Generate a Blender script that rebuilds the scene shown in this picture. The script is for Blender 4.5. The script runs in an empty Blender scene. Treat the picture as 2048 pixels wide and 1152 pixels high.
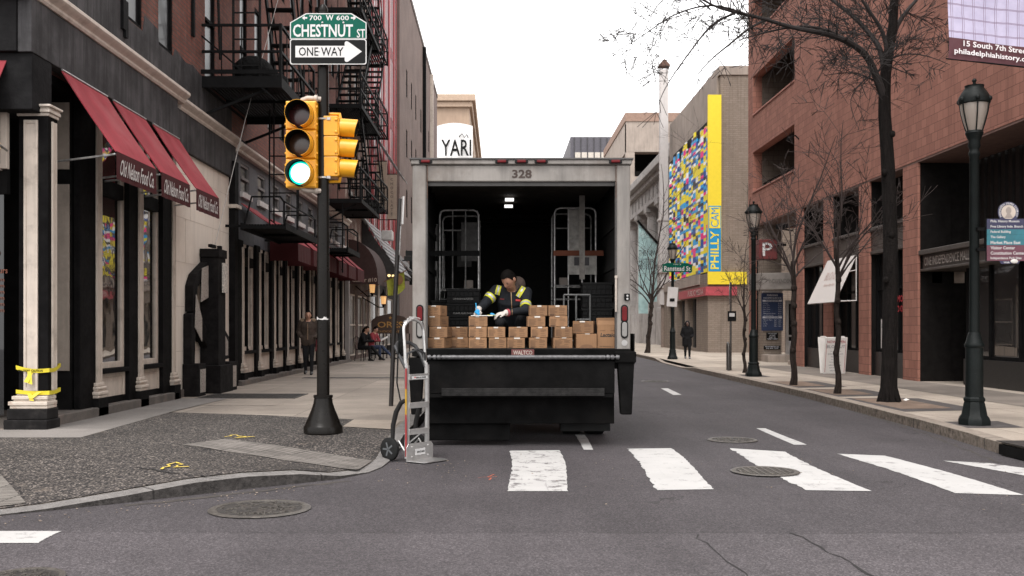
import bpy, bmesh, math, random
from mathutils import Vector, Matrix
R = random.Random(7)
sc = bpy.context.scene
COL = sc.collection
PI = math.pi
rad = math.radians

# ------------------------------------------------------------------ helpers
ORG = {}


def V(*a):
    return Vector(a)


class MB:
    """Collects shapes and links them as one mesh object."""

    def __init__(s):
        s.v = []; s.f = []; s.mi = []; s.m = 0

    def add(s, vs, fs, m=None):
        o = len(s.v)
        s.v += [tuple(v) for v in vs]
        for f in fs:
            s.f.append([o + i for i in f]); s.mi.append(s.m if m is None else m)
        return s

    def box(s, x0, x1, y0, y1, z0, z1, m=None):
        vs = [(x0, y0, z0), (x1, y0, z0), (x1, y1, z0), (x0, y1, z0), (x0, y0, z1), (x1, y0, z1), (x1, y1, z1), (x0, y1, z1)]
        return s.add(vs, [(0, 3, 2, 1), (4, 5, 6, 7), (0, 1, 5, 4), (1, 2, 6, 5), (2, 3, 7, 6), (3, 0, 4, 7)], m)

    def obox(s, c, size, mat=None, m=None):
        c = Vector(c); hx, hy, hz = [k / 2 for k in size]
        mat = mat or Matrix.Identity(3)
        vs = [c + mat @ Vector(p) for p in [(-hx, -hy, -hz), (hx, -hy, -hz), (hx, hy, -hz), (-hx, hy, -hz), (-hx, -hy, hz), (hx, -hy, hz), (hx, hy, hz), (-hx, hy, hz)]]
        return s.add(vs, [(0, 3, 2, 1), (4, 5, 6, 7), (0, 1, 5, 4), (1, 2, 6, 5), (2, 3, 7, 6), (3, 0, 4, 7)], m)

    def bar(s, a, b, w, h, m=None):
        """a straight bar of rectangular section between two points"""
        a = Vector(a); b = Vector(b); d = (b - a); L = d.length; d.normalize()
        up = Vector((0, 0, 1)) if abs(d.z) < .95 else Vector((0, 1, 0))
        sd = d.cross(up).normalized(); up = sd.cross(d).normalized()
        mt = Matrix((sd, d, up)).transposed()
        return s.obox((a + b) / 2, (w, L, h), mt, m)

    def tube(s, pts, r, n=8, m=None, sx=1.0):
        pts = [Vector(p) for p in pts]
        k = len(pts)
        rs = r if isinstance(r, (list, tuple)) else [r] * k
        t0 = (pts[1] - pts[0]).normalized()
        u = t0.orthogonal().normalized()
        rings = []; vs = []
        for i in range(k):
            if i == 0: t = t0
            elif i == k - 1: t = (pts[i] - pts[i - 1]).normalized()
            else: t = ((pts[i + 1] - pts[i]).normalized() + (pts[i] - pts[i - 1]).normalized())
            if t.length < 1e-6: t = t0
            t = t.normalized()
            u = (u - t * u.dot(t))
            if u.length < 1e-6: u = t.orthogonal()
            u.normalize(); w = t.cross(u)
            for j in range(n):
                a = 2 * PI * j / n
                vs.append(pts[i] + (u * math.cos(a) * sx + w * math.sin(a)) * rs[i])
        fs = []
        for i in range(k - 1):
            for j in range(n):
                a = i * n + j; b = i * n + (j + 1) % n
                fs.append((a, b, b + n, a + n))
        fs.append(tuple(range(n - 1, -1, -1))); fs.append(tuple((k - 1) * n + j for j in range(n)))
        return s.add(vs, fs, m)

    def lathe(s, prof, c=(0, 0, 0), n=20, axis='z', m=None):
        c = Vector(c); vs = []; fs = []
        for r, h in prof:
            for j in range(n):
                a = 2 * PI * j / n
                p, q = r * math.cos(a), r * math.sin(a)
                vs.append(c + (Vector((p, q, h)) if axis == 'z' else Vector((h, p, q)) if axis == 'x' else Vector((p, h, q))))
        k = len(prof)
        for i in range(k - 1):
            for j in range(n):
                a = i * n + j; b = i * n + (j + 1) % n
                fs.append((a, b, b + n, a + n))
        fs.append(tuple(range(n - 1, -1, -1))); fs.append(tuple((k - 1) * n + j for j in range(n)))
        return s.add(vs, fs, m)

    def prism(s, poly, axis, a, b, m=None):
        n = len(poly)
        def P(p, t):
            return (t, p[0], p[1]) if axis == 'x' else (p[0], t, p[1]) if axis == 'y' else (p[0], p[1], t)
        vs = [P(p, a) for p in poly] + [P(p, b) for p in poly]
        fs = [tuple(range(n - 1, -1, -1)), tuple(range(n, 2 * n))] + [(i, (i + 1) % n, n + (i + 1) % n, n + i) for i in range(n)]
        return s.add(vs, fs, m)

    def ell(s, c, rr, mat=None, n=14, k=9, m=None):
        c = Vector(c); mat = mat or Matrix.Identity(3); vs = []; fs = []
        for i in range(1, k):
            th = PI * i / k
            for j in range(n):
                a = 2 * PI * j / n
                vs.append(c + mat @ Vector((rr[0] * math.sin(th) * math.cos(a), rr[1] * math.sin(th) * math.sin(a), rr[2] * math.cos(th))))
        vs.append(c + mat @ Vector((0, 0, rr[2]))); vs.append(c + mat @ Vector((0, 0, -rr[2])))
        T, B = len(vs) - 2, len(vs) - 1
        for i in range(k - 2):
            for j in range(n):
                a = i * n + j; b = i * n + (j + 1) % n
                fs.append((a, a + n, b + n, b))
        for j in range(n):
            fs.append((T, j, (j + 1) % n)); q = (k - 2) * n
            fs.append((B, q + (j + 1) % n, q + j))
        return s.add(vs, fs, m)

    def loft(s, rings, m=None):
        n = len(rings[0]); vs = [p for r in rings for p in r]; fs = []
        for i in range(len(rings) - 1):
            for j in range(n):
                a = i * n + j; b = i * n + (j + 1) % n
                fs.append((a, b, b + n, a + n))
        k = len(rings)
        fs.append(tuple(range(n - 1, -1, -1))); fs.append(tuple((k - 1) * n + j for j in range(n)))
        return s.add(vs, fs, m)

    def poly(s, pts, m=None):
        return s.add(pts, [tuple(range(len(pts)))], m)

    def disc(s, c, r, n=24, axis='z', m=None, ry=None):
        c = Vector(c); ry = ry or r; vs = []
        for j in range(n):
            a = 2 * PI * j / n; p, q = r * math.cos(a), ry * math.sin(a)
            vs.append(c + (Vector((p, q, 0)) if axis == 'z' else Vector((0, p, q)) if axis == 'x' else Vector((p, 0, q))))
        return s.poly(vs, m)

    def wall(s, axis, p0, p1, u0, u1, z0, z1, holes=(), m=None):
        """slab with rectangular openings; axis = the thin axis, u = the long one"""
        us = sorted(set([u0, u1] + [h[0] for h in holes] + [h[1] for h in holes])); us = [u for u in us if u0 <= u <= u1]
        zs = sorted(set([z0, z1] + [h[2] for h in holes] + [h[3] for h in holes])); zs = [z for z in zs if z0 <= z <= z1]
        for a, b in zip(zs, zs[1:]):
            zm = (a + b) / 2; start = None
            for c, d in list(zip(us, us[1:])) + [(None, None)]:
                solid = c is not None and not any(h[0] < (c + d) / 2 < h[1] and h[2] < zm < h[3] for h in holes)
                if solid and start is None: start = c
                if solid: end = d
                if not solid and start is not None:
                    if axis == 'x': s.box(p0, p1, start, end, a, b, m)
                    else: s.box(start, end, p0, p1, a, b, m)
                    start = None
        return s

    def build(s, name, mats, parent=None, smooth=None, bevel=0, seg=2, recalc=True):
        me = bpy.data.meshes.new(name)
        o = ORG.get(parent.name, Vector()) if parent else Vector()
        me.from_pydata([tuple(Vector(v) - o) for v in s.v], [], s.f)
        if not isinstance(mats, (list, tuple)): mats = [mats]
        for m in mats: me.materials.append(m)
        for p, i in zip(me.polygons, s.mi): p.material_index = min(i, len(mats) - 1)
        if recalc:
            bm = bmesh.new(); bm.from_mesh(me); bmesh.ops.recalc_face_normals(bm, faces=bm.faces); bm.to_mesh(me); bm.free()
        return link(name, me, parent, smooth, bevel, seg)


def link(name, me, parent=None, smooth=None, bevel=0, seg=2):
    if smooth:
        for p in me.polygons: p.use_smooth = True
        me.set_sharp_from_angle(angle=rad(smooth))
    ob = bpy.data.objects.new(name, me); COL.objects.link(ob)
    if parent:
        ob.parent = parent; ORG[ob.name] = ORG.get(parent.name, Vector())
    if bevel:
        b = ob.modifiers.new('bevel', 'BEVEL'); b.width = bevel; b.segments = seg; b.limit_method = 'ANGLE'; b.angle_limit = rad(40)
    return ob


def tag(o, label, cat, group=None, kind=None):
    if label: o['label'] = label
    if cat: o['category'] = cat
    if group: o['group'] = group
    if kind: o['kind'] = kind
    return o


def struct(o):
    o['kind'] = 'structure'; return o


def thing(name, label, cat, loc=(0, 0, 0), rotz=0, group=None, local=False):
    o = bpy.data.objects.new(name, None); COL.objects.link(o)
    o.location = loc; o.rotation_euler = (0, 0, rotz); o.empty_display_size = .2
    ORG[o.name] = Vector() if local else Vector(loc)
    return tag(o, label, cat, group)


def dup(root, loc=None, rotz=None, label=None, scale=None):
    r = root.copy(); COL.objects.link(r); ORG[r.name] = ORG[root.name]
    if loc is not None: r.location = loc
    if rotz is not None: r.rotation_euler = (0, 0, rotz)
    if scale: r.scale = scale
    if label: r['label'] = label
    for ch in list(root.children):
        c = ch.copy(); COL.objects.link(c); c.parent = r
        for g in list(ch.children):
            d = g.copy(); COL.objects.link(d); d.parent = c
    return r


def evalmesh(ob):
    bpy.context.view_layer.update()
    dg = bpy.context.evaluated_depsgraph_get()
    me = bpy.data.meshes.new_from_object(ob.evaluated_get(dg))
    return me


FACE = {  # text x axis, text y axis
    'south': (V(1, 0, 0), V(0, 0, 1)), 'east': (V(0, 1, 0), V(0, 0, 1)), 'west': (V(0, -1, 0), V(0, 0, 1)),
    'ground': (V(1, 0, 0), V(0, 1, 0)), 'upward': (V(0, 0, 1), V(-1, 0, 0))}
_TXT = {}


def textmesh(s, bold):
    if (s, bold) in _TXT: return _TXT[(s, bold)]
    cu = bpy.data.curves.new('lettering', 'FONT'); cu.body = s; cu.size = 1; cu.resolution_u = 2; cu.offset = bold
    cu.align_x = 'LEFT'
    ob = bpy.data.objects.new('lettering', cu); COL.objects.link(ob)
    me = evalmesh(ob)
    bpy.data.objects.remove(ob); bpy.data.curves.remove(cu)
    vs = [Vector(v.co) for v in me.vertices]; fs = [list(p.vertices) for p in me.polygons]
    bpy.data.meshes.remove(me)
    if vs:
        x0 = min(v.x for v in vs); x1 = max(v.x for v in vs); y0 = min(v.y for v in vs); y1 = max(v.y for v in vs)
    else: x0 = x1 = y0 = y1 = 0
    _TXT[(s, bold)] = (vs, fs, x0, x1, y0, y1)
    return _TXT[(s, bold)]


def put_text(mb, s, center, h, w=None, face='south', bold=0, shear=0, m=None, axes=None, align='c'):
    """letters of height h (and overall width w) centred on a point, on a face; added to a mesh"""
    vs, fs, x0, x1, y0, y1 = textmesh(s, bold)
    ax, ay = axes or FACE[face]
    center = Vector(center)
    sy = h / max(y1 - y0, 1e-5); sx = (w / (x1 - x0)) if w else sy
    cx = (x0 + x1) / 2 if align == 'c' else x0; cy = (y0 + y1) / 2
    out = [center + ax * ((v.x - cx) * sx + shear * (v.y - cy) * sy) + ay * ((v.y - cy) * sy) for v in vs]
    mb.add(out, fs, m)


def lettering(s, center, h, mat, parent, w=None, face='south', bold=0, shear=0, axes=None, align='c', name='lettering'):
    mb = MB(); put_text(mb, s, center, h, w, face, bold, shear, axes=axes, align=align)
    return mb.build(name, mat, parent, recalc=False)


# ---------------------------------------------------------------- materials
def S(r, g, b):
    f = lambda c: (c / 255 / 12.92) if c / 255 <= .04045 else ((c / 255 + .055) / 1.055) ** 2.4
    return (f(r), f(g), f(b))


def rgba(c, k=1.0):
    return (min(c[0] * k, 1), min(c[1] * k, 1), min(c[2] * k, 1), 1)


class N:
    def __init__(s, name):
        s.mat = bpy.data.materials.new(name); s.mat.use_nodes = True
        s.nt = s.mat.node_tree; s.nt.nodes.clear()
        s.out = s.nt.nodes.new('ShaderNodeOutputMaterial')
        s.b = s.nt.nodes.new('ShaderNodeBsdfPrincipled')
        s.L(s.b.outputs[0], s.out.inputs[0])
        s.tc = s.nt.nodes.new('ShaderNodeTexCoord').outputs['Object']

    def n(s, t, **k):
        o = s.nt.nodes.new('ShaderNode' + t)
        for a, b in k.items(): setattr(o, a, b)
        return o

    def L(s, a, b): s.nt.links.new(a, b)

    def val(s, sock, x):
        if hasattr(x, 'is_linked'): s.L(x, sock)
        else: sock.default_value = x

    def noise(s, scale, detail=4, rough=.55, vec=None, stretch=None, w=None):
        o = s.n('TexNoise'); o.inputs['Scale'].default_value = scale; o.inputs['Detail'].default_value = detail; o.inputs['Roughness'].default_value = rough
        v = vec or s.tc
        if stretch:
            mp = s.n('Mapping'); s.L(v, mp.inputs[0]); mp.inputs['Scale'].default_value = stretch; v = mp.outputs[0]
        s.L(v, o.inputs['Vector'])
        return o.outputs[0]

    def ramp(s, fac, stops, const=False):
        o = s.n('ValToRGB'); s.L(fac, o.inputs[0])
        if const: o.color_ramp.interpolation = 'CONSTANT'
        e = o.color_ramp.elements
        while len(e) < len(stops): e.new(.5)
        for i, (p, c) in enumerate(stops):
            e[i].position = p; e[i].color = (c, c, c, 1) if isinstance(c, (int, float)) else rgba(c)
        return o.outputs[0]

    def mix(s, f, a, b, mode='MIX'):
        o = s.n('Mix', data_type='RGBA', blend_type=mode)
        s.val(o.inputs[0], f)
        for k, x in ((6, a), (7, b)):
            if isinstance(x, (tuple, list)): o.inputs[k].default_value = rgba(x)
            elif isinstance(x, (int, float)): o.inputs[k].default_value = (x, x, x, 1)
            else: s.L(x, o.inputs[k])
        return o.outputs[2]

    def math(s, op, a, b=0.0, c=None):
        o = s.n('Math', operation=op); s.val(o.inputs[0], a); s.val(o.inputs[1], b)
        if c is not None: s.val(o.inputs[2], c)
        return o.outputs[0]

    def sep(s, v=None):
        o = s.n('SeparateXYZ'); s.L(v or s.tc, o.inputs[0]); return o.outputs

    def comb(s, x, y, z=0.0):
        o = s.n('CombineXYZ'); s.val(o.inputs[0], x); s.val(o.inputs[1], y); s.val(o.inputs[2], z); return o.outputs[0]

    def wallvec(s):
        """(along the wall, height) for vertical walls facing either way, from the object's own coordinates"""
        g = s.n('NewGeometry'); sp = s.sep(g.outputs['Normal']); p = s.sep()
        f = s.math('GREATER_THAN', s.math('ABSOLUTE', sp[0]), .6)
        u = s.math('ADD', s.math('MULTIPLY', p[1], f), s.math('MULTIPLY', p[0], s.math('SUBTRACT', 1.0, f)))
        return s.comb(u, p[2])

    def bump(s, h, strength=.3, dist=.02):
        o = s.n('Bump'); s.L(h, o.inputs['Height']); o.inputs['Strength'].default_value = strength; o.inputs['Distance'].default_value = dist
        s.L(o.outputs[0], s.b.inputs['Normal'])

    def done(s, col, rough=.7, metal=0.0, spec=.5):
        for k, x in (('Base Color', col), ('Roughness', rough), ('Metallic', metal)):
            i = s.b.inputs[k]
            if isinstance(x, (tuple, list)): i.default_value = rgba(x)
            elif isinstance(x, (int, float)): i.default_value = x
            else: s.L(x, i)
        s.b.inputs['Specular IOR Level'].default_value = spec
        return s.mat


_M = {}


def mat(name, c, rough=.7, metal=0, var=.18, scale=6, bump=.12, bscale=60, dirt=None, streak=0, spec=.5, bdist=.01, scuff=0):
    """painted / plain surface with uneven tone, grime and a fine relief"""
    if name in _M: return _M[name]
    n = N(name)
    f = n.noise(scale, 5, .6)
    col = n.mix(n.ramp(f, [(.3, 0), (.7, 1)]), tuple(k * (1 - var) for k in c), tuple(min(k * (1 + var), 1) for k in c))
    if streak:
        g = n.noise(1.0, 5, .65, stretch=(7, 7, .6))
        col = n.mix(n.math('MULTIPLY', n.ramp(g, [(.45, 0), (.7, 1)]), streak), col, tuple(k * .35 for k in c))
    if dirt:
        g = n.noise(scale * .45, 8, .7)
        col = n.mix(n.math('MULTIPLY', n.ramp(g, [(.52, 0), (.68, 1)]), .75), col, dirt)
    if name == 'truck_white_paint':
        g = n.noise(9, 10, .78)
        col = n.mix(n.math('MULTIPLY', n.ramp(g, [(.66, 0), (.70, 1)]), .8), col, (.085, .042, .024))
    if scuff:
        g = n.noise(scale * 6, 8, .75)
        col = n.mix(n.math('MULTIPLY', n.ramp(g, [(.6, 0), (.66, 1)]), scuff), col, (.45, .43, .4))
    rr = n.math('ADD', n.math('MULTIPLY', n.noise(scale * 2.3, 4), .25), rough - .12)
    if bump: n.bump(n.noise(bscale, 4, .6), bump, bdist)
    _M[name] = n.done(col, rr, metal, spec)
    return _M[name]


def brickmat(name, c1, c2, mortar, w, h, msize=.012, bump=.35, offset=.5, var=.35, stain=0, bias=0.0):
    n = N(name); v = n.wallvec()
    b = n.n('TexBrick'); n.L(v, b.inputs['Vector']); b.offset = offset
    b.inputs['Color1'].default_value = rgba(c1); b.inputs['Color2'].default_value = rgba(c2); b.inputs['Mortar'].default_value = rgba(mortar)
    b.inputs['Scale'].default_value = 1; b.inputs['Mortar Size'].default_value = msize; b.inputs['Mortar Smooth'].default_value = .3
    b.inputs['Brick Width'].default_value = w; b.inputs['Row Height'].default_value = h; b.inputs['Bias'].default_value = bias
    col = n.mix(n.ramp(n.noise(.5, 6, .6), [(.3, 0), (.7, 1)]), n.mix(1.0, b.outputs['Color'], 1 - var, 'MULTIPLY'), b.outputs['Color'])
    col = n.mix(n.ramp(n.noise(1.0, 5, .65, stretch=(5, 5, .25)), [(.5, 0), (.75, .45)]), col, tuple(k * .3 for k in c1))
    col = n.mix(.35, col, n.mix(1.0, col, n.ramp(n.noise(45, 4, .7), [(.3, .55), (.7, 1.0)]), 'MULTIPLY'))
    if stain:
        col = n.mix(n.math('MULTIPLY', n.ramp(n.noise(1.3, 8, .7), [(.5, 0), (.62, 1)]), stain), col, (.5, .42, .36))
    n.bump(n.math('SUBTRACT', n.math('MULTIPLY', n.noise(60, 3), .3), b.outputs['Fac']), bump, .01)
    return n.done(col, .88, 0, .3)


def glassmat(name, tint=(.006, .006, .0065), refl=.55, rough=.02, wob=.0):
    n = N(name)
    gl = n.n('BsdfGlossy'); gl.inputs['Roughness'].default_value = rough; gl.inputs['Color'].default_value = (.85, .85, .85, 1)
    fr = n.n('LayerWeight'); fr.inputs['Blend'].default_value = .35
    mx = n.n('MixShader')
    n.L(n.math('MULTIPLY', n.math('ADD', fr.outputs['Facing'], .12), refl), mx.inputs[0])
    n.L(n.b.outputs[0], mx.inputs[1]); n.L(gl.outputs[0], mx.inputs[2]); n.L(mx.outputs[0], n.out.inputs[0])
    if wob:
        bp = n.n('Bump'); n.L(n.noise(1.6, 2), bp.inputs['Height']); bp.inputs['Strength'].default_value = wob; bp.inputs['Distance'].default_value = .05
        n.L(bp.outputs[0], gl.inputs['Normal'])
    return n.done(tint, .3, 0, .3)


def emit(name, c, st):
    n = N(name); n.b.inputs['Emission Color'].default_value = rgba(c); n.b.inputs['Emission Strength'].default_value = st
    return n.done(c, .4)


# --- ground materials
def m_asphalt():
    n = N('asphalt'); p = n.sep()
    v = n.n('TexVoronoi'); v.inputs['Scale'].default_value = 95; n.L(n.tc, v.inputs['Vector'])
    stone = n.ramp(v.outputs['Color'], [(.25, (.043, .0380, .0408)), (.6, (.069, .0608, .0650)), (.9, (.112, .100, .105))])
    fine = n.ramp(n.noise(140, 3, .7), [(.3, .62), (.72, 1.35)])
    base = n.mix(1.0, stone, fine, 'MULTIPLY')
    spk = n.ramp(n.noise(210, 2, .6), [(.70, 0), (.76, 1)])
    base = n.mix(n.math('MULTIPLY', spk, .5), base, (.28, .26, .25))
    big = n.ramp(n.noise(.55, 6, .6), [(.25, .70), (.75, 1.18)])
    base = n.mix(1.0, base, big, 'MULTIPLY')
    # the older, paler asphalt of the cross street (seam across the road)
    edge = n.math('ADD', p[1], n.math('MULTIPLY', n.math('SUBTRACT', n.noise(1.4, 6, .75), .5), .22))
    old = n.math('LESS_THAN', edge, 6.62)
    oldc = n.mix(1.0, n.mix(n.math('MULTIPLY', n.ramp(n.noise(60, 3, .7), [(.58, 0), (.68, 1)]), .5), base, (.17, .155, .155)), 1.26, 'MULTIPLY')
    oldc = n.mix(n.ramp(n.noise(.9, 5, .65, stretch=(.5, 2.5, 1)), [(.4, 0), (.7, .5)]), oldc, n.mix(1.0, base, 1.0, 'MULTIPLY'))
    col = n.mix(old, base, oldc)
    seam = n.math('LESS_THAN', n.math('ABSOLUTE', n.math('SUBTRACT', edge, 6.62)), .012)
    col = n.mix(n.math('MULTIPLY', seam, n.ramp(n.noise(.8, 3), [(.45, 0), (.6, .6)])), col, (.02, .018, .018))
    # oil and tyre darkening along the lanes
    tr = n.ramp(n.noise(1.0, 4, .6, stretch=(1.1, .12, 1)), [(.42, 0), (.7, .6)])
    oil = n.ramp(n.noise(2.3, 6, .7), [(.64, 0), (.72, .5)])
    col = n.mix(oil, col, n.mix(1.0, col, .45, 'MULTIPLY'))
    col = n.mix(tr, col, n.mix(1.0, col, .6, 'MULTIPLY'))
    ck = n.n('TexVoronoi', feature='DISTANCE_TO_EDGE'); ck.inputs['Scale'].default_value = .42
    wv = n.n('VectorMath', operation='ADD'); n.L(n.tc, wv.inputs[0])
    wn = n.n('TexNoise'); wn.inputs['Scale'].default_value = 2.2; n.L(n.tc, wn.inputs['Vector']); n.L(wn.outputs['Color'], wv.inputs[1]); n.L(wv.outputs[0], ck.inputs['Vector'])
    cr = n.math('MULTIPLY', n.math('LESS_THAN', ck.outputs['Distance'], .004), n.ramp(n.noise(.35, 3), [(.5, 0), (.6, .7)]))
    col = n.mix(cr, col, (.015, .013, .013))
    n.bump(n.math('ADD', v.outputs['Distance'], n.noise(160, 3)), .55, .006)
    return n.done(col, .82, 0, .35)


def m_aggregate():
    n = N('exposed_aggregate')
    v = n.n('TexVoronoi'); v.inputs['Scale'].default_value = 62; n.L(n.tc, v.inputs['Vector'])
    v.inputs['Randomness'].default_value = 1
    w = n.n('TexWhiteNoise'); n.L(v.outputs['Position'], w.inputs[0])
    col = n.ramp(w.outputs['Value'], [(0, (.026, .023, .023)), (.30, (.045, .040, .0385)), (.5, (.076, .066, .060)), (.72, (.13, .112, .097)), (.90, (.25, .215, .19))], True)
    edge = n.ramp(v.outputs['Distance'], [(.45, 1.0), (.75, .35)])
    col = n.mix(1.0, col, edge, 'MULTIPLY')
    col = n.mix(1.0, col, n.ramp(n.noise(.8, 6, .6), [(.3, .7), (.7, 1.2)]), 'MULTIPLY')
    ck = n.ramp(n.noise(1.8, 6, .7), [(.64, 0), (.72, .5)])
    col = n.mix(ck, col, (.2, .16, .13))
    n.bump(n.math('MULTIPLY', v.outputs['Distance'], -1.0), .8, .008)
    return n.done(col, .85, 0, .3)


def m_concrete(name, c, jx, jy, ox=0.0, oy=0.0, joint=.012, var=.2, dark=.4):
    n = N(name); p = n.sep()
    f = n.noise(1.2, 8, .65)
    col = n.mix(n.ramp(f, [(.3, 0), (.7, 1)]), tuple(k * (1 - var) for k in c), tuple(k * (1 + var) for k in c))
    col = n.mix(1.0, col, n.ramp(n.noise(70, 4, .7), [(.3, .72), (.7, 1.12)]), 'MULTIPLY')
    col = n.mix(n.ramp(n.noise(3.5, 8, .75), [(.58, 0), (.72, .55)]), col, tuple(k * .5 for k in c))
    spot = n.n('TexVoronoi'); spot.inputs['Scale'].default_value = 3.2; n.L(n.tc, spot.inputs['Vector'])
    col = n.mix(n.ramp(spot.outputs['Distance'], [(.05, .6), (.075, 0)]), col, tuple(k * .45 for k in c))
    h = None
    for ax, st, of in ((0, jx, ox), (1, jy, oy)):
        if not st: continue
        q = n.math('MODULO', n.math('ADD', n.math('ADD', p[ax], 1000 * st - of), n.math('MULTIPLY', n.noise(9, 2), .008)), st)
        j = n.math('LESS_THAN', q, joint)
        h = j if h is None else n.math('MAXIMUM', h, j)
        slab = n.n('TexWhiteNoise'); n.L(n.comb(n.math('FLOOR', n.math('DIVIDE', n.math('ADD', p[0], 1000 * (jx or 1) - ox), jx or 1000)), n.math('FLOOR', n.math('DIVIDE', n.math('ADD', p[1], 1000 * (jy or 1) - oy), jy or 1000))), slab.inputs[0])
    if h is not None:
        col = n.mix(1.0, col, n.ramp(slab.outputs['Value'], [(0, .82), (1, 1.08)]), 'MULTIPLY')
        col = n.mix(h, col, tuple(k * dark for k in c))
    n.bump(n.noise(120, 4, .7), .3, .004)
    return n.done(col, .85, 0, .35)


def m_pavers(name, c, w, h, rot=0.0):
    n = N(name)
    mp = n.n('Mapping'); n.L(n.tc, mp.inputs[0]); mp.inputs['Rotation'].default_value = (0, 0, rot)
    b = n.n('TexBrick'); n.L(mp.outputs[0], b.inputs['Vector'])
    b.inputs['Color1'].default_value = rgba(c, .85); b.inputs['Color2'].default_value = rgba(c, 1.15); b.inputs['Mortar'].default_value = rgba(c, .35)
    b.inputs['Scale'].default_value = 1; b.inputs['Mortar Size'].default_value = .008; b.inputs['Brick Width'].default_value = w; b.inputs['Row Height'].default_value = h
    b.offset = 0
    col = n.mix(1.0, b.outputs['Color'], n.ramp(n.noise(2.5, 6, .7), [(.3, .7), (.7, 1.15)]), 'MULTIPLY')
    n.bump(n.math('SUBTRACT', n.math('MULTIPLY', n.noise(90, 3), .4), b.outputs['Fac']), .6, .008)
    return n.done(col, .85, 0, .3)


def m_roadpaint(name='road_paint', wear=.6, c=(.47, .46, .448), lo=.555):
    n = N(name)
    g = n.ramp(n.noise(5, 10, .78), [(lo, 0), (lo + .06, 1)])
    g2 = n.ramp(n.noise(1.0, 6, .6, stretch=(14, .8, 1)), [(.62, 0), (.68, .55)])
    sp = n.ramp(n.noise(120, 3, .7), [(.62, 0), (.68, .5)])
    col = n.mix(n.ramp(n.noise(1.4, 6, .6), [(.3, 0), (.7, 1)]), tuple(k * .86 for k in c), c)
    col = n.mix(sp, col, (.35, .33, .33))
    col = n.mix(n.math('MULTIPLY', n.math('MAXIMUM', g, g2), wear), col, (.13, .12, .12))
    n.bump(n.noise(110, 3), .35, .004)
    return n.done(col, .75, 0, .35)


def m_mosaic():
    n = N('mosaic_panels'); p = n.sep(); st = .30
    cell = n.comb(n.math('FLOOR', n.math('DIVIDE', n.math('ADD', p[1], .14), .70)), n.math('FLOOR', n.math('DIVIDE', p[2], .16)))
    w = n.n('TexWhiteNoise'); n.L(cell, w.inputs[0])
    cell2 = n.comb(n.math('FLOOR', n.math('DIVIDE', n.math('ADD', p[1], .14), 1.4)), n.math('FLOOR', n.math('DIVIDE', p[2], .32)), 7.0)
    w2 = n.n('TexWhiteNoise'); n.L(cell2, w2.inputs[0])
    f = n.mix(n.math('LESS_THAN', w2.outputs['Value'], .14), w.outputs['Value'], w2.outputs['Color'])
    Y, C, W, K, G, Mg, Nv = S(246, 228, 40), S(20, 168, 232), S(250, 250, 250), S(28, 27, 30), S(95, 95, 95), S(245, 45, 140), S(18, 80, 165)
    fv = n.sep(f)[0]
    col = n.ramp(fv, [(0, Y), (.25, C), (.44, W), (.61, K), (.71, G), (.77, Mg), (.865, Nv)], True)
    return n.done(col, .5)


def m_cardboard(name='cardboard', c=(.235, .130, .068)):
    n = N(name)
    oi = n.n('ObjectInfo')
    f = n.noise(5, 5, .6)
    col = n.mix(n.ramp(f, [(.3, 0), (.7, 1)]), tuple(k * .88 for k in c), tuple(k * 1.1 for k in c))
    col = n.mix(1.0, col, n.ramp(oi.outputs['Random'], [(0, .72), (1, 1.15)]), 'MULTIPLY')
    wv = n.noise(1.0, 2, .5, stretch=(160, 160, 3))
    col = n.mix(1.0, col, n.ramp(wv, [(.3, .93), (.7, 1.04)]), 'MULTIPLY')
    n.bump(wv, .12, .002)
    return n.done(col, .8, 0, .25)


def m_bark(name, c):
    n = N(name)
    g = n.noise(1.0, 6, .7, stretch=(30, 30, 5))
    col = n.mix(n.ramp(g, [(.35, 0), (.65, 1)]), tuple(k * .45 for k in c), tuple(k * 1.35 for k in c))
    n.bump(n.math('ADD', g, n.noise(40, 5, .7)), 1.0, .035)
    return n.done(col, .9, 0, .15)


black = mat('black_paint', (.0075, .007, .0072), .7, var=.35, bump=.15, spec=.04, dirt=(.014, .013, .013))
blackmetal = mat('black_metal', (.008, .008, .0083), .65, var=.3, bump=.15, spec=.06)
dullblack = mat('matt_black', (.009, .0085, .0085), .9, var=.3, spec=.05)  # plain matt black for roofs, recess walls and dark holes
cream = mat('cream_paint', (.56, .48, .41), .6, var=.08, dirt=(.30, .25, .21), streak=.35, bump=.08)
creamstone = mat('cream_wall', (.78, .70, .61), .8, var=.05, scale=1.2, streak=.2, dirt=(.64, .56, .48), bump=.06)
greypaint = mat('stained_grey_paint', (.066, .063, .065), .75, var=.45, scale=1.6, streak=.9, dirt=(.020, .019, .0195), bump=.25, spec=.15)
creamtrim = mat('cream_cornice_paint', (.60, .525, .46), .6, var=.07, dirt=(.36, .30, .25), bump=.08)
midgrey = mat('slate_grey_paint', (.085, .087, .097), .7, var=.15, streak=.3)
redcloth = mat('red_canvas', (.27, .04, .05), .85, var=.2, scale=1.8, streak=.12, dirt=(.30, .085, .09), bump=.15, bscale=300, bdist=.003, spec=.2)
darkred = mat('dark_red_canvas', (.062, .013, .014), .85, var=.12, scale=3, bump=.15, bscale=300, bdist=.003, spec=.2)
whitepaint = mat('white_paint', (.58, .55, .53), .6, var=.06)
signwhite = mat('sign_white', (.58, .565, .555), .45, var=.05, bump=0)
signgreen = mat('sign_green', (.0, .085, .055), .5, var=.08, bump=0, spec=.15)
signblack = mat('sign_black', (.010, .010, .010), .5, var=.1, bump=0, spec=.1)
redpaint = mat('red_facade_paint', (.40, .05, .055), .6, var=.25, dirt=(.12, .03, .03))
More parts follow.
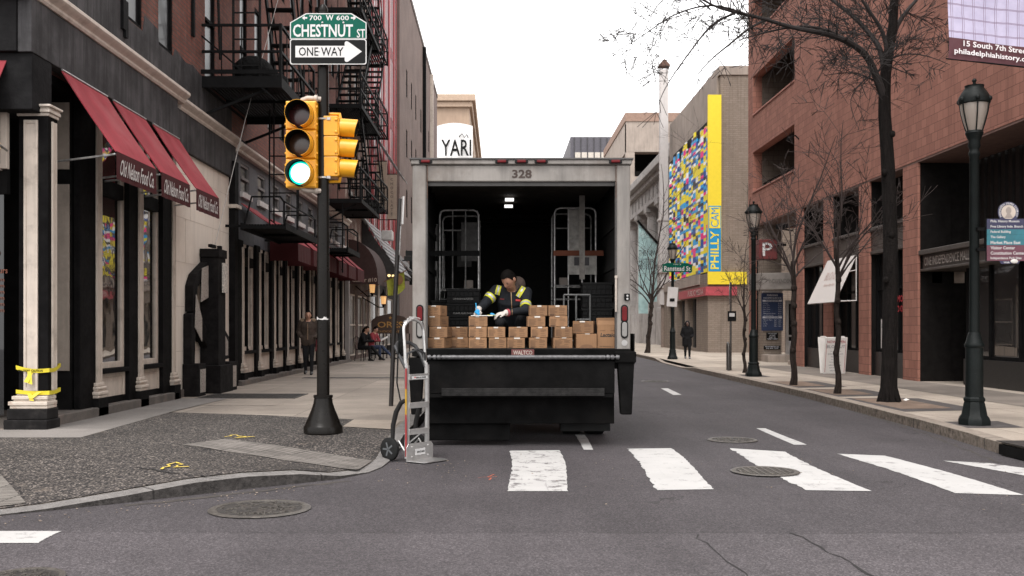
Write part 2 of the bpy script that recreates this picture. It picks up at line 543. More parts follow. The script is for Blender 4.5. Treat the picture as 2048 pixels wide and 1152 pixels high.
truckpaint = mat('truck_white_paint', (.245, .225, .207), .5, var=.16, scale=1.5, dirt=(.13, .105, .088), streak=.5, bump=.06, scuff=.15, spec=.25)
alu = mat('brushed_aluminium', (.52, .51, .50), .38, .9, var=.12, scale=14, bump=.08)
galv = mat('worn_galvanised_steel', (.42, .41, .40), .45, .85, var=.3, scale=20, dirt=(.12, .11, .10))
steelpipe = mat('painted_pipe', (.42, .36, .31), .5, .1, var=.15)
rubber = mat('rubber', (.012, .012, .012), .8, var=.2, spec=.2)
concretegrey = mat('weathered_concrete', (.33, .275, .235), .85, var=.16, scale=.8, streak=.35, bump=.2)
stonegrey = mat('grey_stone', (.34, .315, .30), .85, var=.22, scale=1.2, streak=.4, bump=.3)


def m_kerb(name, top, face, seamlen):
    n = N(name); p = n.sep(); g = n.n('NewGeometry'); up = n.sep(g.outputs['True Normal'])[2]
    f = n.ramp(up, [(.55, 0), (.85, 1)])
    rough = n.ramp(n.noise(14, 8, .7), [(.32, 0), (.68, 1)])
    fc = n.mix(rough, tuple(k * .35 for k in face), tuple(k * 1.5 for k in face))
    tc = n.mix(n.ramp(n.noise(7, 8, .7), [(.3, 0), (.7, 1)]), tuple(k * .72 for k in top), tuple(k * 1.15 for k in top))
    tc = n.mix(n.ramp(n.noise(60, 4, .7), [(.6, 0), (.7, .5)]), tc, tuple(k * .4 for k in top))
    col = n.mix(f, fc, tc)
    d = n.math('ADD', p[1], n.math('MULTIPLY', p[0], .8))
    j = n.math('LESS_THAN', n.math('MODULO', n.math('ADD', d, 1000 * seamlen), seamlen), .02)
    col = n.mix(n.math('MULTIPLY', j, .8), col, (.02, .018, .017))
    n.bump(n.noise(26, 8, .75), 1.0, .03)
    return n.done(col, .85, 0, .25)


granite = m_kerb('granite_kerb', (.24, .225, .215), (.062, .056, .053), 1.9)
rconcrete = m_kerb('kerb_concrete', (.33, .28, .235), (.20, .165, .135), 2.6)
yellowpaint = mat('signal_yellow', (.72, .33, .012), .38, var=.1, bump=.05, scale=9)
yellowpanel = mat('bright_yellow_panel', (.83, .64, .03), .55, var=.04, bump=0)
bluepanel = mat('cyan_blue_panel', (.01, .27, .55), .5, var=.06, bump=0)
greenlamp = mat('dark_green_iron', (.0055, .0078, .0075), .5, var=.3, spec=.18, scuff=.04, bump=.2)
bronzepole = mat('bronze_pole_paint', (.0075, .0062, .0052), .30, var=.2, spec=.16, scuff=.025, bump=.08)
glass = glassmat('shop_glass', refl=1.0, wob=.05)
upglass = glassmat('upper_window_glass', tint=(.010, .010, .011), refl=.05)
dimglass = glassmat('dim_shop_glass', tint=(.008, .008, .0085), refl=.22)
brick_a = brickmat('dark_red_brick', (.29, .10, .072), (.19, .072, .055), (.13, .09, .075), .215, .075, stain=.05)
brick_c = brickmat('patched_brick', (.21, .095, .07), (.14, .065, .05), (.24, .19, .16), .215, .075, stain=.75)
brick_e = brickmat('brown_brick', (.24, .175, .15), (.21, .15, .13), (.2, .145, .13), .215, .075, stain=0)
brick_r = brickmat('terracotta_tile_brick', (.41, .190, .142), (.315, .144, .108), (.18, .084, .064), .28, .205, msize=.007, bump=.3, var=.12)
brick_t = brickmat('tan_brick', (.30, .245, .20), (.255, .205, .165), (.21, .17, .14), .30, .10, var=.12)

# ================================================================== GROUND
road = struct(MB().poly([(-90, -40, 0), (90, -40, 0), (90, 420, 0), (-90, 420, 0)]).build('road', m_asphalt()))
paint = m_roadpaint()
paint_worn = m_roadpaint('worn_road_paint', .95, lo=.53)


def ragged(quad, z, jag, seed, name, mt, n=40, wob=.03):
    """a painted patch with wobbling long edges: quad = near-left, near-right, far-right, far-left"""
    r = random.Random(seed)
    a, b, c, d = [Vector((p[0], p[1], z)) for p in quad]
    lw = [r.uniform(-1, 1) for _ in range(n + 1)]; rw = [r.uniform(-1, 1) for _ in range(n + 1)]
    ph = r.uniform(0, 6)
    mb = MB(); L = []; Q = []
    for i in range(n + 1):
        t = i / n
        w = wob * math.sin(t * 4 + ph)
        L.append(a.lerp(d, t) + V(jag * (lw[i] * .5 + (.8 if r.random() < .12 else 0)) + w, 0, 0))
        Q.append(b.lerp(c, t) + V(jag * rw[i] * .45 + w, 0, 0))
    mb.add(L + Q, [(i, n + 1 + i, n + 2 + i, i + 1) for i in range(n)])
    return mb.build(name, mt, road)


def gp(px, py, h=0.0):  # photo pixel on level ground -> metres
    y = 1991 * (1.36 - h) / (py - 657)
    return ((px - 1000) * y / 1991, y)


def gq(*p): return [gp(*k) for k in p]


ragged(gq((1022, 983), (1142, 983), (1117, 901), (1017, 902)), .004, .012, 1, 'crosswalk_stripe', paint_worn)
ragged(gq((1320, 981), (1434, 979), (1340, 897), (1250, 898)), .004, .018, 2, 'crosswalk_stripe', paint)
ragged(gq((1612, 981), (1743, 983), (1565, 904), (1455, 897)), .004, .02, 3, 'crosswalk_stripe', paint)
ragged(gq((1915, 987), (2052, 991), (1772, 912), (1675, 908)), .004, .012, 4, 'crosswalk_stripe', paint)
ragged(gq((2130, 969), (2300, 975), (1985, 927), (1890, 922)), .004, .012, 5, 'crosswalk_stripe', paint_worn)
ragged([gp(-420, 1087), gp(75, 1087), gp(122, 1063), gp(-390, 1063)], .004, .012, 6, 'crosswalk_stripe', paint, 40, .004)
for k, q in enumerate([((1168, 900), (1187, 900), (1170, 870), (1150, 870)), ((1588, 890), (1614, 890), (1530, 857), (1512, 857)), ((1346, 790), (1363, 790), (1336, 777), (1322, 777))]):
    ragged(gq(*q), .004, .006, 10 + k, 'lane_marking', paint, 14, .003)
for yy in (45, 58, 72):
    ragged([(2.6, yy), (2.72, yy), (2.75, yy + 3), (2.63, yy + 3)], .004, .006, yy, 'lane_marking', paint, 8, .003)


def wiggle(pts, w, z, mt, name, seed, parent=road, step=.12):
    r = random.Random(seed); mb = MB(); L = []
    for a, b in zip(pts, pts[1:]):
        a = V(*a); b = V(*b); k = max(2, int((b - a).length / step))
        L += [a.lerp(b, i / k) for i in range(k)]
    L.append(V(*pts[-1]))
    A = []; B = []
    for i, p in enumerate(L):
        d = (L[min(i + 1, len(L) - 1)] - L[max(i - 1, 0)]).normalized(); nn = V(-d.y, d.x)
        p = p + nn * r.uniform(-.025, .025); ww = w * r.uniform(.4, 1.3)
        A.append((*(p + nn * ww), z)); B.append((*(p - nn * ww), z))
    k = len(L); mb.add(A + B, [(i, i + 1, k + i + 1, k + i) for i in range(k - 1)])
    return mb.build(name, mt, parent)


crackmat = mat('crack_filler', (.014, .012, .012), .9, var=.2)
wiggle([gp(1585, 1066), gp(1660, 1105), gp(1760, 1160)], .009, .003, crackmat, 'pavement_crack', 1)
wiggle([gp(1390, 1070), gp(1440, 1112), gp(1500, 1160)], .005, .003, crackmat, 'pavement_crack', 2)
wiggle([gp(2000, 926), gp(1850, 868), gp(1640, 800), gp(1400, 744)], .02, .003, mat('gutter_dirt', (.05, .043, .038), .95, var=.4), 'gutter_grime', 5)
wiggle([gp(250, 1012), gp(400, 996), gp(560, 978), gp(700, 962)], .035, .003, mat('gutter_dirt', (.05, .043, .038), .95), 'gutter_grime', 6)
orangespray = mat('orange_spray_paint', (.42, .10, .05), .8, var=.4)
wiggle([gp(955, 956), gp(992, 953)], .006, .003, orangespray, 'spray_mark', 7, step=.05)
wiggle([gp(975, 960), gp(985, 949)], .006, .003, orangespray, 'spray_mark', 8, step=.05)

# --- kerbs
LC = [(-45, 6.6, .13), (-9, 6.75, .13), (-6.6, 6.83, .05), (-5.5, 6.9, .012), (-4.4, 7.05, .012), (-3.63, 7.22, .012), (-3.37, 7.42, .02), (-2.93, 7.76, .06), (-2.5, 8.13, .10), (-2.14, 8.45, .105), (-1.75, 8.75, .085),
      (-1.45, 9.0, .03), (-1.24, 9.35, .012), (-1.15, 9.7, .012), (-1.12, 10.15, .02), (-1.12, 10.9, .09), (-1.12, 11.6, .13), (-1.12, 14, .13), (-1.15, 30, .13), (-1.2, 60, .13), (-1.3, 110, .13), (-1.3, 200, .13)]
RC = [(45, 6.9, .13), (9.5, 7.1, .13), (7.4, 7.4, .13), (6.1, 8.1, .13), (5.45, 9.3, .13), (5.4, 10.6, .13), (5.63, 12.8, .13), (5.75, 15, .13), (5.96, 19.3, .13), (6.03, 25, .13), (6.08, 31, .13), (6.2, 34, .03), (6.35, 39, .03), (6.5, 42, .13), (6.6, 48, .13), (6.9, 62, .13), (7.3, 120, .13), (7.3, 200, .13)]


def offset_line(L, w, sign):
    out = []
    for i, p in enumerate(L):
        a = V(*L[max(i - 1, 0)][:2]); b = V(*L[min(i + 1, len(L) - 1)][:2]); d = (b - a).normalized()
        out.append((p[0] - sign * d.y * w, p[1] + sign * d.x * w, p[2]))
    return out


def densify(L, step):
    out = []
    for a, b in zip(L, L[1:]):
        k = max(1, int(math.dist(a[:2], b[:2]) / step))
        if a[1] > 40 or abs(a[0]) > 15: k = 1
        out += [tuple(a[j] + (b[j] - a[j]) * i / k for j in range(3)) for i in range(k)]
    return out + [L[-1]]


def kerb(L, sign, mt, seed):
    r = random.Random(seed); L = densify(L, .35); I = offset_line(L, .16, sign); mb = MB(); n = len(L)
    o = [(p[0] + r.uniform(-.006, .006), p[1] + r.uniform(-.006, .006), p[2] - r.uniform(0, .006)) for p in L]
    ch = [(p[0] + (q[0] - p[0]) * .12, p[1] + (q[1] - p[1]) * .12, p[2] + .008) for p, q in zip(o, I)]
    rows = [[(p[0], p[1], -.03) for p in L], o, ch, [(q[0], q[1], q[2] + .012) for q in I], [(q[0], q[1], -.03) for q in I]]
    vs = [p for rr in rows for p in rr]
    mb.add(vs, [(k * n + i, k * n + i + 1, (k + 1) * n + i + 1, (k + 1) * n + i) for k in range(4) for i in range(n - 1)])
    return struct(mb.build('kerb', mt, None, smooth=35))


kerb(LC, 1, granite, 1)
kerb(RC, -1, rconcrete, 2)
LI = offset_line(LC, .15, 1); RI = offset_line(RC, .15, -1)


def hleft(x, y):
    if y > 13.5: return .13
    best = 9; hz = .13; p = V(x, y)
    for a, b in zip(LI, LI[1:]):
        A = V(a[0], a[1]); B = V(b[0], b[1]); d = B - A
        t = max(0, min(1, (p - A).dot(d) / d.length_squared)); q = A + d * t; e = (p - q).length
        if e < best: best = e; hz = a[2] + (b[2] - a[2]) * t
    t = min(1, best / 2.3)
    return hz + .012 + (.13 - hz - .012) * t


def sheet(poly, name, mt, hf, dz=0.0, grid=None, parent=None):
    bm = bmesh.new(); vs = [bm.verts.new((p[0], p[1], 0)) for p in poly]; bm.faces.new(vs)
    if grid:
        x0, x1, y0, y1, st = grid
        for ax, a, b in ((0, x0, x1), (1, y0, y1)):
            k = a
            while k <= b:
                co = (k, 0, 0) if ax == 0 else (0, k, 0); no = (1, 0, 0) if ax == 0 else (0, 1, 0)
                bmesh.ops.bisect_plane(bm, geom=bm.verts[:] + bm.edges[:] + bm.faces[:], plane_co=co, plane_no=no); k += st
    bmesh.ops.triangulate(bm, faces=[f for f in bm.faces if len(f.verts) > 4])
    for v in bm.verts: v.co.z = hf(v.co.x, v.co.y) + dz
    bmesh.ops.recalc_face_normals(bm, faces=bm.faces)
    if bm.faces and sum(f.normal.z for f in bm.faces) < 0: bmesh.ops.reverse_faces(bm, faces=bm.faces)
    me = bpy.data.meshes.new(name); bm.to_mesh(me); bm.free(); me.materials.append(mt)
    return link(name, me, parent)


walk_l = m_concrete('sidewalk_concrete', (.30, .255, .215), 1.75, 1.55, -1.15, .4)
walk_r = m_concrete('sidewalk_concrete_pale', (.42, .36, .30), 1.5, 1.5, .1, .3)
border = m_concrete('border_slab_concrete', (.22, .20, .185), 0, 1.45, 0, .55, var=.12)
aggr = m_aggregate()
poly = [(p[0], p[1]) for p in LI] + [(-7.2, 200), (-7.2, 13.4), (-45, 13.4)]
sl = struct(sheet(poly, 'sidewalk', walk_l, hleft, 0, (-9, -1.1, 6.8, 13.6, .125)))
G = (-9, -1.1, 6.8, 15.2, .125)
agg_poly = [(-45, 11.05), (-4.7, 11.15), (-4.82, 14.55), (-3.3, 14.05), (-1.95, 13.3), (-1.95, 12.3), (-1.3, 11.9)] + [(p[0] - .0, p[1]) for p in reversed(LI) if 6.5 < p[1] < 11.8]
struct(sheet(agg_poly, 'pavement', aggr, hleft, .008, G))
bord_poly = [(-45, 11.05), (-4.7, 11.15), (-4.82, 14.55), (-4.75, 17.4), (-5.65, 17.4), (-5.65, 12.0), (-45, 12.0)]
struct(sheet(bord_poly, 'pavement', border, hleft, .010, G))
struct(sheet([(-1.3, 11.95), (-1.95, 12.32), (-1.95, 13.25), (-1.3, 13.1)], 'pavement', m_concrete('patch_concrete', (.34, .285, .235), 0, 0), hleft, .010, G))
ramp_a = m_pavers('ramp_pavers', (.185, .166, .150), .32, .065, rad(36.0))
ramp_b = m_pavers('ramp_pavers_left', (.21, .19, .17), .32, .05, rad(8))
struct(sheet([(-3.36, 10.5), (-3.05, 11.02), (-1.275, 9.95), (-1.33, 9.27)], 'sidewalk', ramp_a, hleft, .014, G))
struct(sheet([(-7.5, 10.5), (-4.45, 8.8), (-3.58, 7.52), (-3.74, 7.37), (-4.42, 7.21), (-6.0, 7.05), (-7.5, 6.98)], 'sidewalk', ramp_b, hleft, .014, G))
yspray = mat('yellow_spray_paint', (.55, .40, .06), .8, var=.3)


def spray(pts, w, seed):
    mb = wiggle([gp(a, b, .12) for a, b in pts], w, 0, yspray, 'spray_mark', seed, sl, .05)
    for v in mb.data.vertices: v.co.z = hleft(v.co.x, v.co.y) + .017
    return mb


spray([(320, 941), (352, 928), (362, 932), (345, 938), (378, 936)], .014, 3)
spray([(447, 878), (470, 874), (490, 878), (465, 880), (510, 877)], .016, 4)
q_ = wiggle([gp(a, b, .12) for a, b in ((272, 935), (330, 944), (385, 951), (440, 955))], .012, 0, crackmat, 'pavement_crack', 12, sl, .06)
for v in q_.data.vertices: v.co.z = hleft(v.co.x, v.co.y) + .013
struct(sheet([(-5.2, 15.9), (-3.6, 15.9), (-3.6, 17.6), (-5.2, 17.6)], 'pavement', walk_l, hleft, .003))
poly = [(p[0], p[1]) for p in RI] + [(12.5, 200), (12.5, 90), (12.5, 40), (45, 40), (45, 39.5), (13, 39.2), (13, 10.5), (45, 10.5)]
sr = struct(sheet([(p[0], p[1]) for p in RI] + [(45, 200), (45, 10.5)], 'sidewalk', walk_r, lambda x, y: .13))
struct(sheet([(8.2, 12), (9.75, 12), (9.75, 33), (8.2, 33)], 'pavement', m_concrete('brown_aggregate_paving', (.205, .175, .15), 0, 3, 0, 0, var=.25), lambda x, y: .13, .004))
pit = mat('tree_pit_dirt', (.19, .135, .10), .95, var=.3, scale=4, dirt=(.10, .075, .06), bump=.6, bscale=30)
tarpatch = mat('asphalt_patch', (.075, .066, .064), .9, var=.3, bump=.5, bscale=80)
for a, b in ((14.7, 17.6), (17.9, 20.2), (20.6, 23.2)):
    struct(sheet([(5.98 + .02 * (a - 15), a), (7.3, a + .3), (7.35, b - .1), (6.05 + .02 * (a - 15), b)], 'pavement', tarpatch, lambda x, y: .13, .004))
    struct(sheet([(6.12 + .02 * (a - 15), a + .45), (6.95, a + .6), (7.0, b - .15), (6.15 + .02 * (a - 15), b - .2)], 'ground', pit, lambda x, y: .13, .008))
struct(sheet([(6.3, 25.2), (6.9, 25.3), (6.9, 26.6), (6.3, 26.5)], 'pavement', tarpatch, lambda x, y: .13, .004))
struct(sheet([(5.75, 12.3), (6.5, 12.35), (6.6, 13.2), (5.8, 13.1)], 'pavement', tarpatch, lambda x, y: .13, .004))

# --- iron covers
iron = mat('cast_iron', (.055, .05, .047), .6, .5, var=.4, scale=15, bump=.3, dirt=(.11, .09, .075))


def cover(x, y, z, r, label, cat='manhole cover', pattern='pebble', seed=0):
    t = thing('manhole_cover', label, cat, (x, y, z))
    mb = MB(); mb.lathe([(r * .84, .003), (r * .845, .009), (r * .97, .010), (r, .004)], (x, y, z), 40); mb.build('ring', mat('worn_iron', (.10, .09, .08), .5, .3, var=.4, scale=20, dirt=(.05, .045, .04)), t, smooth=30)
    lid = MB(); lid.lathe([(.01, .0055), (r * .82, .0055), (r * .825, .002)], (x, y, z), 40)
    rr = random.Random(seed)
    lid.m = 1
    if pattern == 'pebble':
        for k in range(120):
            a = rr.uniform(0, 2 * PI); q = r * .76 * math.sqrt(rr.random())
            s = r * rr.uniform(.03, .06)
            lid.obox((x + q * math.cos(a), y + q * math.sin(a), z + .007), (s * 2, s, .008), Matrix.Rotation(rr.uniform(0, 3), 3, 'Z'))
    else:
        k = -r * .75
        while k < r * .78:
            L = math.sqrt(max(0, (r * .78) ** 2 - k * k))
            lid.box(x - L, x + L, y + k - .008, y + k + .008, z + .005, z + .012)
            lid.box(x + k - .008, x + k + .008, y - L, y + L, z + .005, z + .0125)
            k += r * .2
    lid.build('lid', [iron, mat('worn_iron', (.135, .12, .105))], t)
    return t


cover(*gp(520, 1019), .004, .38, 'large round iron manhole cover in the asphalt in front of the corner kerb', seed=1)
cover(*gp(1530, 945), .009, .32, 'round iron manhole cover with a grid pattern interrupting a crosswalk stripe', pattern='grid')
cover(*gp(1465, 881), .004, .30, 'round dark manhole cover in the roadway just beyond the crosswalk', seed=3)
cover(*gp(45, 1158), .004, .22, 'small round cover at the lower left edge of the roadway', seed=4)
cover(*gp(1310, 763), .004, .36, 'far round manhole cover in the lane beside the delivery truck', seed=5)
cover(-1.62, 12.75, .137, .24, 'small round utility cover set in the pale sidewalk patch beside the signal pole', seed=6)
g = thing('sidewalk_grate', 'dark metal grate set in the sidewalk in front of the cream wall', 'grate', (-4.4, 18.1, .13))
mb = MB(); mb.box(-5.35, -3.6, 17.45, 17.5, .131, .14).box(-5.35, -3.6, 18.65, 18.7, .131, .14).box(-5.35, -5.3, 17.5, 18.65, .131, .14).box(-3.65, -3.6, 17.5, 18.65, .131, .14)
mb.build('frame', iron, g)
mb = MB(); y = 17.54
while y < 18.62: mb.box(-5.3, -3.65, y, y + .035, .131, .138); y += .075
mb.build('bars', iron, g)
mb = MB(); mb.poly([(-5.3, 17.5, .1325), (-3.65, 17.5, .1325), (-3.65, 18.65, .1325), (-5.3, 18.65, .1325)]); mb.build('pit', dullblack, g)  # flat black sheet, its colour stands in for the shade below the bars
t = tag(MB().box(-4.9, -1.6, 24.6, 25.0, .131, .138).build('cellar_hatch', iron), 'thin dark steel hatch strip across the far left sidewalk', 'hatch')
t = thing('storm_drain', 'black storm drain inlet cut into the right kerb', 'drain', (5.42, 10.2, 0))
MB().box(5.36, 5.43, 9.75, 10.7, .012, .118).build('opening', dullblack, t)  # solid black block, its colour stands in for the shade inside the inlet
MB().box(5.36, 5.75, 9.7, 10.75, .1425, .152).build('lid', iron, t)
# litter
paper = mat('litter_paper', (.7, .68, .64), .8)
lr = random.Random(5)


def litter(x, y, z, s, label, m=paper):
    mb = MB(); vs = [];
    for i in range(7):
        a = i / 7 * 2 * PI; vs.append((x + math.cos(a) * s * lr.uniform(.6, 1.1), y + math.sin(a) * s * lr.uniform(.4, .8), z + lr.uniform(.002, s * .5)))
    vs.append((x, y, z + s * .7)); mb.add(vs, [(i, (i + 1) % 7, 7) for i in range(7)])
    return tag(mb.build('crumpled_paper', m), label, 'litter')


litter(6.83, 16.75, .137, .07, 'crumpled white paper lying beside the base of the big bare tree')
# fallen leaves and grit in the kerb line
mb = MB()
for k in range(150):
    if k < 70:
        t_ = lr.random(); i = lr.randrange(4, 10); a, b = LC[i], LC[i + 1]; x = a[0] + (b[0] - a[0]) * t_ + lr.uniform(0, .35); y = a[1] + (b[1] - a[1]) * t_ - lr.uniform(0.02, .4)
    elif k < 110: x, y = lr.uniform(-1.1, -.3), lr.uniform(8.6, 10.6)
    else: x, y = lr.uniform(.2, 5), lr.uniform(7.4, 10.8)
    s = lr.uniform(.003, .009); a = lr.uniform(0, 3)
    mb.obox((x, y, .006), (s * 2, s, .003), Matrix.Rotation(a, 3, 'Z') @ Matrix.Rotation(lr.uniform(-.3, .3), 3, 'X'))
tag(mb.build('street_grit', mat('dry_leaf_litter', (.24, .19, .15), .9, var=.6, scale=30)), 'scattered dry leaf crumbs and grit on the asphalt by the kerb', 'litter', kind='stuff')

# ================================================================== LEFT SIDE OF THE STREET
def moulding(mb, prof, axis, a, b, m=None):
    mb.prism(prof, axis, a, b, m)


def pilaster(root, y0, y1, s0, s1, z0=.26, z1=4.62, xw=-5.75, d=.09):
    """flat black pilaster from y0 to y1 carrying a cream strip s0..s1 with a small moulded foot"""
    p = MB(); p.box(xw, xw + d, y0, y1, z0, z1); pil = p.build('pilaster', black, root, bevel=.008)
    s = MB(); s.box(xw + d, xw + d + .02, s0, s1, .60, z1 - .15)
    e = (s1 - s0) * .18
    s.box(xw + d + .02, xw + d + .028, s0, s0 + e, .60, z1 - .15).box(xw + d + .02, xw + d + .028, s1 - e, s1, .60, z1 - .15)
    s.build('panel_strip', cream, pil, bevel=.004)
    b = MB(); q0, q1 = s0 - .04, s1 + .02
    for h0, h1, g in ((.385, .43, .05), (.43, .48, .065), (.48, .505, .03), (.505, .545, .045), (.545, .60, .02)):
        b.box(xw + .02, xw + d + .03 + g, q0 - g, q1 + g * .6, h0, h1)
    b.build('base_moulding', cream, pil, bevel=.014)
    q = MB(); q.box(xw + .01, xw + d + .09, q0 - .07, q1 + .05, z0 - .13, .385); q.build('plinth', black, pil, bevel=.01)
    return pil


def shop_window(root, y0, y1, z_sill=.78, z_mid=3.3, z_top=4.6, xw=-5.75, m_glass=None):
    b = MB(); b.box(xw - .08, xw + .03, y0, y1, .13, .36); b.build('kickboard', black, root, bevel=.006)
    b = MB(); b.box(xw - .06, xw + .015, y0, y1, .36, z_sill - .07)
    b.box(xw + .015, xw + .035, y0 + .02, y0 + .08, .36, z_sill - .07).box(xw + .015, xw + .035, y1 - .08, y1 - .02, .36, z_sill - .07).box(xw + .015, xw + .033, y0 + .08, y1 - .08, z_sill - .13, z_sill - .07)
    b.build('bulkhead_panel', cream, root, bevel=.004)
    b = MB(); b.box(xw - .10, xw + .10, y0, y1, z_sill - .07, z_sill); b.build('sill', black, root, bevel=.008)
    f = MB(); X0, X1 = xw - .045, xw + .012
    f.box(X0, X1, y0, y0 + .07, z_sill, z_top).box(X0, X1, y1 - .09, y1, z_sill, z_top).box(X0, X1 + .002, y0 + .07, y1 - .09, z_sill, z_sill + .09).box(X0, X1 + .002, y0 + .07, y1 - .09, z_top - .07, z_top)
    w = f.build('window', cream, root, bevel=.006)
    t = MB(); t.box(X0, X1 + .03, y0 + .07, y1 - .09, z_mid, z_mid + .22); t.build('transom_bar', black, w, bevel=.006)
    g = MB(); g.poly([(xw - .022, y0 + .06, z_sill + .08), (xw - .022, y1 - .08, z_sill + .08), (xw - .022, y1 - .08, z_top - .06), (xw - .022, y0 + .06, z_top - .06)])
    g.build('pane', m_glass or glass, w)
    return w


def sash(root, y0, y1, z0, z1, xw, fm=black, gm=None, sill=None, depth=.035):
    f = MB(); a, b = xw - depth - .06, xw - depth + .02
    f.box(a, b, y0, y0 + .05, z0, z1).box(a, b, y1 - .05, y1, z0, z1).box(a, b, y0 + .05, y1 - .05, z0, z0 + .06).box(a, b, y0 + .05, y1 - .05, z1 - .06, z1).box(a, b + .02, y0 + .05, y1 - .05, (z0 + z1) / 2 - .03, (z0 + z1) / 2 + .03)
    w = f.build('window', fm, root)
    g = MB(); xg = xw - depth - .02; g.poly([(xg, y0 + .04, z0 + .04), (xg, y1 - .04, z0 + .04), (xg, y1 - .04, z1 - .04), (xg, y0 + .04, z1 - .04)]); g.build('pane', gm or upglass, w)
    if sill:
        s = MB(); s.box(xw - .12, xw + .07, y0 - .06, y1 + .06, z0 - .13, z0 - .003); s.build('sill', sill, w, bevel=.01)
    return w


XW = -5.75
# ---- corner building -------------------------------------------------------
A = thing('corner_shop_building', 'dark brick corner building with black and cream shopfront behind the signal pole', 'building', (XW, 12, 0))
wa = [(13.5, 14.2, 6.15, 8.7), (15.3, 16.0, 6.15, 8.7), (16.75, 17.5, 6.15, 8.7), (19.4, 20.1, 6.15, 8.7), (13.5, 14.2, 9.8, 12.2), (15.3, 16.0, 9.8, 12.2), (16.75, 17.5, 9.8, 12.2), (19.4, 20.1, 9.8, 12.2)]
mb = MB(); mb.wall('x', XW - .3, XW, 12.0, 21.3, 4.62, 20, wa); mb.box(-25, XW - .3, 12.0, 12.3, 4.62, 20); mb.box(-25, XW - .3, 21.0, 21.3, 4.62, 20)
mb.build('brick_wall', brick_a, A)
for h in wa: sash(A, *h, XW)
mb = MB(); mb.box(-25, XW - .3, 12.3, 21.0, 19.6, 19.9); mb.build('roof', dullblack, A)
mb = MB()
top = [(12.0, 6.25), (13.3, 6.28), (13.45, 6.12), (14.25, 6.12), (14.3, 6.35), (15.25, 6.3), (15.3, 6.13), (16.0, 6.13), (16.1, 6.42), (16.7, 6.38), (16.75, 6.14), (17.5, 6.14), (17.6, 6.3), (18.2, 6.22), (18.6, 6.28), (19.3, 6.2), (19.4, 6.13), (21.3, 6.1)]
mb.prism([(12.0, 5.5)] + [(21.3, 5.5)] + top[::-1], 'x', XW, XW + .012)
mb.build('painted_band', greypaint, A)
for k, (y, z0, z1) in enumerate([(13.9, 6.2, 7.6), (15.05, 5.9, 6.55), (15.15, 5.8, 6.35), (18.5, 6.8, 7.5)]):
    mb = MB(); mb.box(XW + .012, XW + .06, y, y + .10, z0, z1); mb.build('wall_bracket', blackmetal, A)
# fascia and cornice
mb = MB(); mb.box(XW, XW + .17, 11.86, 17.25, 4.66, 5.32); mb.build('fascia', greypaint, A, bevel=.01)
mb = MB(); mb.box(XW, XW + .10, 17.25, 21.3, 4.55, 5.24); mb.build('fascia', greypaint, A, bevel=.01)
mb = MB(); mb.box(-25, XW, 11.83, 12.0, 4.66, 5.9); mb.build('front_fascia', mat('tar_black_paint', (.012, .0115, .012), .85, var=.4, scale=3, spec=.1, dirt=(.022, .021, .021), bump=.3, bscale=12, bdist=.03), A, bevel=.01)
mb = MB(); mb.box(XW - .45, XW + .16, 11.9, 12.42, 3.98, 4.66); mb.build('corner_block', mat('tar_black_paint', (.018, .017, .018)), A, bevel=.012)
prof = [(XW, 5.32), (XW + .19, 5.32), (XW + .21, 5.35), (XW + .21, 5.38), (XW + .24, 5.41), (XW + .275, 5.43), (XW + .295, 5.46), (XW + .295, 5.50), (XW + .26, 5.53), (XW, 5.56)]
mb = MB(); mb.prism(prof, 'y', 11.7, 17.55); mb.build('cornice', creamtrim, A, smooth=30)
mb = MB(); mb.prism([(x - .08, z - .09) for x, z in prof], 'y', 17.55, 21.3); mb.build('cornice', creamtrim, A, smooth=30)
mb = MB(); mb.prism([(-(x - XW) + 11.83, z) for x, z in prof], 'x', -25, XW + .1); mb.build('front_cornice', creamtrim, A, smooth=30)
# column on the corner
cx0, cx1, cy0, cy1 = -5.87, -5.51, 12.14, 12.40
c = MB(); c.box(cx0, cx1, cy0, cy1, .53, 3.98); col = c.build('column', black, A, bevel=.008)
c = MB()
c.box(cx0 + .07, cx1 - .12, cy0 - .014, cy0, .60, 3.9).box(cx1, cx1 + .014, cy0 + .08, cy1 - .06, .60, 3.9)
for a, b, z0, z1 in ((cx0 + .07, cx0 + .10, .60, 3.9), (cx1 - .15, cx1 - .12, .60, 3.9), (cx0 + .10, cx1 - .15, .60, .64), (cx0 + .10, cx1 - .15, 3.86, 3.9)): c.box(a, b, cy0 - .026, cy0 - .014, z0, z1)
c.box(cx1 + .014, cx1 + .024, cy0 + .08, cy0 + .105, .60, 3.9).box(cx1 + .014, cx1 + .024, cy1 - .085, cy1 - .06, .60, 3.9)
c.build('panel', cream, col, bevel=.004)
c = MB()
for z0, z1, g in ((3.95, 3.99, .02), (3.99, 4.03, .045), (4.03, 4.055, .035), (4.055, 4.085, .07)): c.box(cx0 - g * .8, cx1 + g * .8, cy0 - g, cy1 + g * .5, z0, z1)
c.build('capital', creamtrim, col, bevel=.008)
c = MB()
for z0, z1, g in ((.385, .425, .075), (.425, .475, .09), (.475, .495, .045), (.495, .54, .06), (.54, .56, .02)): c.box(cx0 - g, cx1 + g * .3, cy0 - g, cy1 - .08 + g * .2, z0, z1)
c.build('base_moulding', mat('rusty_cream_paint', (.52, .45, .38), .65, var=.1, scale=9, dirt=(.20, .07, .03)), col, bevel=.016)
c = MB(); c.box(cx0 - .10, cx1 + .035, cy0 - .10, cy1 - .05, .255, .385); c.box(cx0 - .12, cx1 + .05, cy0 - .14, cy1 - .03, .10, .255); c.build('plinth', mat('worn_black_stone', (.012, .011, .011), .7, var=.4, scale=8, dirt=(.04, .036, .034), spec=.1), col, bevel=.012)
